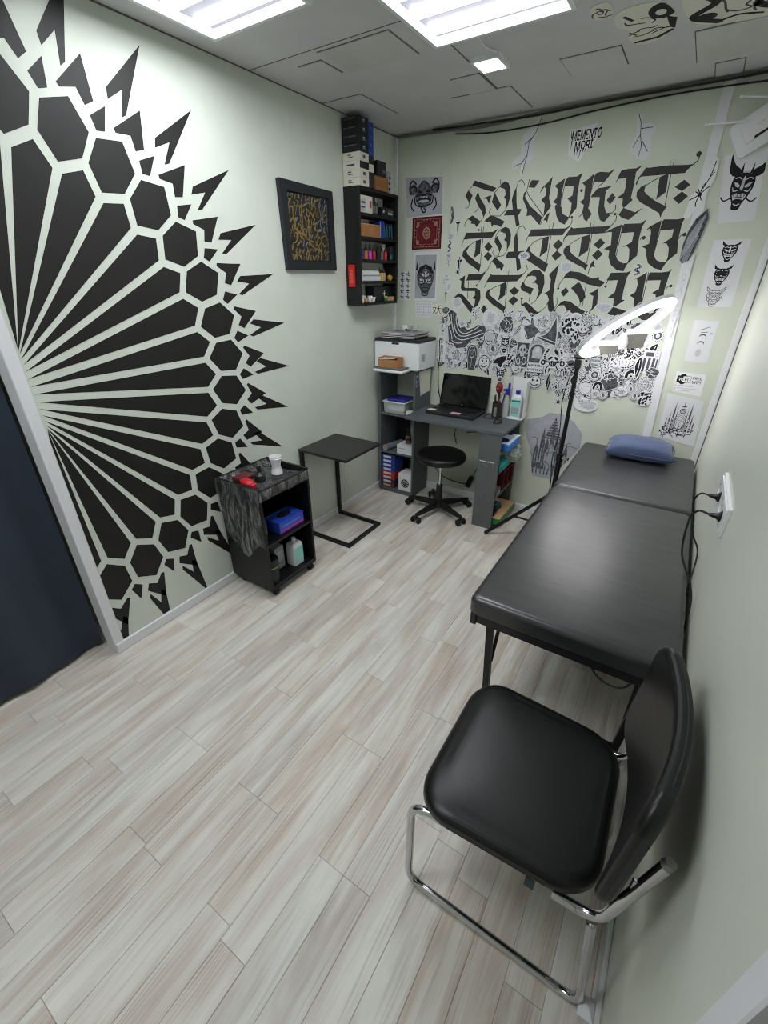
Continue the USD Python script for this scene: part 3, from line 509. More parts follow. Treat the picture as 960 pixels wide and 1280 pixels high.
ce.add('ceiling_seam', onceil(U(LN([(.885, -1.02), (.872, -.05)], .005, 2), LN([(-.0, -1.28), (XR, -1.285)], .004, 2), LN([(1.57, -.6), (1.57, -.9)], .004, 2), LN([(XL2, -2.5), (XR, -2.5)], .004, 2)), H, .0012), 'seam')
ce.add('ceiling_edge', cat([bx(0, .003, -2.56, 0, H - .005, H, .001)]), 'seam')
ce.done()

# curtain hanging in the opening left of the mural wall
def curtain():
    ys = np.linspace(-4.05, -2.612, 120); zs = np.linspace(.018, 2.44, 22); A = []
    for side in (0, 1):
        for z in zs:
            f = 1.15 - .35 * z / 2.4
            w = -.115 + f * (.012 * np.sin((ys + 2.6) * 15.5 + .4 * math.sin(z)) + .006 * np.sin((ys + 2.6) * 37 + 1.3)) + .01 * (ys < -2.7) * np.minimum(1, (-2.7 - ys) * 5)
            A.append(np.c_[w - side * .004, ys, np.full_like(ys, z) + (.02 * np.sin(ys * 7) ** 2 if z < .02 else 0)])
    n, k = len(ys), len(zs); V_ = np.vstack(A); Fc = []
    for s in (0, 1):
        for i in range(k - 1):
            for j in range(n - 1):
                a, b, c_, d_ = [s * n * k + q for q in (i * n + j, i * n + j + 1, (i + 1) * n + j + 1, (i + 1) * n + j)]
                Fc += [(a, b, c_), (a, c_, d_)] if s == 0 else [(a, c_, b), (a, d_, c_)]
    o = n * k
    for j in range(n - 1):
        for i in (0, k - 1): a, b = i * n + j, i * n + j + 1; Fc += [(a, o + a, b), (b, o + a, o + b)] if i == 0 else [(a, b, o + a), (b, o + b, o + a)]
    return trimesh.Trimesh(V_, Fc, process=False)
cu = Thing('curtain', 'dark navy curtain hanging almost to the floor beside the mural', 'curtain')
cu.add('cloth', curtain(), 'navy_cloth', smooth=True)
cu.add('rail', cyl((-.115, -4.15, 2.455), (-.115, -2.615, 2.455), .012), 'chrome')
for k in range(9): cu.add('ring', tube([(-.115 + .017 * math.cos(t), -4.0 + k * .165, 2.453 + .017 * math.sin(t)) for t in np.linspace(0, 2 * PI, 13)[:-1]], .0025, 6, closed=True), 'chrome')
cu.done()

# ------------------------------------------------------------------ ceiling lamps
def panel_lamp(x0, x1, y0, y1, label, rows=4):
    t = Thing('ceiling_light', label, 'ceiling light', 'ceiling lights')
    zb = H - .013; fw = .016
    fr = U(sbox(x0, y0, x1, y1)).difference(sbox(x0 + fw, y0 + fw, x1 - fw, y1 - fw))
    t.add('frame', onceil(fr, H - .0005, .034), 'white_plastic', smooth=False)
    t.add('diffuser', bx(x0 + fw, x1 - fw, y0 + fw, y1 - fw, H - .006, H - .001, .001), 'reflector')
    p = (y1 - y0 - 2 * fw) / rows
    for k in range(rows):
        yc = y0 + fw + p * (k + .5)
        t.add('lamp_strip', pad_x(x0 + fw + .012, x1 - fw - .012, yc, p * .27, zb), 'tube_light', smooth=True)
    t.done()
def pad_x(x0, x1, yc, w, z):
    a = np.linspace(0, PI, 9); prof = [(yc + w * math.cos(t), z + .0055 - .012 * math.sin(t)) for t in a]
    return trimesh.convex.convex_hull(np.array([(x, y, q) for x in (x0, x1) for y, q in prof]))
panel_lamp(.86, 1.40, -1.67, -1.095, 'square ceiling light of four bright strips, nearer the back wall')
panel_lamp(.178, .668, -2.16, -1.615, 'square ceiling light of four bright strips near the mural wall')
panel_lamp(.86, 1.40, -3.37, -2.795, 'unseen square ceiling light of four bright strips, out of view above the padded chair'); panel_lamp(.178, .668, -3.86, -3.315, 'unseen square ceiling light of four bright strips, out of view over the curtain end')  # both panels unseen, out of view; placed to light the near floor and chair
t = Thing('ceiling_spotlight', 'small square downlight on a white wire, in front of the lettering', 'ceiling light')
fr = sbox(.905, -.855, 1.034, -.712)
t.add('frame', onceil(fr.difference(fr.buffer(-.012)), H - .0005, .02), 'white_plastic', smooth=False)
t.add('lens', bx(.9175, 1.0215, -.8425, -.7245, H - .017, H - .001, .002), 'spot_light')
t.add('wire', tube(spline([(1.02, -.858, H - .004), (1.012, -.95, H - .012), (1.02, -1.072, H - .006)], 6), .003, 6), 'white_plastic')
t.done()

# cables sagging along the top of the back wall
for q, (r, pts) in enumerate([(.008, [(.03, -.02, 2.484), (.4, -.02, 2.474), (.65, -.022, 2.462), (1.0, -.02, 2.480), (1.5, -.02, 2.482), (1.9, -.02, 2.486), (2.23, -.02, 2.47)]),
                  (.004, [(.45, -.006, 2.452), (.7, -.006, 2.43), (1.0, -.006, 2.432), (1.3, -.006, 2.452), (1.7, -.006, 2.462), (2.23, -.006, 2.445)]),
                  (.005, [(.3, -.034, 2.486), (.9, -.034, 2.468), (1.3, -.036, 2.474), (1.95, -.034, 2.476), (2.23, -.034, 2.484)])]):
    one('cable', tube(spline(pts, 8), r, 7), ['cable_grey', 'cable', 'cable'][q], ['thick grey cable along the top of the back wall', 'thin dark cable sagging below the others above the lettering', 'dark cable lying against the ceiling above the lettering'][q], 'cable', 'ceiling cables', smooth=True)
# ------------------------------------------------------------------ paper things on the walls
def leveled(g0, done, gap=.0009):
    """height above the wall at which a paper lies on the papers already there"""
    b = g0.bounds; lv = 0
    for bb, l in done:
        if b[0] < bb[2] and b[2] > bb[0] and b[1] < bb[3] and b[3] > bb[1]: lv = max(lv, l + 1)
    done.append((b, lv)); return .0011 + lv * gap
_done = []
def star(n, r1, r2, deg=0): return PG([((r1 if k % 2 == 0 else r2) * math.cos(math.radians(deg) + k * PI / n), (r1 if k % 2 == 0 else r2) * math.sin(math.radians(deg) + k * PI / n)) for k in range(2 * n)])
def blob(r, n=14, amp=.18):
    a = [2 * PI * k / n for k in range(n)]; return PG(spline([(math.cos(t) * (1 + amp * (r.random() * 2 - 1)), math.sin(t) * (1 + amp * (r.random() * 2 - 1))) for t in a], 3, closed=True))
def squig(r, x, y, s, w, n=5):
    a = r.random() * 6.28; p = [(x, y)]
    for k in range(n): a += (r.random() - .5) * 2.2; p.append((p[-1][0] + s * math.cos(a), p[-1][1] + s * math.sin(a)))
    return LN(spline(p, 3), w)
def demon(r, fill=True, horns=True):
    """a horned mask face in the unit box: (solid, cuts)"""
    f = PG(spline([(-.55, .5), (0, .62), (.55, .5), (.66, .1), (.5, -.35), (.3, -.62), (.2, -.9), (-.2, -.9), (-.3, -.62), (-.5, -.35), (-.66, .1)], 3, closed=True))
    hn = [PG([(s * .42, .5), (s * .75, .62), (s * .82, 1.0), (s * .55, .72), (s * .3, .62)]) for s in (-1, 1)] if horns else []
    cuts = [PG([(s * .12, .08), (s * .3, .2), (s * .52, .24), (s * .4, .06), (s * .2, .0)]) for s in (-1, 1)]
    cuts += [PG([(-.42, -.3), (-.2, -.22), (0, -.26), (.2, -.22), (.42, -.3), (.3, -.52), (.12, -.46), (-.12, -.46), (-.3, -.52)]), PG([(-.06, .42), (0, .5), (.06, .42), (.1, -.02), (0, -.12), (-.1, -.02)])]
    cuts += [LN(spline([(s * .12, .34), (s * .3, .42), (s * .5, .38)], 3), .05) for s in (-1, 1)] + [LN(spline([(s * .2, -.1), (s * .42, -.14), (s * .52, .0)], 3), .05) for s in (-1, 1)] + [LN(spline([(-.18, -.66), (0, -.72), (.18, -.66)], 3), .05)]
    teeth = [PG([(x - .04, -.28), (x + .04, -.28), (x, -.4)]) for x in (-.3, -.1, .1, .3)] + [sbox(-.2, -.4, .2, -.37)]
    if fill: return U(f, *hn).difference(U(cuts)).union(U(teeth))
    return U(U(f, *hn).boundary.buffer(.025), [c.boundary.buffer(.02) for c in cuts if c.area > .01], U(teeth))
def art(kind, r):
    """(backing, [(geometry, material)]) in the unit box"""
    K, S, Md, Pl = 'ink', 'ink_soft', 'ink_mid', 'ink_pale'
    disc = Point(0, 0).buffer(1, quad_segs=6)
    if kind in ('mandala',):
        n = r.choice([10, 12, 14])
        pet = [EL(.62 * math.cos(k * 2 * PI / n), .62 * math.sin(k * 2 * PI / n), .2, .1, math.degrees(k * 2 * PI / n), 3) for k in range(n)]
        pt2 = [Point(.86 * math.cos((k + .5) * 2 * PI / n), .86 * math.sin((k + .5) * 2 * PI / n)).buffer(.065, quad_segs=2) for k in range(n)]
        core = [EL(.3 * math.cos(k * PI / 4), .3 * math.sin(k * PI / 4), .1, .05, math.degrees(k * PI / 4), 2) for k in range(8)]
        return star(n, 1.03, .94), [(U(RG(0, 0, .97, .92), [p.difference(p.buffer(-.05)) for p in pet], pt2, core, RG(0, 0, .46, .4), Point(0, 0).buffer(.09, quad_segs=2)), S)]
    if kind == 'ring': return disc, [(RG(0, 0, .96, .88), S), (RG(0, 0, .84, .62), Pl), (RG(0, 0, .62, .56), S), (EL(.02, 0, .3, .42, 20), Md)]
    if kind == 'gear':
        return disc, [(U([Point(.84 * math.cos(k * PI / 9), .84 * math.sin(k * PI / 9)).buffer(.08, quad_segs=2) for k in range(18)], RG(0, 0, .6, .3)), S), (Point(0, 0).buffer(.24, quad_segs=3), Pl)]
    if kind in ('face', 'circlehead'):
        b = EL(0, 0, .95, 1, 0); g = [b.difference(b.buffer(-.1)), EL(-.32, .22, .13, .17), EL(.34, .22, .13, .17), LN(spline([(-.5, -.32), (-.1, -.56), (.5, -.3)], 4), .11), LN(spline([(-.5, .52), (-.3, .62), (-.12, .5)], 3), .08), LN([(.16, .52), (.5, .6)], .08), LN([(0, .15), (-.06, -.12), (.1, -.14)], .06), PG([(.1, -.45), (.45, -.3), (.4, -.55)])]
        if kind == 'circlehead': g = [b.difference(b.buffer(-.04)), LN(spline([(-.6, .5), (-.1, .72), (.5, .62)], 4), .16), LN([(-.3, .1), (.0, .06)], .05), LN([(.25, .1), (.5, .06)], .05)]
        return b.buffer(.06), [(U(g), K)] + ([(EL(0, .1, .7, .6), Pl)] if r.random() < .3 else [])
    if kind in ('mask', 'beast'):
        d = demon(r, True, r.random() < .7)
        if kind == 'beast': d = blob(r, 16, .14).buffer(-.06).difference(U([squig(r, r.uniform(-.6, .6), r.uniform(-.6, .6), .2, .07) for _ in range(7)], EL(-.1, .2, .1, .06)))
        return (d.buffer(.07) if kind == 'mask' else d.buffer(.08)).simplify(.03), [(d, K if kind == 'mask' else 'ink_dark')]
    if kind == 'coffin':
        b = PG([(-.5, -1), (-.95, .3), (-.8, .75), (-.3, 1), (.4, .98), (.85, .65), (.95, .2), (.6, -1)])
        return b.buffer(.05), [(b.difference(U(EL(0, .3, .42, .34), LN(spline([(-.6, -.7), (-.7, .3), (-.3, .8), (.3, .8), (.7, .2)], 4), .06), LN([(-.1, -.9), (.05, -.1)], .05))), 'ink_dark'), (EL(0, .3, .36, .28), Md)]
    if kind == 'skull':
        b = sbox(-.95, -1, .95, 1).buffer(.04)
        sk = U(EL(0, .42, .58, .42), sbox(-.3, -.1, .3, .2)); sk = sk.difference(U(EL(-.22, .42, .16, .14), EL(.24, .42, .16, .14), PG([(0, .3), (-.07, .16), (.07, .16)])))
        rs = [RG(x, y, q, q * .7, 3) for x, y, q in ((-.5, -.5, .3), (.4, -.45, .34), (-.05, -.75, .24), (-.7, .2, .2), (.72, .3, .2))]
        return b, [(sbox(-.9, -.96, .9, .96).difference(U(sk, rs)), 'ink_dark'), (sk, 'ink_pale'), (U([Point(x, y).buffer(.1, quad_segs=2) for x, y in ((-.5, -.5), (.4, -.45), (-.05, -.75))]), 'ink_mid')]
    if kind == 'arch':
        b = U(sbox(-.9, -1, .9, .2), EL(0, .15, .9, .85)); inn = U(sbox(-.6, -.6, .6, .2), EL(0, .18, .6, .6))
        return b.buffer(.05), [(b.difference(inn), 'ink_mid'), (inn.difference(EL(0, .35, .26, .28)), 'ink_pale'), (U(sbox(-.9, -1, .9, -.86), sbox(-.7, -.76, .7, -.7)), S)]
    if kind == 'textcard':
        g = []
        for row in (.42, -.42):
            x = -.85
            while x < .8: w = r.uniform(.1, .28); g.append(sbox(x, row - .2, x + w, row + .2).difference(sbox(x + w * .35, row - .05, x + w * .65, row + .2))); x += w + .07
        return sbox(-1, -1, 1, 1), [(U(g), S), (sbox(-1, -1, 1, 1).difference(sbox(-.95, -.92, .95, .92)), S)]
    if kind == 'flag': return sbox(-1, -1, 1, 1), [(U([sbox(x, -.85, x + .32, .35) for x in (-.85, -.3, .25)], sbox(.72, -.6, .9, .3), sbox(-.7, .5, .25, .85)), S), (U(RG(.62, .68, .22, .14), sbox(-1, .4, 1, .43)), 'ink_pale')]
    if kind in ('rose', 'flower'):
        g, p = [], []
        for k, q in ((5, .72), (5, .45), (3, .2)):
            for j in range(k):
                a = j * 2 * PI / k + q * 3; e = EL(q * .72 * math.cos(a), q * .72 * math.sin(a), q * .55, q * .42, math.degrees(a) + 90, 4); p.append(e); g.append(e.difference(e.buffer(-.05)))
        b = U(p, Point(0, 0).buffer(.5)); dk = U([PG([(0, 0), pol0(.5, a), pol0(.44, a + 20)]) for a in range(0, 360, 45)])
        return b.buffer(.12), [(U(g), S if kind == 'rose' else K), (b.difference(b.buffer(-.1)).union(dk), 'ink_pale')]
    if kind in ('sketch', 'dragon', 'landscape'):
        b = blob(r, 12, .12) if kind != 'landscape' else EL(0, 0, 1, .95)
        return b.buffer(.05), [(U([squig(r, r.uniform(-.6, .6), r.uniform(-.7, .6), .25, .05 if kind != 'dragon' else .08) for _ in range(9)]).intersection(b), 'ink_pale' if kind == 'sketch' else S), (blob(r, 10, .3).buffer(-.35), 'ink_pale' if kind != 'dragon' else 'ink_mid')]
    if kind == 'strip': return sbox(-1, -1, 1, 1), [(U([squig(r, r.uniform(-.5, .4), y, .3, .12, 3) for y in np.arange(-.8, .9, .4)]), S), (U([EL(r.uniform(-.3, .3), y, .4, .12) for y in np.arange(-.6, .9, .5)]), 'ink_pale')]
    if kind == 'fan':
        b = PG([(-1, -.35), (-.8, .1), (-.4, .5), (.1, .75), (.7, .85), (.62, .3), (.3, -.2), (.1, -.85), (-.15, -.75), (-.35, -.35)]); return b.buffer(.1), [(b, K)]
    if kind == 'blotch':
        b = blob(r, 16, .1); c = [aff.translate(aff.scale(blob(r, 7, .35), .17, .17), x, y) for x in np.arange(-.75, .9, .36) for y in np.arange(-.75, .9, .36)]
        return b.buffer(.04), [(U(c).intersection(b), K)]
    if kind == 'crab':
        g = []
        for s in (-1, 1):
            arm = spline([(s * .2, -.05), (s * .55, .05), (s * .72, .35), (s * .5, .8)], 5)
            g.append(LN(arm, .16).difference(U([LN([(a[0] - .12, a[1]), (a[0] + .12, a[1] + .05)], .04) for a in arm[::2]]))); g.append(RG(s * .78, -.1, .2, .09, 3)); g.append(EL(s * .25, .22, .2, .09, s * -30))
        g += [EL(0, -.15, .3, .22).difference(U([LN([(x, -.4), (x, .1)], .035) for x in (-.15, 0, .15)])), LN(spline([(-.3, -.3), (-.5, -.6), (-.4, -.9)], 4), .08), LN(spline([(.3, -.3), (.5, -.6), (.4, -.9)], 4), .08)]
        g = U(g); return g.buffer(.12).simplify(.02), [(g, K)]
    if kind == 'pill': b = EL(0, 0, .95, .9); return b.buffer(.08), [(b.difference(b.buffer(-.14)).union(U([sbox(x - .06, -.6, x + .06, .6) for x in (-.4, -.05, .3)])), K)]
    if kind == 'hand':
        g = [LN([(-.4 + .25 * k, -.2), (-.55 + .3 * k, .7 - .12 * abs(k - 1.5))], .17) for k in range(4)] + [EL(-.05, -.4, .45, .4), LN([(.3, -.4), (.75, .05)], .2)]
        g = U(g); return g.buffer(.14), [(g.difference(g.buffer(-.07)), K), (EL(-.05, -.45, .2, .2), K)]
    if kind in ('leaf', 'dagger', 'bug'):
        b = PG(spline([(0, 1), (.35, .4), (.42, -.1), (.1, -1), (-.3, -.4), (-.5, .2)], 4, closed=True))
        if kind == 'dagger': b = U(PG([(0, -1), (.16, -.3), (.22, .5), (-.22, .5), (-.16, -.3)]), PG([(-.6, .6), (0, .4), (.6, .6), (.3, .75), (0, .65), (-.3, .75)]), sbox(-.09, .6, .09, 1))
        if kind == 'bug': b = U(EL(0, 0, .4, .55), EL(0, .6, .25, .22), [LN([(s * .3, y), (s * .85, y + .3 * q)], .1) for s in (-1, 1) for y, q in ((.3, 1), (0, 0), (-.3, -1))])
        return b.buffer(.13).simplify(.02), [(b.difference(LN(spline([(0, .7), (.06, 0), (-.05, -.7)], 4), .09)), K)]
    if kind == 'spray':
        st = spline([(-.1, -.95), (.05, -.3), (-.12, .3), (.1, .9)], 5); g = [LN(st, .07)]
        for k in range(2, len(st) - 1, 2):
            s = 1 if (k // 2) % 2 else -1; x, y = st[k]; g += [LN([(x, y), (x + s * .45, y + .25)], .05), EL(x + s * .5, y + .3, .16, .09, s * 35)]
        return U(g).buffer(.16).simplify(.03), [(U(g), K)]
    if kind == 'moth':
        w = [PG(spline([(s * .05, .1), (s * .6, .85), (s * .95, .7), (s * .8, .1), (s * .5, -.2), (s * .6, -.75), (s * .25, -.85), (s * .05, -.2)], 3, closed=True)) for s in (-1, 1)]
        g = U(w, EL(0, 0, .09, .55)); return g.buffer(.1), [(g.difference(U([EL(s * .6, .5, .16, .13) for s in (-1, 1)], [EL(s * .4, -.45, .1, .13) for s in (-1, 1)])), 'ink_dark')]
    if kind == 'smile': b = disc.difference(aff.translate(disc, .0, .75)); b = PG([(-1, .35), (-.6, -.1), (0, -.3), (.6, -.1), (1, .35), (.8, -.6), (0, -1), (-.8, -.6)]); return disc, [(b.difference(LN(spline([(-.6, -.45), (0, -.68), (.6, -.45)], 4), .1)), S), (U(EL(-.35, .4, .14, .26), EL(.35, .4, .14, .26)), S)]
    if kind == 'bow': g = U(PG(spline([(-.9, -.5), (-.7, .5), (0, .9), (.8, .55), (.9, -.5), (.55, -.6), (.45, .1), (0, .4), (-.4, .1), (-.5, -.6)], 3, closed=True)), EL(0, -.2, .2, .16)); return g.buffer(.14), [(g, K)]
    if kind == 'dreamcatcher': g = U([Point(.9 * math.cos(t), .2 + .9 * math.sin(t)).buffer(.09, quad_segs=2) for t in np.linspace(PI * 1.02, PI * 1.98, 13)], [LN([(x, .2), (x * .7, -.5)], .04) for x in (-.5, -.2, .2, .5)]); return g.buffer(.1).union(EL(0, -.05, .7, .5)), [(g, K)]
    if kind == 'katana': g = PG([(.9, 1), (.5, .9), (-.5, -.3), (-.9, -1), (-.3, -.5), (.7, .6)]); return g.buffer(.07), [(g.difference(LN([(.7, .8), (-.6, -.6)], .07)), Md)]
    if kind == 'snake': g = LN(spline([(-.3, -.9), (.4, -.5), (-.4, 0), (.4, .45), (-.1, .9)], 6), .3); return g.buffer(.1), [(g.difference(U([Point(*q).buffer(.07, quad_segs=2) for q in spline([(-.3, -.9), (.4, -.5), (-.4, 0), (.4, .45), (-.1, .9)], 3)])), K)]
    if kind == 'crest': b = blob(r, 12, .2); return b, [(b.buffer(-.1).difference(U([squig(r, r.uniform(-.4, .4), r.uniform(-.8, .7), .2, .12) for _ in range(6)])), 'ink_mid')]
    if kind == 'smudge': b = blob(r, 10, .3); return b, [(b.buffer(-.15), 'ink_pale')]
    b = blob(r, 10, .2); return b.buffer(.05), [(U([squig(r, 0, 0, .3, .12) for _ in range(4)]).intersection(b), K)]
def pol0(r, deg): return (r * math.cos(math.radians(deg)), r * math.sin(math.radians(deg)))
def sticker(kind, x, z, rx, rz, label, group=None, seed=0, deg=0, name='sticker'):
    r = random.Random(seed); b, inks = art(kind, r)
    f = lambda g: aff.translate(aff.scale(aff.rotate(g, deg, origin=(0, 0)), rx, rz, origin=(0, 0)), x, z)
    b = f(b)
    if b.geom_type != 'Polygon': b = b.convex_hull
    w = leveled(b, _done); t = Thing(name, label, 'sticker', group)
    t.add('paper', onback(b.simplify(.0008), 0, w), 'paper', smooth=False)
    for k, (g, m) in enumerate(inks):
        e = onback(f(g).intersection(b).simplify(.0005), -w, .0003 + .00012 * k)
        if e is not None: t.add('print', e, m, smooth=False)
    t.done()
CL = PG([(.425, 1.40), (.565, 1.40), (.72, 1.37), (.95, 1.43), (1.26, 1.44), (1.45, 1.44), (1.73, 1.43), (1.87, 1.31), (1.88, 1.17), (1.88, 1.0), (1.82, .975), (1.62, .995), (1.57, .92), (1.42, .925), (1.34, .93), (1.245, .97), (1.12, 1.04), (.9, 1.05), (.75, 1.05), (.5, 1.06), (.43, 1.08)])
# a first layer of small stickers fills the cluster, the recognisable ones lie over it
kinds = ['mandala', 'rose', 'flower', 'mask', 'leaf', 'spray', 'moth', 'blotch', 'bug', 'sketch', 'face', 'dagger', 'beast', 'strip', 'snake', 'hand']
WORD = {'mandala': 'mandala', 'rose': 'rose', 'flower': 'flower', 'mask': 'mask', 'leaf': 'leaf', 'spray': 'twig', 'moth': 'moth', 'blotch': 'spotted', 'bug': 'beetle', 'sketch': 'faint sketch', 'face': 'face', 'dagger': 'dagger', 'beast': 'curly beast', 'strip': 'doodle strip', 'snake': 'snake', 'hand': 'hand'}
r5 = random.Random(5); spots = []
big = [Point(x / 1e3, z / 1e3).buffer(min(a, b) / 1e3 * .7) for k, x, z, a, b, l in STK]
bigU = U(big); tries = 0
while len(spots) < 185 and tries < 9000:
    tries += 1; x, z = r5.uniform(.42, 1.88), r5.uniform(.93, 1.44); q = Point(x, z)
    if not CL.contains(q) or bigU.contains(q) or any((x - a) ** 2 + (z - b) ** 2 < .038 ** 2 for a, b in spots): continue
    spots.append((x, z))
seen = {}
for k, (x, z) in enumerate(spots):
    kd = kinds[k % len(kinds)]; s = r5.uniform(.026, .041)
    _, bx_, bz_, _, _, bl = min(STK, key=lambda q: (q[1] / 1e3 - x) ** 2 + (q[2] / 1e3 - z) ** 2 + (0 if ' sticker' in q[5] else 9))
    ref = ' '.join(bl.split(' sticker')[0].split()[-5:]); dx, dz = x - bx_ / 1e3, z - bz_ / 1e3
    where = ('right of' if dx > 0 else 'left of') if abs(dx) > abs(dz) else ('above' if dz > 0 else 'below')
    lab = f'small white {WORD[kd]} sticker {where} the {ref} sticker'
    if lab in seen: lab = f'tiny white {WORD[kd]} sticker close {where} the {ref} sticker'
    if lab in seen: lab = f'another tilted white {WORD[kd]} sticker {where} the {ref} sticker'
    seen[lab] = 1
    sticker(kd, x, z, s, s * r5.uniform(.9, 1.25), lab, f'small {WORD[kd]} stickers between the larger ones', seed=100 + k, deg=r5.uniform(-40, 40))
for k, (kd, x, z, a, b, lab) in enumerate(STK):
    sticker(kd, x / 1e3, z / 1e3, a / 1e3, b / 1e3, lab, seed=k)
# the great dark wing and the black sail, traced
def cutout(name, label, cat_, pts, layers, paper='paper', margin=.006):
    g = PG([(x / 1e3, z / 1e3) for x, z in pts]); b = g.buffer(margin, join_style=1); w = leveled(b, _done); t = Thing(name, label, cat_)
    t.add('paper', onback(b.simplify(.0006), 0, w), paper, smooth=False)
    for k, (fn, m) in enumerate(layers):
        e = onback(fn(g), -w, .0003 + .0002 * k)
        if e is not None: t.add('print', e, m, smooth=False)
    t.done()
W1 = [(474, 1426), (499, 1449), (540, 1428), (559, 1362), (578, 1331), (613, 1342), (635, 1320), (691, 1340), (715, 1357), (766, 1349), (781, 1328), (761, 1282), (674, 1254), (626, 1199), (560, 1188), (530, 1222), (495, 1225), (480, 1335), (505, 1359)]
k3 = lambda pts: [(x / 1e3, z / 1e3) for x, z in pts]
wcut = U([LN(spline(k3(q), 5), .006) for q in ([(520, 1425), (530, 1350), (560, 1290), (610, 1275), (690, 1300), (750, 1325)], [(500, 1420), (515, 1340), (545, 1270), (600, 1250), (680, 1272), (762, 1305)], [(540, 1410), (548, 1360), (575, 1310), (620, 1295), (680, 1320), (720, 1345)], [(520, 1240), (560, 1225), (600, 1230)], [(490, 1330), (510, 1290), (520, 1250)])])
cutout('sticker', 'large dark curled wing cut-out at the upper left of the sticker cluster', 'sticker', W1, [(lambda g: g.difference(wcut), 'ink_dark')])
SL = [(1250, 1425), (1266, 1332), (1269, 1257), (1203, 1276), (1141, 1299), (1196, 1318), (1223, 1350)]
cutout('sticker', 'dark sail-shaped sticker beside the leopard patches', 'sticker', SL, [(lambda g: g.difference(LN([(1.16, 1.305), (1.265, 1.275)], .006)), 'ink_dark'), (lambda g: g.intersection(EL(1.235, 1.33, .02, .035)), 'ink_mid')])

# ------------------------------------------------------------------ prints and posters
def sheet(name, label, cat_, pts, paper, layers, over=0.):
    """over: stuck on top of the wide strip, that far in front of the wall"""
    g = PG([(x / 1e3, z / 1e3) for x, z in pts]); w = leveled(g, _done) + over; t = Thing(name, label, cat_)
    t.add('paper', onback(g, -over, w - over), paper, smooth=False)
    for k, (q, m) in enumerate(layers):
        e = onback(q.intersection(g).simplify(.0004), -w, .0003 + .0002 * k)
        if e is not None: t.add('print', e, m, smooth=False)
    t.done()
def put(g, x, z, rx, rz, deg=0): return aff.translate(aff.scale(aff.rotate(g, deg, origin=(0, 0)), rx, rz, origin=(0, 0)), x, z)
R0 = random.Random(3)
# roaring lion-dog head on grey paper
dog = U([RG(s * .68, .42, .26, .17, 4).difference(sbox(-.9, .1, .9, .3)) for s in (-1, 1)], [LN(spline([(s * .5, .75), (s * .72, .95), (s * .9, .6), (s * .8, .2)], 4), .09) for s in (-1, 1)],
        [PG([(s * .1, .28), (s * .3, .42), (s * .42, .25), (s * .25, .2)]) for s in (-1, 1)], LN(spline([(-.3, .5), (-.15, .8), (0, .88), (.15, .8), (.3, .5)], 4), .05),
        LN(spline([(-.5, .05), (-.2, .15), (0, .08), (.2, .15), (.5, .05)], 4), .09), LN(spline([(-.42, -.22), (-.2, -.12), (.2, -.12), (.42, -.22)], 4), .12), [PG([(x - .05, -.02), (x + .05, -.02), (x, -.14)]) for x in (-.3, -.1, .1, .3)],
        LN(spline([(-.58, .0), (-.5, -.4), (-.2, -.55), (.2, -.5), (.5, -.4), (.58, .0)], 4), .07), LN(spline([(-.15, -.62), (0, -.9), (.15, -.8), (.05, -.68)], 4), .08), [LN(spline([(s * .7, -.1), (s * .78, -.5), (s * .6, -.78)], 4), .07) for s in (-1, 1)])
sheet('art_print', 'grey print of a roaring lion-dog head, top of the left corner prints', 'print', [(90, 2262), (372, 2244), (376, 2040), (106, 2033)], 'paper_silver', [(put(U(EL(0, .1, .55, .75), EL(-.68, .45, .24, .3), EL(.68, .45, .24, .3)), .235, 2.145, .12, .1), 'ink_mid'), (put(EL(0, -.15, .4, .18), .235, 2.145, .12, .1), 'ink_pale'), (put(dog, .235, 2.145, .125, .1), 'ink')])
cx, cz, hw, hh = .268, 1.932, .1165, .097
fr = lambda a, b: sbox(cx - hw * a, cz - hh * a, cx + hw * a, cz + hh * a).difference(sbox(cx - hw * b, cz - hh * b, cx + hw * b, cz + hh * b))
orn = U([EL(cx + hw * .6 * sx, cz + hh * .55 * sz, .012, .014) for sx in (-1, 1) for sz in (-1, 1)], [EL(cx + hw * .82 * math.cos(t), cz + hh * .82 * math.sin(t), .005, .005, 0, 2) for t in np.linspace(0, 2 * PI, 25)[:-1]])
sheet('carpet_print', 'small red oriental carpet print below the lion-dog print', 'print', [(148, 2034), (388, 2031), (387, 1832), (147, 1832)], 'paper_card', [(sbox(cx - hw, cz - hh, cx + hw, cz + hh), 'carpet_red'), (U(fr(1, .93), fr(.78, .72), fr(.62, .585)), 'carpet_dark'), (U(fr(.86, .84), fr(.69, .67), orn), 'carpet_tan'), (EL(cx, cz, .037, .043), 'carpet_dark'), (EL(cx, cz, .032, .038), 'carpet_tan'), (U([EL(cx + .017 * math.cos(t), cz + .022 * math.sin(t), .005, .005, 0, 2) for t in np.linspace(0, 2 * PI, 9)[:-1]], Point(cx, cz).buffer(.006)), 'carpet_red')])
dm = demon(R0, True, False); hair = U(PG([(-.62, .25), (-.5, .62), (0, .78), (-.05, .55), (-.35, .42)]), PG([(.62, .25), (.5, .62), (0, .78), (.05, .55), (.35, .42)]), [PG([(s * .72, .95), (s * .8, .5), (s * .62, .45)]) for s in (-1, 1)])
lines = demon(R0, False, False)
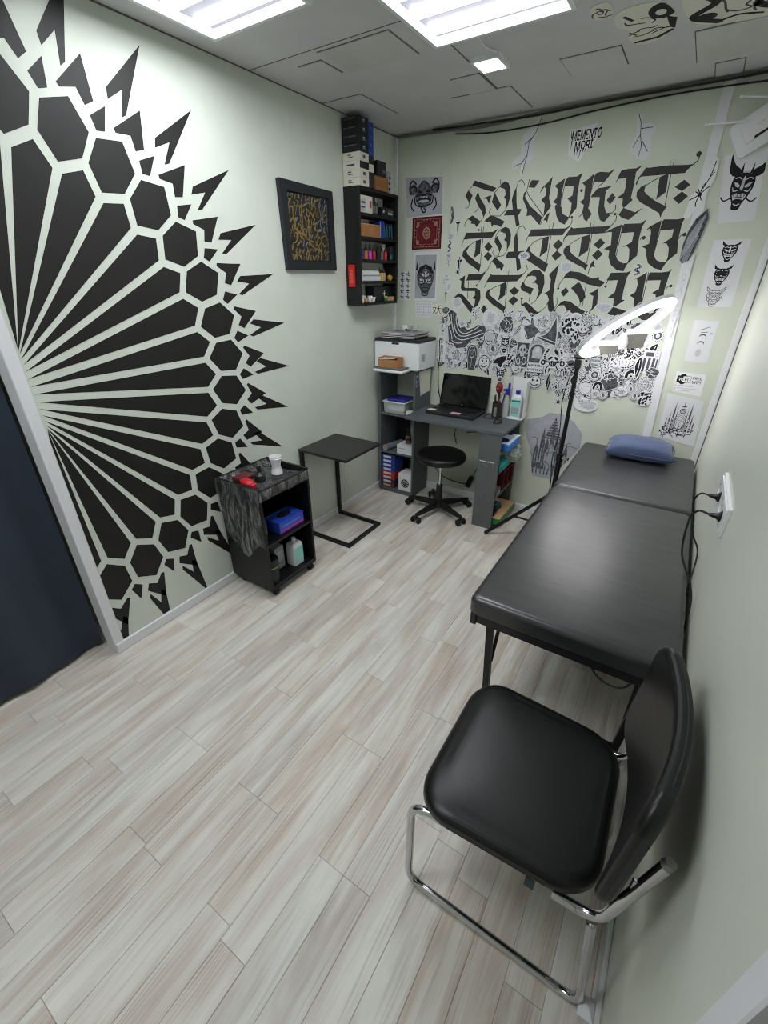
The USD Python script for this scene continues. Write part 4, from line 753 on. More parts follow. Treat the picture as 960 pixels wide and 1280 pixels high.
sheet('art_print', 'white-bordered grey print of a horned mask below the carpet print', 'print', [(166, 1818), (366, 1821), (372, 1504), (176, 1501)], 'paper', [(sbox(.185, 1.52, .355, 1.80), 'paper_grey'), (put(PG([(-.62, .4), (0, .6), (.62, .4), (.64, 0), (.45, -.45), (.2, -.9), (-.2, -.9), (-.45, -.45), (-.64, 0)]), .27, 1.645, .098, .112), 'ink_mid'), (put(U(EL(-.32, -.08, .22, .16), EL(.32, -.08, .22, .16), EL(0, .3, .3, .16)), .27, 1.645, .098, .112), 'ink_pale'), (U(put(lines, .27, 1.645, .1, .115), put(hair, .27, 1.645, .1, .125)), 'ink')])
# two strips of brush characters by the corner, a sheet of tiny rows, an ideogram sticker
for q, x0 in enumerate((.052, .1)):
    g = U([U(LN([(x0 + .008, z), (x0 + .036, z + R0.uniform(-.006, .006))], .006), LN([(x0 + R0.uniform(.012, .03), z + .014), (x0 + R0.uniform(.01, .034), z - .016)], .006), LN([(x0 + .012, z - .008), (x0 + .034, z - .014)], .005)) for z in np.arange(1.53, 1.69, .038)])
    sheet('brush_strip', ['left of two narrow paper strips with purple brush characters', 'right of two narrow paper strips with purple brush characters'][q], 'paper strip', [(x0 * 1e3, 1696), (x0 * 1e3 + 43, 1698), (x0 * 1e3 + 46, 1506), (x0 * 1e3 + 4, 1504)], 'paper', [(g, 'ink_soft')])
sheet('row_sheet', 'white sheet of tiny grey rows under the mask print', 'paper sheet', [(190, 1490), (340, 1494), (339, 1390), (201, 1390)], 'paper', [(U([sbox(x, z, x + .009, z + .011) for x in np.arange(.206, .33, .019) for z in np.arange(1.4, 1.485, .0185)]), 'ink_pale')])
kan = U(LN([(.1, 1), (-.3, -.1), (.1, -.5)], .16), LN([(.35, .9), (-.0, -.9)], .16), LN([(-.5, .5), (.35, .5)], .14))
yao = U(LN(spline([(-.62, 1.), (-.80, .1), (-.62, -.25), (-.22, -.85)], 4), .13), LN(spline([(-.28, .42), (-.42, -.2), (-.98, -.9)], 4), .13), LN([(-1.05, .38), (-.12, .42)], .12), LN(spline([(.92, .98), (.6, .82), (.15, .74)], 4), .12), LN([(.0, .22), (1.05, .26)], .12), LN(spline([(.52, .78), (.46, .1), (.3, -.4), (-.08, -.95)], 4), .13), LN(spline([(.52, .2), (.68, -.4), (1.08, -.95)], 4), .13))
sheet('ideogram_sticker', 'small white sticker with the black ideogram 妖', 'sticker', [(338, 1482), (416, 1484), (410, 1408), (342, 1410)], 'paper_card', [(put(yao, .377, 1.447, .032, .03), 'ink')])

# papers between the white strips
hx = [(1925, 2190), (2096, 2205), (2131, 1911), (1976, 1902)]
d1 = demon(R0, True, True); big_h = U(d1, [PG(spline([(s * .4, .45), (s * .95, .6), (s * 1.15, 1.35), (s * .8, .95), (s * .35, .72)], 3, closed=True)) for s in (-1, 1)], [PG([(s * .2, .6), (s * .3, 1.05), (s * .38, .6)]) for s in (-1, 1)], [LN(spline([(s * .4, -.4), (s * .8, -.55), (s * 1.05, -.4)], 3), .06) for s in (-1, 1)])
sheet('art_print', 'white sheet with a dark long-horned mask below the router', 'print', hx, 'paper', [(put(EL(0, 0, .6, .8), 2.035, 2.05, .07, .09), 'ink_pale'), (put(big_h, 2.035, 2.05, .072, .1, -3), 'ink')])
sheet('art_print', 'white sheet with three small masks in a column', 'print', [(1985, 1830), (2144, 1831), (2156, 1512), (1996, 1512)], 'paper', [(put(demon(R0, True, True), 2.068, 1.775, .05, .05), 'ink'), (put(U(demon(R0, True, True), sbox(-.45, 0, .45, .4)), 2.064, 1.665, .05, .052), 'ink'), (put(demon(R0, False, True), 2.062, 1.56, .052, .05), 'ink_soft')])
mo = [put(Point(0, 0).buffer(1).difference(Point(0, -.45).buffer(1.02)), 2.068, z, .017, .016) for z in (1.356, 1.318)] + [LN([(2.05, 1.392), (2.09, 1.41)], .003), LN([(2.055, 1.378), (2.085, 1.382)], .003)]
sheet('art_print', 'small pale sheet with faint crescents above the wifi sign', 'print', [(2004, 1442), (2122, 1439), (2130, 1217), (2014, 1221)], 'paper', [(U(mo), 'ink_soft'), (U(EL(2.07, 1.27, .015, .02), EL(2.105, 1.375, .006, .006)), 'ink_pale')])
t = Thing('wifi_sign', 'white sign with a black wireless logo and the words FREE WIFI', 'sign')
g = PG(k3([(1994, 1159), (2145, 1152), (2152, 1027), (2000, 1042)])); w = leveled(g, _done); t.add('paper', onback(g, 0, w), 'paper_bright', smooth=False)
lg = U(EL(2.036, 1.118, .022, .03), sbox(2.01, 1.103, 2.062, 1.133).buffer(.004)); wh = sbox(2.04, 1.104, 2.074, 1.132).buffer(.003)
t.add('logo', onback(lg, -w, .0003), 'ink', smooth=False); t.add('logo', onback(wh.buffer(.0015), -w, .0005), 'ink', smooth=False); t.add('logo', onback(wh, -w, .0008), 'paper_bright', smooth=False)
def btext(s, h, x, z, y, bold=False, stretch=1., deg=0):
    m = meshkit.text_mesh(s, h, .0004, bold); v = m.vertices * [stretch, 1, 1]
    if deg: a = math.radians(deg); v = np.c_[v[:, 0] * math.cos(a) - v[:, 1] * math.sin(a), v[:, 0] * math.sin(a) + v[:, 1] * math.cos(a), v[:, 2]]
    return trimesh.Trimesh(np.c_[x + v[:, 0], y - v[:, 2], z + v[:, 1]], m.faces, process=False)
t.add('lettering', btext('Wi', .017, 2.014, 1.109, -w - .0006, True), 'paper_bright', smooth=False); t.add('lettering', btext('Fi', .017, 2.045, 1.109, -w - .001, True), 'ink', smooth=False)
t.add('lettering', btext('FREE', .0145, 2.083, 1.12, -w, True), 'ink_soft', smooth=False); t.add('lettering', btext('WiFi', .0165, 2.084, 1.097, -w, True), 'ink_soft', smooth=False)
t.add('print', onback(U(sbox(2.02, 1.078, 2.1, 1.083), sbox(2.02, 1.064, 2.13, 1.067), sbox(2.02, 1.05, 2.09, 1.054), EL(2.008, 1.08, .004, .004), EL(2.008, 1.06, .004, .004)), -w, .0003), 'ink_pale', smooth=False); t.done()
def gothic(cx, z0, w, h, r):
    g = []
    for k, (dx, hh) in enumerate(((-.8, .5), (-.5, .8), (-.25, .65), (0, 1), (.25, .65), (.5, .85), (.8, .55))):
        x = cx + dx * w; ww = w * .11; g.append(PG([(x - ww, z0), (x - ww, z0 + h * hh * .7), (x, z0 + h * hh), (x + ww, z0 + h * hh * .7), (x + ww, z0)]).difference(U(sbox(x - ww * .35, z0 + h * .12, x + ww * .35, z0 + h * hh * .5), EL(x, z0 + h * hh * .6, ww * .3, ww * .4))))
        for j in range(3): g.append(LN([(x - ww * 1.3, z0 + h * hh * (.3 + .15 * j)), (x + ww * 1.3, z0 + h * hh * (.3 + .15 * j))], .002))
    g += [EL(cx + r.uniform(-.9, .9) * w, z0 + r.uniform(-.02, .1) * h, w * .1, w * .07) for _ in range(14)]
    door = U(sbox(cx - w * .2, z0, cx + w * .2, z0 + h * .3), EL(cx, z0 + h * .3, w * .2, h * .16)); return U(g).difference(door.boundary.buffer(.002).buffer(.001)).difference(door.buffer(-.006))
def cathedral(cx, z0, w, h):
    arch = lambda aw, ah: U(sbox(cx - aw, z0, cx + aw, z0 + ah), PG(spline([(cx - aw, z0 + ah - .001), (cx - aw * .7, z0 + ah + aw * .9), (cx, z0 + ah + aw * 1.5), (cx + aw * .7, z0 + ah + aw * .9), (cx + aw, z0 + ah - .001)], 4)))
    g = [arch(w * a, h * b).boundary.buffer(.0012) for a, b in ((.50, .36), (.42, .34), (.34, .32), (.24, .28))] + [LN([(cx, z0), (cx, z0 + h * .36)], .002)]
    g += [RG(cx, z0 + h * .76, w * .24, w * .17), RG(cx, z0 + h * .76, w * .11, w * .06), EL(cx, z0 + h * .93, w * .2, h * .03), LN([(cx, z0 + h * .95), (cx, z0 + h * 1.08)], .003)]
    for s in (-1, 1):
        for dx, hh, ww in ((.62, 1.12, .07), (.86, .72, .05), (1.06, .5, .045), (.40, .98, .03)):
            x = cx + s * dx * w; g += [PG([(x - ww * w, z0), (x - ww * w, z0 + h * hh * .55), (x, z0 + h * hh), (x + ww * w, z0 + h * hh * .55), (x + ww * w, z0)]).difference(U([sbox(x - ww * w * .5, z0 + h * hh * q, x + ww * w * .5, z0 + h * hh * (q + .08)) for q in (.08, .22, .36)]))]
            g += [LN([(x - ww * w * 1.8, z0 + h * hh * q), (x + ww * w * 1.8, z0 + h * hh * q)], .0016) for q in (.2, .42, .56)]
    return U(g)
gr_ = cathedral(2.088, .806, .068, .165)
sheet('art_print', 'white sheet with an inked gothic cathedral front behind the pillow', 'print', [(1979, 1028), (2177, 1000), (2200, .72e3), (1992, 757)], 'paper', [(gr_, 'ink_soft'), (U([squig(R0, 2.085 + R0.uniform(-.085, .07), .80 + R0.uniform(-.03, .02), .008, .0035, 4) for _ in range(34)]), 'ink')])
CS = [(1158, 737), (1263, 771), (1307, 806), (1400, 809), (1484, 765), (1551, 690), (1555, 591), (1488, 481), (1397, 314), (1259, 314), (1235, 420), (1215, 526), (1175, 600), (1150, 680)]
cas = gothic(1.36, .38, .13, .40, R0)
sheet('castle_cutout', 'large grey cut-out drawing of a spired castle behind the lamp pole', 'print', CS, 'paper_silver', [(U(cas, PG([(1.36, .78), (1.30, .62), (1.42, .62)]).difference(U([sbox(1.3, z, 1.42, z + .006) for z in np.arange(.63, .76, .02)])), [LN([(1.25 + .03 * k, .40), (1.25 + .03 * k + R0.uniform(-.01, .01), .34)], .008) for k in range(7)]), 'ink_mid'), (U([squig(R0, R0.uniform(1.25, 1.47), R0.uniform(.4, .6), .02, .004, 4) for _ in range(20)]), 'ink_soft')])
MM = [(1151, 2387), (1190, 2381), (1235, 2388), (1296, 2395), (1297, 2324), (1278, 2300), (1253, 2288), (1223, 2236), (1185, 2262), (1163, 2272), (1158, 2330)]
gm = PG(k3(MM)); w = leveled(gm, _done); t = Thing('memento_shield', 'white shield cut-out lettered MEMENTO MORI above the lettering', 'sticker'); t.add('paper', onback(gm.buffer(.003), 0, w), 'paper_bright', smooth=False)
t.add('lettering', btext('MEMENTO', .042, 1.166, 2.334, -w, True, .53), 'ink', smooth=False); t.add('lettering', btext('MORI', .036, 1.188, 2.292, -w, True, .72), 'ink', smooth=False)
t.add('print', onback(U([PG([(x, z), (x + .006, z), (x + d_, z + l)]) for x, z, d_, l in ((1.164, 2.345, -.005, .044), (1.278, 2.352, .014, .042), (1.168, 2.336, .002, -.045), (1.276, 2.338, .004, -.04), (1.19, 2.294, .008, -.03), (1.25, 2.294, -.008, -.03), (1.222, 2.29, -.001, -.045), (1.205, 2.294, .002, -.03), (1.238, 2.294, -.004, -.03))]).intersection(gm), -w, .0003), 'ink', smooth=False); t.done()
for q, (pts, veins) in enumerate((([(984, 2467), (972, 2465), (925, 2420), (888, 2398), (871, 2356), (887, 2309), (834, 2275), (834, 2245), (862, 2240), (895, 2258), (892, 2206), (907, 2203), (916, 2250), (943, 2262), (967, 2285), (950, 2340), (975, 2410)], [[(982, 2465), (960, 2400), (925, 2355), (922, 2300), (895, 2262), (850, 2250)], [(945, 2380), (900, 2350)], [(922, 2300), (906, 2210)]]),
                                 ([(1476, 2410), (1507, 2406), (1520, 2365), (1560, 2362), (1588, 2340), (1575, 2292), (1588, 2241), (1570, 2209), (1538, 2214), (1484, 2245), (1483, 2282), (1500, 2330)], [[(1490, 2408), (1510, 2370), (1518, 2320), (1535, 2270), (1530, 2225)], [(1515, 2345), (1570, 2345)], [(1518, 2320), (1495, 2270)], [(1535, 2290), (1570, 2245)]]))):
    sheet('lightning_cutout', ['pale jagged lightning cut-out left of the memento shield', 'pale bag-shaped lightning cut-out right of the memento shield'][q], 'sticker', pts, 'paper', [(U([LN(k3(v), .0035 if q else .0042) for v in veins]), 'ink_soft')])
sheet('flower_cutout', 'white paper with a dark spider lily beside the wide strip', 'sticker', [(1886, 2190), (1908, 2178), (1912, 2093), (1885, 2030), (1842, 1930), (1815, 1935), (1825, 2036), (1868, 2073)], 'paper_bright', [(U([LN(spline(k3([(1863, 2035), (1863 + a, 2035 + b), (1863 + a * 1.4 + c, 2035 + b * 1.5)]), 4), .0045) for a, b, c in ((-22, 14, 4), (-24, -14, -6), (-8, -34, 6), (14, -26, 8), (20, 22, 6), (4, 32, 8), (-14, 28, -4))], EL(1.863, 2.035, .01, .009), LN(spline(k3([(1870, 2060), (1888, 2110), (1896, 2170)]), 4), .004), LN(k3([(1884, 2100), (1902, 2125)]), .003)), 'ink')], over=.0062)
WG = [(1918, 1975), (1935, 1930), (1926, 1860), (1910, 1770), (1897, 1735), (1867, 1721), (1850, 1740), (1846, 1810), (1853, 1870), (1875, 1930)]
fea = U([LN(spline(k3([(1850 + k * 1.4, 1738 + k * 13), (1876 + k * 2, 1790 + k * 15), (1905 + k * 1.5, 1860 + k * 11)]), 4), .0035) for k in range(9)] + [LN(spline(k3([(1866 + k * 5, 1730), (1872 + k * 6, 1800), (1890 + k * 5, 1850)]), 4), .003) for k in range(5)])
sheet('wing_cutout', 'dark feathered wing cut-out at the right end of the lettering', 'sticker', WG, 'paper_silver', [(PG(k3(WG)).buffer(-.003).difference(fea), 'ink_dark')], over=.0062)
AM = [(1880, 1722), (1900, 1735), (1918, 1770), (1921, 1640), (1920, 1500), (1912, 1350), (1903, 1345), (1895, 1440), (1890, 1560), (1868, 1600)]
t = Thing('amor_strip', 'long pale paper under the wing with upright lettering amor', 'sticker'); g = PG(k3(AM)); w = leveled(g, _done) + .0062; t.add('paper', onback(g, -.0062, w - .0062), 'paper', smooth=False)
t.add('print', onback(U([squig(R0, R0.uniform(1.895, 1.91), z, .012, .003, 4) for z in np.arange(1.4, 1.72, .03)]).intersection(g), -w, .0003), 'ink_pale', smooth=False)
t.add('lettering', btext('amor f', .024, 1.874, 1.70, -.0008, False, .9, -90), 'ink', smooth=False); t.done()

# ------------------------------------------------------------------ papers pasted on the ceiling
def csheet(label, pts, layers):
    g = PG(spline(pts, 4, closed=True)); t = Thing('ceiling_sticker', label, 'sticker'); t.add('paper', onceil(g, H - .0005, .0016), 'paper_card', smooth=False)
    for k, (q, m) in enumerate(layers): t.add('print', onceil(q.intersection(g), H - .0021, .0003), m, smooth=False)
    t.done()
csheet('white ceiling paper with a large skull profile above the lettering', [(1.488, -.90), (1.566, -.926), (1.64, -.89), (1.672, -.763), (1.655, -.66), (1.60, -.60), (1.533, -.591), (1.50, -.66), (1.51, -.74), (1.475, -.80)],
       [(U(EL(1.63, -.84, .045, .06).difference(EL(1.625, -.83, .018, .024)), PG([(1.64, -.79), (1.672, -.76), (1.662, -.68), (1.645, -.7)]), LN([(1.52, -.62), (1.6, -.625), (1.65, -.665)], .016), LN([(1.51, -.86), (1.53, -.82)], .012), [squig(R0, R0.uniform(1.53, 1.6), R0.uniform(-.78, -.66), .02, .006, 4) for _ in range(8)]), 'ink')])
csheet('white ceiling paper with dark snakes in the upper right corner', [(1.70, -.90), (1.705, -.73), (1.75, -.64), (1.85, -.60), (1.97, -.585), (2.1, -.62), (2.12, -.8), (2.0, -.92), (1.84, -.95)],
       [(U([LN(spline([(x, -.88), (x + .05, -.8), (x - .02, -.72), (x + .06, -.64)], 5), .03) for x in (1.74, 1.93, 2.03)], EL(1.76, -.70, .035, .03), LN(spline([(1.80, -.64), (1.86, -.66), (1.93, -.63)], 4), .012)), 'ink'), (U([squig(R0, R0.uniform(1.78, 2.0), R0.uniform(-.85, -.68), .03, .008, 4) for _ in range(6)]), 'ink_soft')])
csheet('small patterned ceiling paper at the edge of the ceiling light', [(1.415, -.99), (1.415, -.90), (1.47, -.895), (1.478, -1.0)], [(U([squig(R0, R0.uniform(1.43, 1.46), R0.uniform(-.98, -.91), .012, .006, 4) for _ in range(6)]), 'ink_soft')])
# ------------------------------------------------------------------ massage table and pillow
TX0, TX1, TZ = 1.588, 2.226, .68
t = Thing('massage_table', 'black leather folding massage table pushed against the right wall', 'massage table')
def couch(y0, y1):
    w, d = TX1 - TX0, y1 - y0; r = .012
    pr = [(.004, TZ - .072), (.0, TZ - .066), (.0, TZ - .024)] + [(.024 * (1 - math.cos(a)), TZ - .024 + .024 * math.sin(a)) for a in np.linspace(.2, PI / 2, 6)] + [(.06, TZ + .001), (.16, TZ + .003), (.28, TZ + .004)]
    return move(pad(w, d, .03, pr, 5), ((TX0 + TX1) / 2, (y0 + y1) / 2, 0))
a_ = t.add('couch_pad', couch(-2.06, -.942), 'leather_brushed', smooth=50, label='long foot section of the couch')
b_ = t.add('couch_pad', couch(-.936, -.105), 'leather_brushed', smooth=50, label='head section of the couch')
for y0, y1 in ((-2.05, -.948), (-.93, -.115)):
    t.add('base_rail', bx(TX0 + .008, TX0 + .03, y0, y1, TZ - .125, TZ - .072), 'black_plastic'); t.add('base_rail', bx(TX1 - .03, TX1 - .008, y0, y1, TZ - .125, TZ - .072), 'black_plastic')
    t.add('end_rail', bx(TX0 + .031, TX1 - .031, y0 + .002, y0 + .024, TZ - .115, TZ - .072), 'black_plastic'); t.add('end_rail', bx(TX0 + .031, TX1 - .031, y1 - .024, y1 - .002, TZ - .115, TZ - .072), 'black_plastic')
for yy in (-1.95, -1.02, -.86, -.2):
    for xx, s in ((TX0 + .05, 1), (TX1 - .05, -1)):
        lg = t.add('leg', bar((xx, yy, TZ - .075), (xx + s * .035, yy, .012), .024), 'steel_dark'); t.add('foot', bx(xx + s * .035 - .017, xx + s * .035 + .017, yy - .017, yy + .017, 0, .016, .004), 'soft_rubber', parent=lg)
    t.add('leg_crossbar', bar((TX0 + .078, yy, .16), (TX1 - .078, yy, .16), .018), 'steel_dark')
for xx, s in ((TX0 + .055, 1), (TX1 - .055, -1)):
    t.add('brace', bar((xx + s * .0, -1.72, TZ - .08), (xx + s * .02, -1.935, .30), .013), 'steel_dark'); t.add('brace', bar((xx, -.42, TZ - .08), (xx + s * .02, -.215, .30), .013), 'steel_dark')
t.add('tension_cord', tube(spline([(1.97, -1.93, .585), (2.0, -1.99, .53), (2.05, -2.01, .497), (2.11, -2.01, .505), (2.15, -1.96, .56), (2.17, -1.93, .59)], 8), .0028, 7), 'cable', label='thin black cord looping below the foot end')
t.done()
def pillow(cx, cy, cz, w, d, h, deg):
    n = 26; u = np.linspace(-1, 1, n); X, Y = np.meshgrid(u, u, indexing='ij')
    prof = np.clip((1 - np.abs(X) ** 2.6) * (1 - np.abs(Y) ** 2.6), 0, 1) ** .42
    pin = 1 - .10 * (np.abs(X) ** 2) * (1 - np.abs(Y) ** 4) * 0
    sx = X * w / 2 * (1 - .07 * (1 - Y ** 2) * np.abs(X) ** 3 * 0 - .06 * (Y ** 2) * 0); wob = .012 * (meshkit.fbm(np.stack([X * 2 + 7, Y * 2, X * 0], -1), 3) - .5)
    edge = 1 - .09 * (1 - np.minimum(np.abs(X), np.abs(Y)) ** 2) * 1.0
    P1 = np.stack([X * w / 2 * (1 - .06 * (1 - Y ** 2) * (np.abs(X) > .9)), Y * d / 2 * (1 - .06 * (1 - X ** 2) * (np.abs(Y) > .9)), h * .62 * prof + wob * prof], -1).reshape(-1, 3)
    P2 = np.stack([P1[:, 0], P1[:, 1], -h * .38 * prof.ravel() ** .8], -1)
    F1, k = [], n * n
    for i in range(n - 1):
        for j in range(n - 1):
            a, b, c, d_ = i * n + j, (i + 1) * n + j, (i + 1) * n + j + 1, i * n + j + 1
            F1 += [(a, b, c), (a, c, d_), (k + a, k + c, k + b), (k + a, k + d_, k + c)]
    m = trimesh.Trimesh(np.vstack([P1, P2]), F1, process=False); m.merge_vertices(); return move(rot(m, deg, (0, 0, 1)), (cx, cy, cz + h * .38))
t = Thing('pillow', 'small slate-blue cushion at the head of the massage table', 'cushion'); pm = pillow(1.925, -.25, TZ + .0045, .37, .27, .115, 3)
pp = t.add('cover', pm, 'pillow_blue', smooth=True); t.add('seam_piping', tube([(1.925 + .183 * sx, -.25 + .131 * sy, TZ + .048) for sx, sy in [(math.copysign(abs(math.cos(a)) ** .25, math.cos(a)) * .985, math.copysign(abs(math.sin(a)) ** .25, math.sin(a)) * .985) for a in np.linspace(0, 2 * PI, 49)[:-1]]], .0022, 6, closed=True), 'pillow_blue', parent=pp, smooth=True); t.done()

# ------------------------------------------------------------------ visitor chair, facing left, back against the wall
t = Thing('chair', 'black padded visitor chair on a chrome sled frame, nearest the viewer', 'chair')
SY = -2.415                                              # centre line
def seat_pad():
    pr = [(.028, .424), (.008, .432), (.0, .446), (.001, .46)] + [(.034 * (1 - math.cos(a)), .46 + .022 * math.sin(a)) for a in np.linspace(.25, PI / 2, 6)] + [(.05, .4845), (.07, .4862), (.09, .4874), (.11, .4884), (.13, .4892), (.15, .4897), (.17, .4901), (.19, .4903), (.205, .4904), (.216, .4904)]
    m = pad(.448, .470, .105, pr, 10); m = trimesh.Trimesh(*trimesh.remesh.subdivide_to_size(m.vertices, m.faces, .03)); m.merge_vertices(); v = m.vertices
    v[:, 1] *= 1 + .05 * (-v[:, 0]) / .22                  # a little wider in front
    v[:, 2] -= .016 * np.clip((-v[:, 0] - .15) / .08, 0, 1) ** 2 + .0 
    return move(m, (1.922, SY, 0))
t.add('seat', seat_pad(), 'leather', smooth=55)
def back_pad():
    w, hgt = .50, .352
    pr = [(.016, -.017), (.004, -.012), (.0, -.002), (.0, .004)] + [(.018 * (1 - math.cos(a)), .004 + .016 * math.sin(a)) for a in np.linspace(.3, PI / 2, 4)] + [(.06, .022), (.11, .024)]
    m = pad(w, hgt, .06, pr, 7); m = trimesh.Trimesh(*trimesh.remesh.subdivide_to_size(m.vertices, m.faces, .022)); m.merge_vertices(); v = m.vertices.copy()   # u across, v up, n towards the sitter
    u, q, n = v[:, 0], v[:, 1], v[:, 2]
    x = 2.186 - .66 * u ** 2 - n + .05 * q; y = SY + u * (1 - .4 * n); z = .692 + q
    return trimesh.Trimesh(np.c_[x, y, z], m.faces[:, ::-1], process=False)
bm = back_pad()
bp = t.add('backrest', bm, 'leather', smooth=55)
uu = np.linspace(-.232, .232, 25); t.add('piping', tube([(2.186 - .66 * u ** 2 + .003 + .05 * .175, SY + u, .692 + .1758 - .03 * (abs(u) / .232) ** 8) for u in uu], .0032, 6), 'soft_rubber', parent=bp, smooth=True)
for s in (-1, 1):
    y = SY + s * .217
    yb = SY + s * .214
    path = [(2.2105, yb, .722), (2.20, yb, .66), (2.165, yb, .50), (2.145, yb - s * .012, .425), (2.08, y, .418), (1.76, y, .418), (1.70, y, .416), (1.694, y, .36), (1.692, y, .08), (1.694, y, .014), (1.76, y, .012), (2.12, y, .012), (2.186, y, .014), (2.188, y, .07), (2.158, y, .30), (2.142, y - s * .001, .398)]
    fr_ = t.add('side_frame', tube(fillet([path[0], (2.158, yb, .418), (2.06, y, .418)], .06, 8), .0115, 12), 'chrome', smooth=True)
    t.add('end_cap', tube([(2.210, yb, .720), (2.2135, yb, .734)], [.0122, .0105], 12), 'grey_plastic', parent=fr_)
    t.add('side_frame', tube(fillet([(2.08, y - s * .024, .408), (1.693, y - s * .0, .408), (1.692, y, .012), (2.196, y, .012), (2.148, y, .40)], .055, 7), .0115, 12), 'chrome', smooth=True)
    t.add('bracket', bx(2.176, 2.19, yb - .004, yb + .004, .60, .63), 'chrome')
for x, z in ((1.80, .411), (2.05, .411)): t.add('cross_tube', cyl((x, SY - .19, z), (x, SY + .19, z), .010), 'chrome', smooth=True)
t.add('care_tag', bx(2.00, 2.022, SY - .222, SY - .220, .385, .425, .0008), 'navy_cloth', label='small navy cloth tag under the seat')
t.done()

# ------------------------------------------------------------------ C-shaped side table
t = Thing('side_table', 'black square C-shaped side table between the trolley and the desk', 'side table')
t.add('tabletop', bx(.004, .402, -1.207, -.808, .632, .65, .002), 'table_black')
for y in (-1.192, -.823):
    t.add('upright', bx(.006, .03, y - .012, y + .012, .0245, .6315, .0015), 'black_board'); t.add('floor_bar', bx(.006, .398, y - .012, y + .012, 0, .024, .0015), 'black_board')
t.add('floor_bar', bx(.374, .398, -1.1795, -.8355, 0, .024, .0015), 'black_board')
t.done()

# ------------------------------------------------------------------ trolley and its load
CX0, CX1, CY0, CY1, CZ = .016, .348, -1.876, -1.492, .692
t = Thing('trolley', 'black open shelf trolley wrapped in cling film, against the mural', 'trolley')
t.add('side_panel', bx(CX0, CX1, CY0, CY0 + .016, .056, CZ - .0, .0015), 'black_laminate'); t.add('side_panel', bx(CX0, CX1, CY1 - .016, CY1, .056, CZ, .0015), 'black_laminate')
t.add('back_panel', bx(CX0, CX0 + .012, CY0 + .0165, CY1 - .0165, .072, CZ, .001), 'black_laminate')
for z, n in ((.056, 'shelf'), (.335, 'shelf'), (.628, 'top_tray')): t.add(n, bx(CX0 + .0125, CX1 - .003, CY0 + .0165, CY1 - .0165, z, z + .016, .001), 'black_laminate')
t.add('plinth', bx(CX0 + .02, CX1 + .0, CY0 + .002, CY1 - .002, .045, .0555, .001), 'black_laminate')
t.add('top_lip', bx(CX1 - .014, CX1 - .001, CY0 + .0165, CY1 - .0165, .6445, CZ - .008, .001), 'black_laminate')
for x in (CX0 + .045, CX1 - .025):
    for y in (CY0 + .04, CY1 - .04):
        c = t.add('caster', cat([cyl((x, y, .0445), (x, y, .03), .008), bx(x - .013, x + .013, y - .011, y + .011, .026, .044, .003)]), 'black_plastic')
        t.add('wheel', rot(lathe([(0, -.014), (.02, -.014), (.022, -.01), (.022, .01), (.02, .014), (0, .014)], 0, 0, 0, 18), 90, (1, 0, 0)).apply_translation((x + .004, y, .0222)) if False else move(rot(lathe([(0, -.014), (.02, -.014), (.022, -.01), (.022, .01), (.02, .014), (0, .014)], 0, 0, 0, 18), 90, (1, 0, 0)), (x + .004, y, .0222)), 'soft_rubber', parent=c)
def filmsheet(fn, nu, nv, amp, seed, zf=None):
    u, v = np.meshgrid(np.linspace(0, 1, nu), np.linspace(0, 1, nv), indexing='ij'); P = fn(u, v)
    nz = np.stack([meshkit.fbm(np.stack([u * 9, v * 9, u * 0 + k * 7.3], -1), 3, seed + k) - .5 for k in range(3)], -1); P = P + nz * amp
    if zf: P = zf(P)
    P = P.reshape(-1, 3); Fc = []
    for i in range(nu - 1):
        for j in range(nv - 1): a, b, c, d_ = i * nv + j, (i + 1) * nv + j, (i + 1) * nv + j + 1, i * nv + j + 1; Fc += [(a, b, c), (a, c, d_)]
    return trimesh.Trimesh(P, Fc, process=False)
# film over the near side, bunched below; film draped over the top and folded over the front lip
def side_fn(u, v):
    z = CZ + .006 - (CZ - .19 - .10 * (u - .3) ** 2 - .05 * np.sin(u * 9)) * v * .82
    return np.stack([CX0 + .004 + (CX1 - CX0 + .006) * u, CY0 - .010 - .006 * np.sin(v * 3), z], -1)
t.add('cling_film', filmsheet(side_fn, 46, 60, np.array([.004, .012, .01]), 11, lambda P: np.concatenate([P[..., :1], np.minimum(P[..., 1:2], CY0 - .0025), P[..., 2:]], -1)), 'film', label='crinkled clear film down the near side', smooth=True)
def top_fn(u, v):
    x = CX0 + .014 + (CX1 - CX0 + .002) * u; z = CZ - .002 - .036 * np.clip(np.sin(np.clip(u / .95, 0, 1) * PI), 0, 1) ** .35
    x = np.where(u > .9, CX1 + .006, x); z = np.where(u > .9, CZ - .004 - (u - .9) * .62, z); return np.stack([x, CY0 - .004 + (CY1 - CY0 + .008) * v, z], -1)
t.add('cling_film', filmsheet(top_fn, 56, 56, np.array([.006, .004, .006]), 23), 'film', label='crinkled clear film over the top tray', smooth=True)
t.done()
ztop = .662
t = Thing('white_pot', 'white waisted plastic pot on top of the trolley', 'pot'); pr = [(0, 0), (.032, 0), (.034, .006), (.027, .03), (.025, .05), (.031, .078), (.035, .098), (.035, .106), (.031, .106), (.0285, .09), (.022, .05), (.02, .012), (0, .012)]
t.add('body', lathe(pr, .205, -1.60, ztop), 'white_gloss', smooth=40); t.add('ridge', lathe([(.0345, .09), (.0365, .092), (.0365, .096), (.0345, .098)], .205, -1.60, ztop), 'white_gloss'); t.done()
t = Thing('tray_bottle', 'dark squat bottle under the film on the trolley top', 'bottle'); bb = t.add('body', lathe([(0, 0), (.028, 0), (.03, .004), (.03, .035), (.012, .05), (.01, .066), (0, .066)], .20, -1.725, ztop), 'dark_plastic', smooth=40); t.add('cap', lathe([(0, .0665), (.013, .0665), (.013, .085), (0, .087)], .20, -1.725, ztop), 'black_plastic'); t.done()
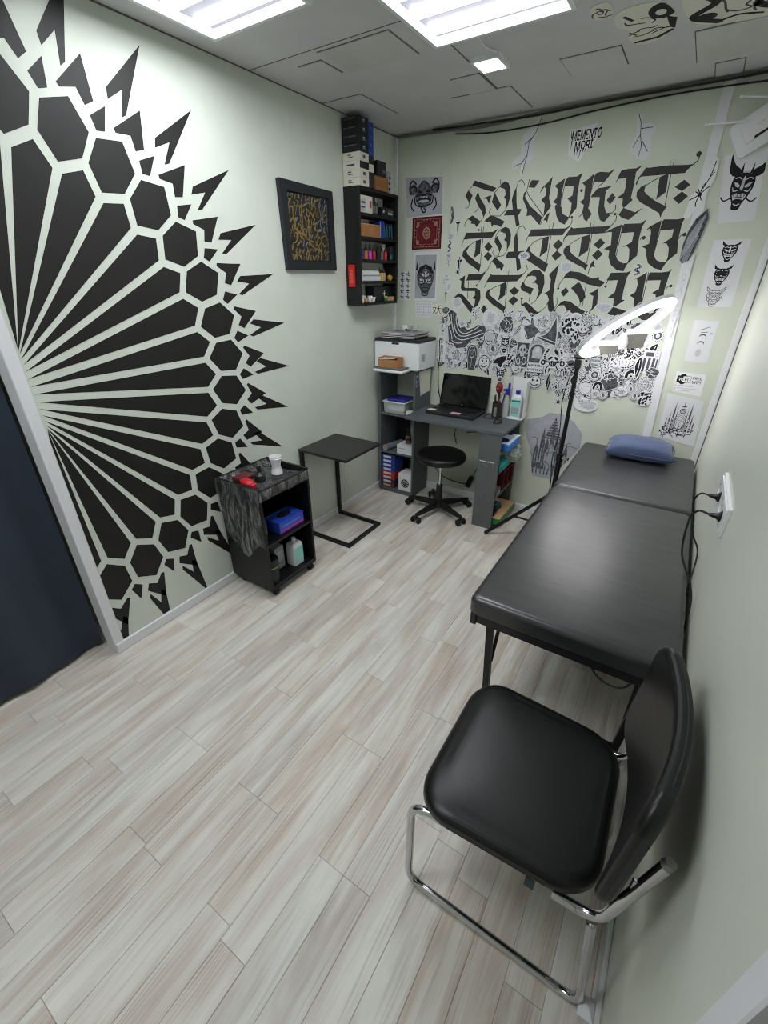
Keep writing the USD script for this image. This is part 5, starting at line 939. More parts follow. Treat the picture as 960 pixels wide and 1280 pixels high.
t = Thing('red_bag', 'crumpled red packet on the trolley top', 'packet'); rb = trimesh.creation.icosphere(3, 1.0); vv = rb.vertices; rb.vertices = vv * np.array([.045, .03, .022]) * (1 + .3 * (meshkit.fbm(vv * 2.2 + 9, 3)[:, None] - .5)); rb.apply_translation((.20, -1.815, ztop + .022)); rb.vertices[:, 2] = np.maximum(rb.vertices[:, 2], ztop + .0005); rb2 = rot(move(rb, (-.06, .05, .0)), 20, (0, 0, 1), (.14, -1.76, 0)); t.add('packet', rb, 'red_plastic', smooth=40); t.add('flap', bx(.235, .262, -1.835, -1.80, ztop + .001, ztop + .03, .006), 'red_plastic'); t.done()
one('film_fold', rounded(.075, .155, -1.82, -1.72, ztop + .0005, ztop + .03, .012), 'dark_red', 'dark red pouch at the back of the trolley top', 'pouch')
zs = .3515
def glove_box(x0, x1, y0, y1, z0, h):
    t = Thing('glove_box', 'blue glove box with a pink band on the middle shelf of the trolley', 'box')
    b = t.add('carton', bx(x0, x1, y0, y1, z0, z0 + h, .002), 'glove_blue'); t.add('pink_band', bx(x1 + .0002, x1 + .001, y0 + .003, y1 - .003, z0 + .004, z0 + .022, .0002), 'pink_print', parent=b)
    t.add('opening', onz(EL((x0 + x1) / 2, (y0 + y1) / 2, .03, .05), z0 + h + .0002, .0008), 'dark_plastic', parent=b); t.add('print', bx(x1 + .0002, x1 + .0008, y0 + .02, y1 - .03, z0 + .034, z0 + .05, .0002), 'blue_bright', parent=b); t.add('print', onz(sbox(x0 + .008, y0 + .006, x0 + .022, y1 - .02), z0 + h + .0002, .0006), 'blue_bright', parent=b); t.done()
def onz(g, z, th): m = ext(g, th); return move(m, (0, 0, z))
glove_box(.19, .318, -1.735, -1.535, zs, .072)
t = Thing('spray_bottle', 'dark slim bottle on the middle shelf of the trolley', 'bottle'); t.add('body', lathe([(0, 0), (.026, 0), (.028, .004), (.028, .11), (.018, .13), (.014, .15), (0, .15)], .26, -1.815, zs), 'dark_plastic', smooth=40); t.add('cap', lathe([(0, .1505), (.016, .1505), (.016, .185), (.012, .19), (0, .19)], .26, -1.815, zs), 'black_plastic'); t.add('label', lathe([(.0282, .03), (.0286, .03), (.0286, .09), (.0282, .09)], .26, -1.815, zs), 'mid_grey'); t.done()
t = Thing('clear_jar', 'smoky clear jar beside the glove box', 'jar'); t.add('body', lathe([(0, 0), (.03, 0), (.032, .004), (.032, .1), (.028, .105), (0, .105)], .13, -1.785, zs), 'clear_box', smooth=40); t.add('lid', lathe([(0, .1055), (.033, .1055), (.033, .122), (0, .123)], .13, -1.785, zs), 'grey_plastic'); t.done()
zb = .0725
t = Thing('black_jar', 'tall black jar with a lime ring on the bottom shelf', 'jar'); t.add('body', lathe([(0, 0), (.041, 0), (.043, .005), (.043, .10), (0, .10)], .29, -1.812, zb), 'black_plastic', smooth=40); t.add('ring', lathe([(.0, .1002), (.0445, .1002), (.0445, .1055), (0, .1055)], .29, -1.812, zb), 'lime'); t.add('lid', lathe([(0, .106), (.044, .106), (.046, .11), (.046, .15), (.043, .154), (0, .155)], .29, -1.812, zb), 'black_plastic', smooth=40); t.done()
t = Thing('soap_bottle', 'square white bottle with a mint label on the bottom shelf of the trolley', 'bottle'); b = t.add('body', move(pad(.075, .085, .014, [(.002, 0), (0, .003), (0, .135), (.01, .15), (.028, .158)], 4), (.275, -1.60, zb)), 'white_plastic', smooth=40); t.add('label', bx(.3128, .3136, -1.635, -1.565, zb + .02, zb + .125, .0002), 'teal_label', parent=b); t.add('cap', lathe([(0, .1585), (.013, .1585), (.013, .18), (0, .181)], .275, -1.60, zb), 'white_plastic'); t.done()
t = Thing('grey_carton', 'pale grey carton between the jar and the white bottle', 'box'); b = t.add('carton', bx(.18, .245, -1.735, -1.66, zb, zb + .15, .002), 'clear_box' if False else 'paper_grey'); t.add('print', bx(.2452, .246, -1.725, -1.67, zb + .05, zb + .12, .0002), 'ink_pale', parent=b); t.done()
t = Thing('mint_carton', 'pale mint carton behind the black jar', 'box'); b = t.add('carton', bx(.13, .21, -1.85, -1.765, zb, zb + .165, .002), 'teal_label'); t.add('top_flap', bx(.132, .208, -1.848, -1.767, zb + .1652, zb + .1662, .0003), 'paper', parent=b); t.done()

# ------------------------------------------------------------------ framed lettering painting on the left wall
t = Thing('painting', 'black canvas of gold and blue brush lettering in a black frame on the mural wall', 'painting')
PQ = [(-1.176, 2.114), (-.741, 2.104), (-.732, 1.698), (-1.163, 1.698)]
q = PG(PQ); inn = sbox(-1.125, 1.742, -.782, 2.066)
t.add('frame', onleft(q.difference(inn), .001, .026), 'frame_black', smooth=False); t.add('canvas', onleft(inn.buffer(-.001), .002, .014), 'canvas_black', smooth=False)
r9 = random.Random(21); gold, blue = [], []
for row in range(9):
    for k in range(17):
        x, z = -1.113 + k * .0202 + r9.uniform(-.006, .006), 1.762 + row * .0365 + r9.uniform(-.008, .008); L = r9.uniform(.018, .05); a = r9.choice([90, 90, 75, 105, 20, 40, 60, 130])
        dx, dz = L / 2 * math.cos(math.radians(a)), L / 2 * math.sin(math.radians(a)); c = r9.uniform(-.012, .012)
        g = LN(spline([(x - dx, z - dz), (x + c, z + c), (x + dx, z + dz)], 3), r9.uniform(.004, .009), 2); (blue if r9.random() < (.55 if k > 12 and row > 3 else .15) else gold).append(g)
for sx, z in ((-1.05, 1.93), (-.98, 1.90), (-.93, 1.86)): gold.append(LN(spline([(sx - .03, z + .07), (sx - .02, z - .03), (sx + .06, z - .06)], 5), .009, 2))
gi = inn.buffer(-.006)
for q in polys(U(gold).intersection(gi)): t.add('brush_stroke', onleft(q, .016, .0004), 'gold_paint', smooth=False)
for q in polys(U(blue).intersection(gi)): t.add('brush_stroke', onleft(q, .0162, .0004), 'blue_paint', smooth=False, label='pale blue brush stroke')
t.done()

# ------------------------------------------------------------------ wall cabinet in the corner with its contents
KX, K0, K1, KB, KT = .118, -.602, -.142, 1.490, 2.145
t = Thing('wall_cabinet', 'black open wall cabinet of five shelves in the left corner', 'cabinet')
t.add('side_panel', bx(.001, KX, K0, K0 + .016, KB, KT, .001), 'black_board'); t.add('side_panel', bx(.001, KX, K1 - .016, K1, KB, KT, .001), 'black_board')
SH = [KB, 1.620, 1.747, 1.873, 1.998]
for z in SH: t.add('shelf', bx(.001, KX, K0 + .0165, K1 - .0165, z, z + .016, .001), 'black_board')
t.add('top_board', bx(.001, KX, K0 + .0165, K1 - .0165, KT - .016, KT, .001), 'black_board')
t.done()
t = Thing('red_tag', 'upright red plastic tag on the near side of the wall cabinet', 'tag'); m = trimesh.creation.extrude_polygon(sbox(.028, 1.606, .072, 1.728).buffer(.003), .006, engine='earcut'); v = m.vertices; m = trimesh.Trimesh(np.c_[v[:, 0], K0 - .0005 - v[:, 2], v[:, 1]], m.faces, process=False); t.add('plate', m, 'red_plastic')
gq = U([sbox(.04, z, .06, z + .006) for z in np.arange(1.625, 1.70, .011)]); m = ext(gq, .0004); v = m.vertices; t.add('embossing', trimesh.Trimesh(np.c_[v[:, 0], K0 - .0066 - v[:, 2], v[:, 1]], m.faces, process=False), 'ink_orange', smooth=False); t.done()
def carton(name, label, x0, x1, y0, y1, z0, z1, m, prints=(), cat_='box', group=None):
    t = Thing(name, label, cat_, group); b = t.add('carton', bx(x0, x1, y0, y1, z0, z1, .0015), m)
    for face, a0, a1, b0, b1, pm in prints:     # fractions across / up the face
        if face == 'y': t.add('print', bx(x0 + (x1 - x0) * a0, x0 + (x1 - x0) * a1, y0 - .0008, y0 - .0001, z0 + (z1 - z0) * b0, z0 + (z1 - z0) * b1, .0002), pm, parent=b)
        else: t.add('print', bx(x1 + .0001, x1 + .0008, y0 + (y1 - y0) * a0, y0 + (y1 - y0) * a1, z0 + (z1 - z0) * b0, z0 + (z1 - z0) * b1, .0002), pm, parent=b)
    t.done()
g0 = .0005
ORD = ['lowest', 'second', 'third', 'uppermost']
for k in range(4):
    z = KT + g0 + k * .0403
    carton('needle_box', f'{ORD[k]} of the four white boxes stacked on the wall cabinet', .004, .128, -.600, -.505, z, z + .0398, 'box_white', [('y', .3, .62, .35, .45, 'ink_soft'), ('y', .3, .5, .6, .72, 'ink_soft'), ('x', .35, .6, .3, .7, 'ink_soft')] if k != 2 else [('y', .25, .7, .4, .6, 'ink_soft'), ('x', .02, .98, .08, .92, 'box_black')], group='white boxes on the cabinet')
for k in range(4):
    z = KT + g0 + .1612 + k * .0403
    carton('cartridge_box', f'{ORD[k]} of the four black boxes stacked up to the ceiling', .004, .128, -.600, -.505, z, z + .0398, 'box_black', [('y', .12, .3, .68, .8, 'mid_grey'), ('y', .36, .82, .68, .82, 'mid_grey'), ('x', .35, .62, .35, .6, 'grey_plastic'), ('x', .4, .6, .62, .75, 'teal_label')], group='black boxes on the cabinet')
for k in range(8):
    z = KT + g0 + k * .0392; mm = ['box_black', 'box_black', 'box_white', 'box_black', 'box_blue', 'box_blue', 'box_blue', 'box_blue'][k]
    carton('slim_box', ['lowest slim black box behind the white boxes', 'second slim black box behind the white boxes', 'slim white box behind the white boxes', 'slim black box just under the blue ones', 'lowest slim blue box behind the black boxes', 'second slim blue box behind the black boxes', 'third slim blue box behind the black boxes', 'topmost slim blue box behind the black boxes'][k], .004, .125, -.5035, -.448, z, z + .0387, mm, [('x', .4, .6, .15, .4, 'blue_bright')] if k > 3 else [], group='slim boxes behind the stack')
t = Thing('wooden_box', 'small wooden drawer box on the wall cabinet', 'box'); b = t.add('body', bx(.004, .108, -.41, -.255, KT + g0, KT + .075, .002), 'wood_box')
for k in range(3): t.add('slat', bx(.1082, .1105, -.405, -.26, KT + .004 + k * .024, KT + .024 + k * .024, .001), 'wood_box', parent=b)
t.done()
carton('lens_box', 'small black box standing on the wooden drawer box', .02, .095, -.36, -.262, KT + .0756, KT + .16, 'box_black', [('x', .55, .95, .3, .5, 'mid_grey')])
carton('card_stack', 'narrow grey stack of cards beside the wooden box', .03, .108, -.252, -.225, KT + g0, KT + .118, 'paper_grey', [('x', .1, .9, .15, .25, 'ink'), ('x', .1, .9, .4, .5, 'ink'), ('x', .1, .9, .65, .75, 'ink')], 'cards')
s_ = [z + .0165 for z in SH]
carton('printed_box', 'white printed box on the top shelf of the wall cabinet', .012, .10, K0 + .03, -.43, s_[4], s_[4] + .092, 'box_white', [('x', .08, .45, .15, .8, 'ink_pale'), ('x', .14, .4, .55, .65, 'ink_soft'), ('x', .14, .4, .3, .4, 'ink_soft'), ('x', .5, .72, .2, .7, 'paper'), ('x', .8, .92, .35, .75, 'red_box')])
for k, y in enumerate((-.395, -.362)):
    t = Thing('pump_bottle', ['dark slim bottle next to the white printed box', 'dark slim bottle with a pale cap in the cabinet top shelf'][k], 'bottle'); t.add('body', lathe([(0, 0), (.013, 0), (.014, .003), (.014, .06), (.007, .072), (0, .072)], .08, y, s_[4]), 'dark_plastic', smooth=40); t.add('cap', lathe([(0, .0722), (.008, .0722), (.008, .095), (0, .096)], .08, y, s_[4]), ['black_plastic', 'grey_plastic'][k]); t.add('label', lathe([(.0141, .012), (.0144, .012), (.0144, .05), (.0141, .05)], .08, y, s_[4]), 'mid_grey'); t.done()
carton('black_carton', 'black box with a white mark at the right of the top shelf', .012, .10, -.322, -.165, s_[4], s_[4] + .052, 'box_black', [('x', .1, .2, .4, .7, 'paper'), ('x', .48, .85, .3, .5, 'teal_label'), ('x', .5, .9, .55, .75, 'mid_grey')])
carton('carton_brown', 'long brown cardboard box on the second shelf of the wall cabinet', .012, .10, K0 + .022, -.345, s_[3], s_[3] + .072, 'cardboard', [('x', .05, .95, .92, .99, 'tan')])
carton('blue_carton', 'bright blue box standing on the second shelf of the wall cabinet', .012, .10, -.342, -.29, s_[3], s_[3] + .098, 'box_blue', [('x', .02, .1, .05, .9, 'paper')])
for k in range(4):
    m = rot(bx(.02, .098, -.285 + k * .03, -.266 + k * .03, s_[3] + .0035, s_[3] + .09, .001), 9, (1, 0, 0), (0, -.266 + k * .03, s_[3]))
    t = Thing('dark_booklet', ['leftmost dark teal booklet leaning on the blue box', 'second dark teal booklet leaning in the cabinet', 'third dark teal booklet leaning in the cabinet', 'rightmost dark teal booklet leaning in the cabinet'][k], 'booklet', 'leaning booklets'); b = t.add('cover', m, 'navy_box' if k % 2 else 'canvas_black'); t.add('stripe', rot(bx(.0982, .0988, -.281 + k * .03, -.274 + k * .03, s_[3] + .01, s_[3] + .08, .0002), 9, (1, 0, 0), (0, -.266 + k * .03, s_[3])), 'teal', parent=b); t.done()
cols = [('blue', 'ink_blue'), ('blue', 'ink_blue'), ('white', 'paper'), ('orange', 'ink_orange'), ('orange', 'ink_orange'), ('violet', 'pink_print'), ('red', 'ink_red'), ('red', 'ink_red'), ('tan', 'tan'), ('black', 'box_black'), ('black', 'box_black'), ('black', 'mid_grey'), ('white', 'paper'), ('pink', 'red_plastic')]
def ink_bottle(x, y, z, m, label, group, s=1.):
    t = Thing('ink_bottle', label, 'ink bottle', group); t.add('body', lathe([(0, 0), (.0115 * s, 0), (.0125 * s, .003), (.0125 * s, .045), (.009 * s, .05), (0, .05)], x, y, z, 16), m, smooth=40); t.add('cap', lathe([(0, .0502), (.0095 * s, .0502), (.0095 * s, .06), (.004 * s, .068), (.002, .088), (0, .089)], x, y, z, 16), 'black_plastic', smooth=40); t.done()
nth = {}
for k, (nm, m) in enumerate(cols):
    nth[nm] = nth.get(nm, 0) + 1; tot = sum(c[0] == nm for c in cols)
    ink_bottle(.07 + .018 * (k % 2), K0 + .034 + k * .0238, s_[2], m, f'{"" if tot == 1 else ["first ", "second ", "third "][nth[nm] - 1]}{nm} tattoo ink bottle in the row on the third shelf', 'ink bottles on the third shelf')
carton('white_tube_box', 'tall white carton at the end of the ink bottle row', .02, .07, -.262, -.232, s_[2], s_[2] + .098, 'box_white')
carton('teal_dark_box', 'dark carton at the right end of the ink shelf', .012, .10, -.222, -.166, s_[2], s_[2] + .085, 'box_black', [('x', .1, .6, .1, .4, 'teal')])
carton('roll_box', 'long white carton lying on the fourth shelf of the wall cabinet', .03, .10, K0 + .05, -.335, s_[1], s_[1] + .030, 'paper', [('x', .02, .98, .9, .98, 'ink_pale')])
carton('small_white_carton', 'small white carton at the left of the fourth shelf', .03, .10, K0 + .019, K0 + .048, s_[1], s_[1] + .045, 'paper_bright')
t = Thing('paper_roll', 'white paper roll lying on the long white carton', 'paper roll'); t.add('roll', cyl((.065, K0 + .075, s_[1] + .0478), (.065, -.33, s_[1] + .0478), .0172, 18), 'paper_bright', smooth=40); t.add('core', cyl((.065, K0 + .0735, s_[1] + .0478), (.065, K0 + .0755, s_[1] + .0478), .008, 12), 'cardboard'); t.done()
for k in range(3): ink_bottle(.075, -.315 + k * .0275, s_[1], ['tan', 'yellow', 'tan'][k], ['left tan bottle on the fourth shelf', 'yellow bottle on the fourth shelf', 'right tan bottle on the fourth shelf'][k], 'bottles on the fourth shelf')
t = Thing('orange_ball', 'small orange ball pot at the right of the fourth shelf', 'pot'); t.add('body', lathe([(0, 0), (.012, .001), (.019, .01), (.021, .02), (.018, .031), (.012, .036), (0, .036)], .08, -.19, s_[1]), 'orange', smooth=40); t.add('stud', lathe([(0, .0362), (.006, .0362), (.005, .04), (0, .041)], .08, -.19, s_[1]), 'orange'); t.done()
t = Thing('cream_jar', 'pale jar at the left of the lowest cabinet shelf', 'jar'); t.add('body', lathe([(0, 0), (.024, 0), (.026, .004), (.026, .035), (0, .035)], .075, K0 + .05, s_[0]), 'paper_card', smooth=40); t.add('lid', lathe([(0, .0352), (.027, .0352), (.027, .046), (0, .047)], .075, K0 + .05, s_[0]), 'paper_card'); t.done()
t = Thing('tissue_pack', 'small crumpled tissue pack on the lowest cabinet shelf', 'tissues'); b = t.add('pack', bx(.045, .095, -.515, -.475, s_[0], s_[0] + .024, .005), 'tan'); t.add('tissue', hullm([(.06, -.508, s_[0] + .0245), (.085, -.49, s_[0] + .0245), (.07, -.48, s_[0] + .0245), (.072, -.494, s_[0] + .048)]), 'paper', parent=b); t.done()
for k, (y, h_) in enumerate(((-.455, .03), (-.415, .022))):
    t = Thing('white_cup_stack', ['taller stack of small white ink cups on the lowest shelf', 'shorter stack of small white ink cups on the lowest shelf'][k], 'cups'); t.add('cup', lathe([(0, 0), (.013, 0), (.017, h_), (.015, h_), (.012, .003), (0, .003)], .085, y, s_[0]), 'paper_bright', smooth=40); t.add('cup', lathe([(.0165, h_ + .0002), (.0185, h_ + .0002), (.0195, h_ + .01), (.0175, h_ + .01)], .085, y, s_[0]), 'paper_bright'); t.done()
carton('machine_box', 'black box with a white cross mark on the lowest cabinet shelf', .012, .08, -.392, -.165, s_[0], s_[0] + .096, 'box_black', [('x', .55, .6, .3, .7, 'paper'), ('x', .48, .67, .46, .54, 'paper')])
t = Thing('green_pot', 'tiny dark green pot in front of the black box', 'pot'); t.add('body', lathe([(0, 0), (.011, 0), (.012, .02), (.009, .024), (0, .024)], .097, -.268, s_[0], 14), 'green', smooth=40); t.add('cap', lathe([(0, .0242), (.01, .0242), (.01, .032), (0, .032)], .097, -.268, s_[0], 14), 'yellow'); t.done()
carton('brown_packet', 'small pinkish brown carton at the right of the lowest shelf', .083, .108, -.235, -.17, s_[0], s_[0] + .028, 'tan')
# ------------------------------------------------------------------ desk: shelf tower, worktop, end unit
t = Thing('desk', 'dark grey desk with a shelf tower on the left and an end shelf unit', 'desk')
A0, A1, TY, TT = .034, .366, -.274, 1.036
t.add('tower_side', bx(A0, A0 + .016, TY, -.016, 0, TT - .0165, .001), 'grey_laminate'); t.add('tower_side', bx(A1 - .016, A1, TY, -.016, 0, TT - .0165, .001), 'grey_laminate')
t.add('tower_top', bx(A0, A1, TY, -.016, TT - .016, TT, .001), 'grey_laminate')
TS_ = [.022, .352, .676]
for z in TS_: t.add('shelf', bx(A0 + .0165, A1 - .0165, TY + .004, -.016, z, z + .016, .001), 'grey_laminate')
t.add('tower_kickboard', bx(A0 + .0165, A1 - .0165, TY + .006, TY + .02, 0, .0215, .001), 'grey_laminate')
t.add('tower_back', bx(A0 + .0165, A0 + .15, -.020, -.0165, .04, .675, .0008), 'black_board')
t.add('worktop', bx(.3665, 1.137, -.437, -.016, .722, .745, .0015), 'grey_laminate')
t.add('end_panel', bx(.972, 1.122, -.430, -.414, 0, .7215, .001), 'grey_panel', label='narrow grey front panel of the end shelf unit')
t.add('end_back', bx(.972, .988, -.4135, -.018, 0, .7215, .001), 'grey_panel'); t.add('end_wall_panel', bx(.9885, 1.122, -.034, -.018, 0, .7215, .001), 'grey_panel')
US = [.018, .235, .43, .575]
for z in US: t.add('end_shelf', bx(.9885, 1.122, -.4135, -.0345, z, z + .014, .001), 'grey_panel')
for (x, z) in ((1.02, .495), (1.085, .492), (1.02, .245), (1.085, .24), (1.02, .03), (1.085, .028)):
    t.add('screw_cap', move(rot(lathe([(0, 0), (.004, 0), (.0035, .0012), (0, .0014)], 0, 0, 0, 10), 90, (1, 0, 0)), (x, -.4301, z)), 'grey_plastic')
mm = [sbox(x, .517, x + w_, .525) for x, w_ in ((.985, .009), (.996, .007), (1.005, .008), (1.015, .009), (1.026, .007), (1.043, .010), (1.055, .007), (1.064, .008), (1.074, .007), (1.083, .008))]
t.add('caption_print', onback(U(mm), -.4302, .0004), 'paper', smooth=False)
t.done()

# ------------------------------------------------------------------ printer on the tower
PZ = TT + .0008
t = Thing('printer', 'white laser printer with a dark top, on the desk tower', 'printer')
px0, px1, py0, py1 = .012, .398, -.300, -.024
body = bx(px0, px1, py0, py1, PZ + .008, PZ + .200, .010)
t.add('body', body, 'white_plastic'); t.add('foot_frame', bx(px0 + .015, px1 - .015, py0 + .015, py1 - .01, PZ, PZ + .0078, .001), 'dark_plastic')
t.add('top_cover', bx(px0 + .002, px1 - .002, py0 + .002, py1, PZ + .2005, PZ + .222, .006), 'dark_plastic')
tr = t.add('paper_tray', bx(.080, .330, -.420, py0 - .0005, PZ + .002, PZ + .022, .006), 'white_plastic'); t.add('tray_lining', bx(.087, .323, -.412, py0 - .001, PZ + .0222, PZ + .036, .003), 'mid_grey', parent=tr)
t.add('front_panel', bx(.05, .33, py0 - .0022, py0 - .0002, PZ + .075, PZ + .165, .0008), 'white_gloss'); t.add('handle_recess', bx(.17, .23, py0 - .0016, py0 - .0002, PZ + .185, PZ + .199, .0006), 'dark_plastic')
vt = t.add('side_vent', bx(px1 + .0002, px1 + .0012, -.25, -.20, PZ + .07, PZ + .125, .0004), 'trim_dull')
for k in range(6): t.add('vent_slot', bx(px1 + .0013, px1 + .0019, -.247, -.203, PZ + .074 + k * .0085, PZ + .078 + k * .0085, .0003), 'grey_plastic', parent=vt)
t.done()
t = Thing('cardboard_box', 'small open brown cardboard box on the printer tray', 'box'); z0 = PZ + .0366
b = t.add('carton', cat([bx(.115, .285, -.405, -.401, z0, z0 + .055, .001), bx(.115, .285, -.330, -.326, z0, z0 + .07, .001), bx(.281, .285, -.4005, -.3305, z0, z0 + .07, .001), bx(.115, .119, -.4005, -.3305, z0, z0 + .065, .001), bx(.1195, .2805, -.4005, -.3305, z0, z0 + .003, .001)]), 'cardboard')
t.add('paper_slip', rot(bx(.122, .245, -.400, -.335, z0 + .058, z0 + .062, .001), -4, (0, 1, 0), (.2, -.37, z0 + .06)), 'paper', parent=b); t.add('blue_mark', rot(bx(.16, .22, -.385, -.375, z0 + .0622, z0 + .0632, .0002), -4, (0, 1, 0), (.2, -.37, z0 + .06)), 'blue_bright', parent=b); t.done()
tz = PZ + .2225
for k, (dx, dy, h_, m, lab, deg) in enumerate(((0, 0, .012, 'box_black', 'black folder lying lowest on the printer', 2), (.01, -.004, .008, 'foil', 'shiny sleeve in the pile on the printer', -3), (-.004, .006, .010, 'wood_box', 'brown clipboard in the pile on the printer', 4), (.006, 0, .008, 'paper_grey', 'grey paper wad on top of the printer pile', -2))):
    t = Thing('folder', lab, 'folder', 'pile on the printer'); m0 = rot(bx(.06 + dx, .345 + dx, -.275 + dy, -.055 + dy, tz, tz + h_, .002), deg, (0, 0, 1), (.2, -.165, 0)); b = t.add('cover', m0, m); t.add('edge_sheet', rot(bx(.066 + dx, .339 + dx, -.2765 + dy, -.2755 + dy, tz + h_ * .3, tz + h_ * .7, .0002), deg, (0, 0, 1), (.2, -.165, 0)), 'paper', parent=b); t.done(); tz += h_ + .0006
def curled(cx, cy, z, w, d, h, deg, m, label):
    u, v = np.meshgrid(np.linspace(-1, 1, 13), np.linspace(-1, 1, 7), indexing='ij'); P = np.stack([u * w / 2, v * d / 2, h * np.abs(u) ** 2.2 + .002], -1).reshape(-1, 3); n, k = 13, 7; Fc = []
    top = P + [0, 0, .0008]; A = np.vstack([P, top]); o = n * k
    for i in range(n - 1):
        for j in range(k - 1): a, b, c, d_ = i * k + j, (i + 1) * k + j, (i + 1) * k + j + 1, i * k + j + 1; Fc += [(a, c, b), (a, d_, c), (o + a, o + b, o + c), (o + a, o + c, o + d_)]
    mm = move(rot(trimesh.Trimesh(A, Fc, process=False), deg, (0, 0, 1)), (cx, cy, z)); t = Thing('paper_scrap', label, 'paper', 'scraps on the printer'); b = t.add('scrap', mm, m, smooth=False)
    q = mm.copy(); cen = np.array([cx, cy, 0]); q.vertices = (q.vertices - cen) * [.55, .6, 1] + cen + [0, 0, h * .62 * 0 + .0012]; q.vertices[:, 2] = np.interp(np.abs((mm.vertices - cen) @ np.array([math.cos(math.radians(deg)), math.sin(math.radians(deg)), 0]) * .55), np.linspace(0, w / 2, 9), z + .0042 + h * np.linspace(0, 1, 9) ** 2.2); t.add('print', q, 'ink', smooth=False); t.done()
curled(.15, -.17, tz, .06, .05, .03, 20, 'paper', 'left curled scrap of tattoo paper on the printer pile')
curled(.205, -.13, tz, .07, .06, .036, -10, 'paper_bright', 'middle curled scrap of tattoo paper on the printer pile')
curled(.275, -.15, tz, .06, .05, .04, 35, 'paper', 'right curled scrap of tattoo paper on the printer pile')

# ------------------------------------------------------------------ things in the tower
z = TS_[2] + .0165
t = Thing('storage_box', 'clear storage box with a blue lid in the tower, above the desk level', 'storage box')
def tub(x0, x1, y0, y1, z0, h):
    a = pad(x1 - x0, y1 - y0, .015, [(.010, 0), (.007, .004), (.0, h)], 4); return move(a, ((x0 + x1) / 2, (y0 + y1) / 2, z0))
t.add('tub', tub(.065, .265, -.262, -.10, z, .085), 'clear_box', smooth=40); t.add('contents', bx(.085, .245, -.245, -.12, z + .005, z + .06, .02), 'paper'); t.add('lid_rim', bx(.06, .27, -.267, -.095, z + .0855, z + .094, .004), 'white_plastic'); t.add('lid', bx(.10, .262, -.262, -.10, z + .0945, z + .118, .01), 'blue_cap'); t.done()
carton('cream_packet', 'small cream packet beside the clear storage box', .275, .345, -.255, -.20, z, z + .032, 'paper_card')
z = TS_[1] + .0165
t = Thing('foil_roll', 'roll of grey plastic film lying in the tower middle shelf', 'roll'); t.add('roll', cyl((.090, -.270, z + .0265), (.135, -.07, z + .0265), .026, 22), 'foil', smooth=40); t.add('core', tube([(.0898, -.271, z + .0265), (.0904, -.2685, z + .0265)], .012, 14), 'cardboard'); t.done()
carton('white_carton', 'flat white carton under the metal bottle in the tower', .205, .345, -.268, -.10, z, z + .075, 'paper', [('y', .1, .6, .55, .7, 'ink_pale')])
t = Thing('metal_bottle', 'small dark metal pump bottle on the white carton', 'bottle'); t.add('body', lathe([(0, 0), (.024, 0), (.026, .003), (.026, .06), (.022, .07), (0, .07)], .275, -.2, z + .0756), 'brass_dark', smooth=40); t.add('band', lathe([(.0262, .03), (.0268, .03), (.0268, .05), (.0262, .05)], .275, -.2, z + .0756), 'black_plastic'); t.add('cap', lathe([(0, .0702), (.02, .0702), (.02, .095), (.008, .1), (.008, .115), (.011, .117), (.011, .13), (0, .131)], .275, -.2, z + .0756), 'steel_dark', smooth=40); t.done()
z = TS_[0] + .0165
for k, (m, nm) in enumerate((('dark_red', 'lowest dark red'), ('navy_box', 'navy'), ('red_box', 'lower red'), ('red_box', 'upper red'), ('box_blue', 'lowest blue'), ('box_blue', 'second blue'), ('box_blue', 'third blue'), ('navy_box', 'topmost dark blue'))):
    carton('cartridge_carton', f'{nm} carton with a pale label in the tower foot stack', .058, .185, -.266, -.12, z + k * .0372, z + k * .0372 + .0367, m, [('y', .12, .72, .2, .72, 'paper' if k else 'tan')], group='cartridge cartons in the tower')
t = Thing('fan_box', 'white carton with a black wheel print at the foot of the tower', 'box'); b = t.add('carton', bx(.222, .345, -.266, -.14, z, z + .155, .002), 'paper_bright')
g = U(RG(.288, z + .07, .038, .029, 8), RG(.288, z + .07, .022, .012, 6), [LN([(.288 + .022 * math.cos(a), z + .07 + .022 * math.sin(a)), (.288 + .03 * math.cos(a), z + .07 + .03 * math.sin(a))], .006) for a in np.linspace(0, 2 * PI, 9)[:-1]]); t.add('print', onback(g, -.2661, .0004), 'ink', smooth=False, parent=b); t.add('print', onback(Point(.288, z + .07).buffer(.010), -.2661, .0004), 'dark_red', smooth=False, parent=b); t.done()
# papers clipped on the right flank of the tower
def onflank(g, x, th): m = ext(g, th); v = m.vertices; return trimesh.Trimesh(np.c_[x + v[:, 2], v[:, 0], v[:, 1]], m.faces, process=False)
t = Thing('hanging_papers', 'sheaf of white papers hanging on the right flank of the tower', 'papers')
for k in range(3): t.add('sheet', onflank(PG([(-.225 + k * .012, 1.03), (-.04, 1.028), (-.045, .868 - k * .004), (-.19 + k * .01, .842 + k * .006)]), A1 + .0012 + k * .0022, .0006), 'paper' if k < 2 else 'paper_card', smooth=False)
t.done()
t = Thing('blue_sticker', 'small blue patterned sticker on the front of the tower flank', 'sticker'); t.add('paper', onflank(PG([(-.268, 1.01), (-.232, 1.012), (-.228, .93), (-.262, .92)]), A1 + .0006, .0006), 'paper_grey', smooth=False); t.add('print', onflank(U([EL(-.25, .98, .011, .014), EL(-.246, .945, .01, .012)]), A1 + .0013, .0003), 'navy_box', smooth=False); t.done()

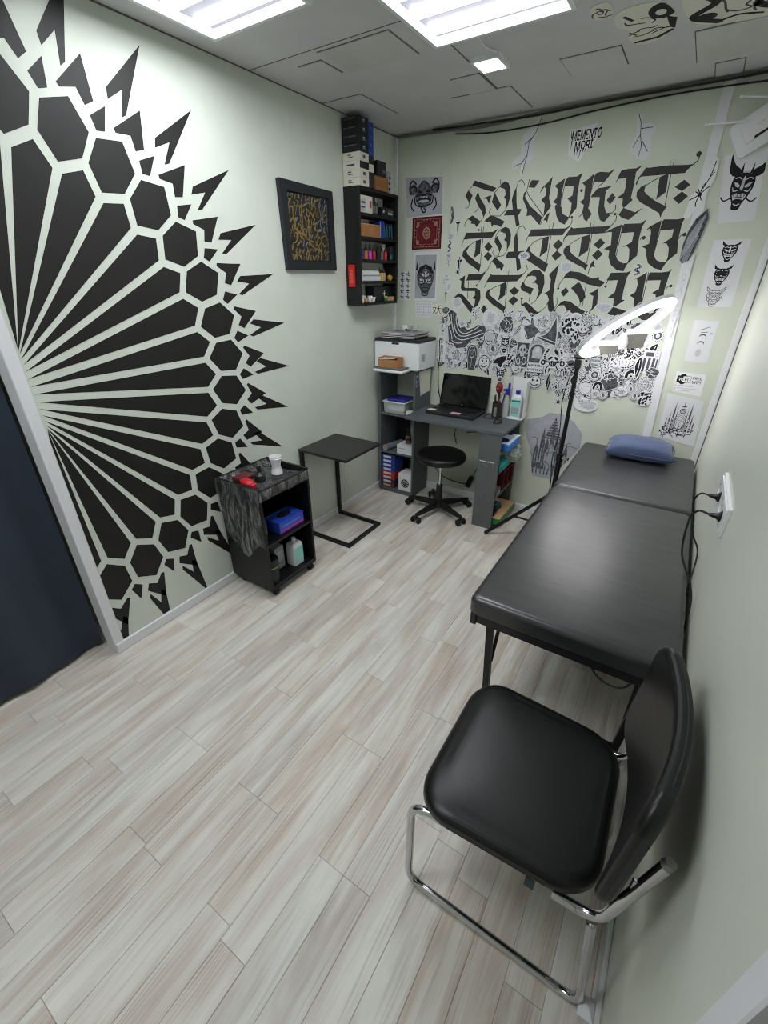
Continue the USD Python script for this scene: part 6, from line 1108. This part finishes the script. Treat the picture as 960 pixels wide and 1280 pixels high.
# ------------------------------------------------------------------ laptop, mouse, pen cup, hand rub
DZ = .7455
t = Thing('laptop', 'open black laptop with a switched-off screen on the desk', 'laptop')
L0 = np.array([.648, -.155]); 
def lp(m): return move(rot(m, 0, (0, 0, 1)), (0, 0, 0))
bs = t.add('base', bx(.462, .848, -.285, -.045, DZ, DZ + .024, .004), 'dark_plastic')
t.add('keyboard', bx(.482, .828, -.185, -.065, DZ + .0242, DZ + .0255, .0005), 'key_black', parent=bs); t.add('touchpad', bx(.60, .71, -.270, -.20, DZ + .0242, DZ + .0248, .0003), 'dark_plastic', parent=bs)
for i in range(5):
    for j in range(13): t.add('key', bx(.487 + j * .0262, .487 + j * .0262 + .0225, -.182 + i * .0232, -.182 + i * .0232 + .0195, DZ + .0257, DZ + .0275, .001), 'key_black', parent=bs)
t.add('pink_note', bx(.66, .735, -.272, -.225, DZ + .0251, DZ + .0257, .0002), 'pink_paper', parent=bs); t.add('cream_note', bx(.468, .525, -.262, -.215, DZ + .0243, DZ + .025, .0002), 'paper_card', parent=bs)
tl = lambda m: rot(m, 14, (-1, 0, 0), (.655, -.048, DZ + .03))
ld = t.add('lid', tl(bx(.466, .856, -.056, -.046, DZ + .028, DZ + .272, .004)), 'screen_black'); t.add('screen', tl(bx(.482, .840, -.0572, -.0563, DZ + .048, DZ + .256, .0003)), 'screen_black', parent=ld); t.add('emblem', tl(bx(.656, .664, -.0573, -.0563, DZ + .034, DZ + .042, .0003)), 'grey_plastic', parent=ld); t.add('sticker_dot', tl(bx(.470, .479, -.0573, -.0563, DZ + .258, DZ + .267, .0003)), 'paper', parent=ld)
t.add('hinge', cyl((.50, -.046, DZ + .0305), (.82, -.046, DZ + .0305), .006, 10), 'dark_plastic'); t.done()
t = Thing('mouse', 'black computer mouse on the desk edge', 'mouse'); m = trimesh.creation.icosphere(3, 1.0); m.vertices *= [.030, .050, .036]; m.vertices[:, 2] = np.maximum(m.vertices[:, 2], 0); m.apply_translation((1.015, -.225, DZ)); t.add('body', m, 'dark_plastic', smooth=50)
t.add('wheel', move(rot(lathe([(0, -.003), (.008, -.003), (.008, .003), (0, .003)], 0, 0, 0, 14), 90, (0, 1, 0)), (1.015, -.252, DZ + .031)), 'soft_rubber'); t.add('lead', tube(spline([(1.015, -.176, DZ + .006), (1.01, -.15, DZ + .003), (.955, -.155, DZ + .003), (.905, -.165, DZ + .003), (.872, -.14, DZ + .003), (.875, -.09, DZ + .003), (.885, -.04, DZ + .003)], 7), .0028, 7), 'cable', smooth=True); t.done()
t = Thing('pen_cup', 'dark mesh pen cup on the desk beside the laptop', 'cup'); cx, cy = .955, -.095
t.add('wall', lathe([(.034, 0), (.036, 0), (.036, .105), (.034, .105), (.034, .0)], cx, cy, DZ, 24), 'dark_plastic', smooth=40); t.add('base', lathe([(0, .0005), (.0338, .0005), (.0338, .004), (0, .004)], cx, cy, DZ), 'dark_plastic'); t.add('rim', lathe([(.0335, .1052), (.037, .1052), (.037, .109), (.0335, .109)], cx, cy, DZ, 24), 'steel_dark'); t.add('label', bx(cx - .012, cx + .010, cy - .0385, cy - .0365, DZ + .012, DZ + .08, .0008), 'grey_plastic'); t.done()
for k, (dx, dy, tx, ty, h_, m, lab) in enumerate(((-.012, 0, -.022, .0, .165, 'black_plastic', 'black marker at the left of the pen cup'), (.004, .010, .002, .004, .19, 'dark_red', 'dark red marker in the pen cup'), (.014, -.006, .034, 0, .165, 'paper', 'white pen leaning right in the pen cup'), (-.02, .006, -.034, .004, .155, 'green', 'green pencil leaning left in the pen cup'), (.006, -.012, .012, -.004, .17, 'red_box', 'red pen in the pen cup'), (.02, .008, .044, .004, .18, 'navy_box', 'dark blue pen leaning right in the pen cup'))):
    a, b = np.array([cx + dx * .7, cy + dy, DZ + .006]), np.array([cx + tx, cy + ty, DZ + h_]); t = Thing('pen', lab, 'pen', 'pens in the cup'); t.add('barrel', cyl(a, a + (b - a) * .8, .0042, 9), m, smooth=40); t.add('tip', tube([a + (b - a) * .802, b], [.0046, .0035], 9), 'black_plastic' if k != 2 else 'paper_bright'); t.done()
t = Thing('red_ornament', 'dark red glossy bulb-shaped ornament on a stick in the pen cup', 'ornament'); t.add('stick', cyl((cx, cy + .016, DZ + .006), (cx - .004, cy + .008, DZ + .17), .003, 8), 'black_plastic'); t.add('bulb', move(lathe([(0, 0), (.011, .004), (.021, .02), (.025, .04), (.023, .062), (.014, .078), (0, .084)], 0, 0, 0, 22), (cx - .004, cy + .008, DZ + .168)), 'red_dark', smooth=40); t.add('rosy_patch', move(lathe([(0, 0), (.005, .001), (.009, .004), (.010, .008)], 0, 0, 0, 12), (cx - .008, cy - .016, DZ + .205)), 'pink_paper'); t.done()
t = Thing('hand_rub_holder', 'white acrylic wall holder with a hand rub bottle on the desk corner', 'holder')
hx0, hx1, hy = 1.035, 1.135, -.085
t.add('back_plate', bx(hx0 - .01, hx1 + .012, -.020, -.0155, DZ + .001, DZ + .285, .002), 'white_gloss'); t.add('side_plate', bx(hx1 + .006, hx1 + .0095, -.085, -.0205, DZ + .001, DZ + .27, .001), 'white_gloss'); t.add('foot_plate', bx(hx0 - .01, hx1 + .0055, -.095, -.0205, DZ + .001, DZ + .005, .001), 'white_gloss'); t.done()
t = Thing('hand_rub_bottle', 'white hand rub bottle with a mint label and blue cap in the acrylic holder', 'bottle'); b = t.add('body', move(pad(.076, .046, .012, [(.002, 0), (0, .003), (0, .145), (.012, .165), (.026, .172)], 4), (1.082, -.058, DZ + .0055)), 'white_plastic', smooth=40)
t.add('label', bx(1.050, 1.114, -.0822, -.0814, DZ + .02, DZ + .14, .0002), 'teal_label', parent=b); t.add('label_band', bx(1.050, 1.114, -.0830, -.0824, DZ + .124, DZ + .136, .0002), 'teal', parent=b); t.add('label_text', bx(1.055, 1.109, -.0830, -.0824, DZ + .04, DZ + .085, .0002), 'paper_grey', parent=b); t.add('cap', lathe([(0, .1722), (.016, .1722), (.016, .195), (0, .196)], 1.082, -.058, DZ + .0055), 'blue_cap', smooth=40); t.done()
t = Thing('spray_pump', 'clear spray bottle with a bright blue trigger behind the pens', 'bottle'); t.add('body', lathe([(0, 0), (.021, 0), (.023, .003), (.023, .12), (.010, .145), (.010, .16), (0, .16)], 1.005, -.052, DZ), 'clear_box', smooth=40); hd = t.add('trigger_head', cat([bx(.992, 1.022, -.060, -.044, DZ + .1605, DZ + .205, .004), bx(.972, .9935, -.058, -.046, DZ + .185, DZ + .200, .003), bx(1.004, 1.020, -.058, -.046, DZ + .2, DZ + .245, .004)]), 'blue_cap'); t.done()
# cables under and beside the desk
def wire(label, pts, r=.003, m='cable', group=None, name='cable'):
    one(name, tube(spline(pts, 8), r, 7), m, label, 'cable', group, smooth=True)
wire('black lead hanging from the printer down behind the laptop', [(.415, -.006, 1.24), (.425, -.008, 1.12), (.418, -.009, 1.02), (.43, -.012, .88), (.45, -.010, .80), (.455, -.010, .755)], .0035)
wire('thin black lead hanging under the worktop beside the tower', [(.60, -.008, .71), (.605, -.008, .6), (.60, -.008, .52), (.62, -.008, .45)], .003)
t = Thing('power_strip', 'black power adapter tangled in leads on the wall under the desk', 'adapter'); t.add('body', rot(bx(.75, .79, -.04, -.002, .10, .20, .006), 18, (0, 1, 0), (.77, -.02, .15)), 'black_plastic'); t.add('lead', tube(spline([(.79, -.02, .2), (.83, -.02, .3), (.88, -.016, .42), (.93, -.012, .55), (.84, -.010, .585), (.70, -.010, .56)], 6), .003, 7), 'cable'); t.add('lead', tube(spline([(.40, -.010, .25), (.52, -.012, .14), (.68, -.012, .115), (.75, -.018, .13)], 8), .0035, 7), 'cable'); t.done()

# ------------------------------------------------------------------ stool
t = Thing('stool', 'round black rolling stool in front of the desk', 'stool'); sx, sy = .664, -.378
t.add('seat', lathe([(0, .435), (.155, .437), (.178, .445), (.186, .46), (.186, .475), (.178, .49), (.16, .498), (.10, .502), (0, .503)], sx, sy, 0, 44), 'leather', smooth=50)
t.add('seat_plate', lathe([(0, .418), (.07, .42), (.08, .4345), (0, .4345)], sx, sy, 0), 'steel_dark', smooth=30); t.add('piston', cyl((sx, sy, .235), (sx, sy, .4175), .0125, 18), 'chrome', smooth=40); t.add('sleeve', lathe([(0, .085), (.026, .085), (.024, .235), (0, .2355)], sx, sy, 0), 'black_plastic', smooth=40)
t.add('hub', lathe([(0, .055), (.042, .058), (.045, .07), (.04, .088), (.027, .095), (0, .095)], sx, sy, 0), 'black_plastic', smooth=40)
for k, (fx, fy) in enumerate(((.375, -.378), (.61, -.615), (.868, -.468), (.815, -.175), (.50, -.155))):
    a = math.atan2(fy - sy, fx - sx); e = np.array([sx + .265 * math.cos(a), sy + .265 * math.sin(a)]); s0 = np.array([sx + .03 * math.cos(a), sy + .03 * math.sin(a)]); n_ = np.array([-math.sin(a), math.cos(a)])
    P = []
    for (c, w_, z0, z1) in ((s0, .022, .055, .098), (e, .013, .056, .076)):
        for s in (-1, 1): P += [(*(c + n_ * w_ * s), z0), (*(c + n_ * (w_ - .005) * s), z1)]
    ar = t.add('leg', hullm(P), 'black_plastic'); c = t.add('caster', cat([cyl((*e, .056), (*e, .044), .007), hullm([(*(e + n_ * q * .020 + np.array([math.cos(a), math.sin(a)]) * w_), z) for q in (-1, 1) for w_, z in ((-.02, .03), (.012, .03), (.012, .05), (-.012, .05))])]), 'dark_plastic')
    for q in (-1, 1): t.add('wheel', move(rot(rot(lathe([(0, -.007), (.022, -.007), (.025, -.004), (.025, .004), (.022, .007), (0, .007)], 0, 0, 0, 18), 90, (1, 0, 0)), math.degrees(a), (0, 0, 1)), (*(e + n_ * q * .0285), .025)), 'soft_rubber', parent=c)
t.done()

# ------------------------------------------------------------------ things in the end unit, opening towards the table
z = US[3] + .0145
t = Thing('wipes_pack', 'bright blue pack of wipes with a white tuft in the end unit', 'wipes'); b = t.add('pack', bx(.995, 1.16, -.36, -.14, z, z + .052, .008), 'blue_bright'); t.add('top_film', bx(1.0, 1.155, -.355, -.145, z + .0522, z + .055, .001), 'wipe', parent=b); t.add('lid_hole', onz(EL(1.09, -.28, .04, .05), z + .0552, .0006), 'navy_box', parent=b); t.add('tuft', hullm([(1.09, -.19, z + .0552), (1.155, -.15, z + .0552), (1.15, -.2, z + .0552), (1.17, -.135, z + .066), (1.12, -.16, z + .07)]), 'wipe', parent=b); t.done()
z = US[2] + .0145
t = Thing('teal_pack', 'teal pack in the end unit below the wipes', 'packet'); t.add('pack', bx(.995, 1.14, -.40, -.235, z, z + .06, .012), 'teal'); t.add('seal', bx(1.1402, 1.146, -.395, -.24, z + .025, z + .033, .001), 'teal'); t.done()
t = Thing('plastic_bag', 'crumpled clear plastic bag beside the teal pack', 'bag'); m = trimesh.creation.icosphere(4, 1.0); v = m.vertices; m.vertices = v * [.075, .075, .055] * (1 + .55 * (meshkit.fbm(v * 2.6 + 4, 4, 5)[:, None] - .5)); m.apply_translation((1.11, -.135, z + .058)); m.vertices[:, 2] = np.maximum(m.vertices[:, 2], z + .001); m.vertices[:, 1] = np.minimum(m.vertices[:, 1], -.037); t.add('bag', m, 'bag', smooth=40); k2 = trimesh.creation.icosphere(3, 1.0); k2.vertices = k2.vertices * [.02, .018, .022] * (1 + .5 * (meshkit.fbm(k2.vertices * 3, 3, 8)[:, None] - .5)); t.add('knot', move(k2, (1.15, -.12, z + .118)), 'bag', smooth=40); t.done()
z = US[1] + .0145
t = Thing('maroon_box', 'dark maroon open box in the end unit', 'box'); t.add('frame', cat([bx(.995, 1.12, -.245, -.237, z, z + .15, .001), bx(.995, 1.12, -.052, -.044, z, z + .15, .001), bx(.995, 1.12, -.2365, -.0525, z + .142, z + .15, .001), bx(.995, 1.12, -.2365, -.0525, z, z + .008, .001)]), 'dark_red'); t.add('divider', bx(.995, 1.118, -.15, -.142, z + .0085, z + .1415, .001), 'dark_red'); t.done()
carton('metal_tin', 'small grey tin behind the front panel in the end unit', 1.02, 1.12, -.39, -.30, z, z + .05, 'mid_grey', [('x', .1, .9, .2, .5, 'paper_grey')])
z = US[0] + .0145
t = Thing('board_box', 'wide tan and green box sticking out of the bottom of the end unit', 'box'); m = rot(bx(.995, 1.175, -.40, -.05, z, z + .05, .002), 0, (0, 0, 1)); b = t.add('carton', m, 'green'); t.add('top', bx(.997, 1.173, -.398, -.052, z + .0502, z + .053, .0008), 'tan', parent=b); t.done()
carton('dark_booklet_pack', 'small black pack lying on the tan box', 1.05, 1.12, -.38, -.30, z + .0536, z + .075, 'box_black', [('x', .1, .9, .3, .7, 'pink_print')])
t = Thing('teal_bag', 'small teal pouch lying on the tan box', 'pouch'); m = trimesh.creation.icosphere(3, 1.0); v = m.vertices; m.vertices = v * [.045, .05, .03] * (1 + .4 * (meshkit.fbm(v * 2 + 3, 3, 2)[:, None] - .5)); m.apply_translation((1.075, -.22, z + .0745)); m.vertices[:, 2] = np.maximum(m.vertices[:, 2], z + .0538); t.add('pouch', m, 'teal_dark', smooth=40); t.add('strap', tube(spline([(1.05, -.25, z + .085), (1.075, -.22, z + .112), (1.1, -.19, z + .085)], 5), .004, 7), 'wipe'); t.done()

# ------------------------------------------------------------------ ring lamp on a tripod
px, py = 1.494, -.35
t = Thing('ring_lamp', 'lit ring lamp leaning over the massage table on a black tripod', 'lamp')
for k, (fx, fy) in enumerate(((1.118, -.505), (1.63, -.70), (1.60, -.06))):
    lg = t.add('tripod_leg', bar((px + (fx - px) * .05, py + (fy - py) * .05, .345), (fx, fy, .014), .018), 'steel_dark'); t.add('foot', trimesh.creation.icosphere(2, .014).apply_translation((fx, fy, .014)), 'soft_rubber', parent=lg)
    mx, my = px + (fx - px) * .55, py + (fy - py) * .55; t.add('strut', bar((px + (fx - px) * .05, py + (fy - py) * .05, .115), (mx, my, .345 + (.014 - .345) * .55 / 1.0 + .0), .010), 'steel_dark')
t.add('hub', lathe([(0, .33), (.026, .33), (.026, .385), (0, .385)], px, py, 0), 'black_plastic', smooth=40); t.add('slider', lathe([(0, .1), (.024, .1), (.024, .13), (0, .13)], px, py, 0), 'black_plastic', smooth=40)
t.add('lower_tube', cyl((px, py, .06), (px, py, .62), .0165, 16), 'steel_dark', smooth=40); t.add('upper_tube', cyl((px, py, .62), (px, py, 1.19), .0125, 16), 'steel_dark', smooth=40)
cl = t.add('clamp', lathe([(0, .6), (.022, .6), (.022, .645), (0, .645)], px, py, 0), 'black_plastic', smooth=40); t.add('clamp_knob', cyl((px + .02, py - .004, .622), (px + .055, py - .012, .622), .011, 12), 'chrome', parent=cl)
t.add('head_bracket', cat([bx(px - .018, px + .018, py - .016, py + .016, 1.18, 1.235, .004), cyl((px - .03, py, 1.245), (px + .03, py, 1.245), .011, 12)]), 'black_plastic'); t.add('head_knob', cyl((px - .03, py - .01, 1.215), (px - .052, py - .02, 1.205), .014, 12), 'black_plastic')
dd = np.array([.405, .0, .318]); dd /= np.linalg.norm(dd)
ee0 = np.array([0, 1., 0]); n0 = np.array([dd[2], 0, -dd[0]]); phi = math.radians(13)
nn = math.cos(phi) * n0 + math.sin(phi) * np.array([0, -1., 0]); ee = np.cross(nn, dd)
RC = np.array([px, py, 1.247]) + dd * .262
def ringpt(a, rad, off): return RC + rad * (math.cos(a) * dd + math.sin(a) * ee) + off * nn
def ringmesh(prof, n=72):
    k = len(prof); P = [ringpt(2 * PI * i / n, r, o) for i in range(n) for r, o in prof]; Fc = []
    for i in range(n):
        for j in range(k): a, b, c, d_ = i * k + j, ((i + 1) % n) * k + j, ((i + 1) % n) * k + (j + 1) % k, i * k + (j + 1) % k; Fc += [(a, b, c), (a, c, d_)]
    m = trimesh.Trimesh(np.array(P), Fc, process=False); m.fix_normals(); return m
RO, RI = .250, .192
t.add('ring_housing', ringmesh([(RO, -.018), (RO, .002), (RI, .002), (RI, -.018), ((RO + RI) / 2, -.026)]), 'lamp_white', smooth=30)
t.add('diffuser', ringmesh([(RO + .0006, .0026), (RO - .002, .012), (RO - .012, .019), (RI + .012, .019), (RI + .002, .012), (RI - .0006, .0026)]), 'ring_light', smooth=40)
t.add('phone_post', tube(spline([ringpt(PI, RO - .01, -.02), ringpt(PI, .15, -.012), ringpt(PI, .06, .03)], 6), .006, 9), 'lamp_white', smooth=True)
def plate(c, ax, ay, w, h_, th, taper=.75):
    az = np.cross(ax, ay); P = [c + ax * sx_ * w / 2 * (1 if sy_ > 0 else taper) + ay * sy_ * h_ / 2 + az * q * th / 2 for sx_ in (-1, 1) for sy_ in (-1, 1) for q in (-1, 1)]; return hullm(P)
vz = np.array([0, -.25, 1.]); vz /= np.linalg.norm(vz); vx = np.array([1., -.1, .12]); vx /= np.linalg.norm(vx)
for s, (c, w_, h_) in enumerate((((1.640, -.36, 1.298), .105, .05), ((1.768, -.36, 1.352), .10, .075))):
    hd_ = t.add('phone_clamp', plate(np.array(c), vx, vz, w_, h_, .010), 'flap_grey'); t.add('clamp_lip', plate(np.array(c) + vz * (h_ / 2 + .014), vx, vz, w_ * 1.1, .026, .018, 1.), 'white_gloss', parent=hd_)
t.add('clamp_bar', cyl((1.60, -.352, 1.325), (1.81, -.352, 1.385), .006, 10), 'lamp_white', smooth=40); t.add('holder_joint', lathe([(0, 0), (.022, .002), (.03, .03), (.022, .075), (.012, .085), (0, .085)], 1.703, -.352, 1.305), 'white_gloss', smooth=40)
RLEAD = ([(px - .02, py - .018, 1.19), (px - .045, py - .02, 1.0), (px - .028, py - .02, .8), (px - .04, py - .02, .6), (px - .02, py - .022, .4), (px - .06, py + .05, .15), (px - .05, py + .15, .006), (1.35, -.1, .005)])
t.add('lead', tube(spline(RLEAD, 8), .0028, 7), 'cable', smooth=True)
t.done()

# ------------------------------------------------------------------ wireless router high in the right corner
t = Thing('router', 'white wireless router with two aerials, high in the right back corner', 'router')
rc = np.array([2.055, -.032, 2.292]); ang = 32
def rt_(m): return move(rot(m, -ang, (0, 1, 0)), rc)
def ycase(g, y, th): m = ext(g, th); v = m.vertices; return trimesh.Trimesh(np.c_[v[:, 0], y - v[:, 2], v[:, 1]], m.faces, process=False)
oc = sbox(-.105, -.052, .105, .052).buffer(.022, quad_segs=4)
ca = t.add('case', rt_(ycase(oc, .03, .026)), 'white_plastic'); t.add('face_plate', rt_(ycase(sbox(-.082, -.026, .085, .052).buffer(.006), .0035, .006)), 'white_gloss', parent=ca); t.add('dark_slot', rt_(ycase(PG([(-.055, -.030), (.06, -.030), (.066, -.02), (-.05, -.02)]), -.003, .001)), 'ink', parent=ca); t.add('badge', rt_(ycase(sbox(-.03, .015, .0, .018), -.003, .0006)), 'ink_pale', parent=ca)
for (a, b) in (((1.985, -.040, 2.308), (1.812, -.06, 2.313)), ((2.055, -.034, 2.385), (1.925, -.07, 2.397))):
    ar = t.add('aerial', tube([a, b], [.0052, .0042], 10), 'white_plastic', smooth=40); t.add('aerial_tip', trimesh.creation.icosphere(2, .0085).apply_translation(b), 'white_gloss', parent=ar, smooth=True)
t.done()
wire('dark leads bunched above the router in the corner', [(2.10, -.02, 2.40), (2.15, -.018, 2.44), (2.2, -.016, 2.455), (2.235, -.016, 2.44)], .006)

# ------------------------------------------------------------------ sockets on the right wall and their leads
t = Thing('socket_panel', 'white row of wall sockets on the right wall above the massage table', 'socket')
sk = sbox(-1.685, .945, -1.345, 1.035).buffer(.004)
t.add('plate', onright(sk, XR - .0005, .010), 'white_gloss')
for k in range(4):
    yc = -1.64 + k * .083; s = t.add('outlet', onright(sbox(yc - .036, .953, yc + .036, 1.027).buffer(.003).difference(Point(yc, .99).buffer(.021)), XR - .0107, .004), 'white_gloss'); t.add('well', onright(Point(yc, .99).buffer(.0205), XR - .0107, .0008), 'trim_dull', parent=s)
    for q in (-.0095, .0095): t.add('contact_hole', onright(Point(yc + q, .99).buffer(.0032), XR - .0117, .0005), 'dark_plastic', parent=s)
t.done()
for k, (yc, zz) in enumerate(((-1.474, .990), (-1.64, .990))):
    t = Thing('plug', ['black plug in the sockets, farther from the viewer', 'black plug in the sockets, nearer the viewer'][k], 'plug', 'plugs on the right wall'); t.add('body', rot(lathe([(0, 0), (.0165, 0), (.0165, .006), (.010, .012), (.006, .030), (.004, .034), (0, .034)], 0, 0, 0, 20), -90, (0, 1, 0)).apply_translation((XR - .0128, yc, zz)), 'black_plastic', smooth=40); 
    x = XR - .0128 - .034
    lead = [(x + .001, yc, zz), (x - .022, yc + .012, zz - .004), (x - .03, yc + .045, zz - .05), (x - .012, yc + .07, zz - .12), (x + .006, yc + .06, zz - .19), (XR - .010, yc + .04, zz - .25), (XR - .0085, yc - .05, zz - .36), (XR - .009, yc - .25, .45)] if k == 0 else [(x + .001, yc, zz), (x - .03, yc + .012, zz - .002), (x - .042, yc + .02, zz - .05), (x - .03, yc, zz - .16), (XR - .03, yc - .05, zz - .24), (XR - .0095, yc - .09, zz - .33), (XR - .0095, yc - .2, .45)]
    t.add('lead', tube(spline(lead, 8), .0036 if k else .003, 8), 'cable', smooth=True); t.done()
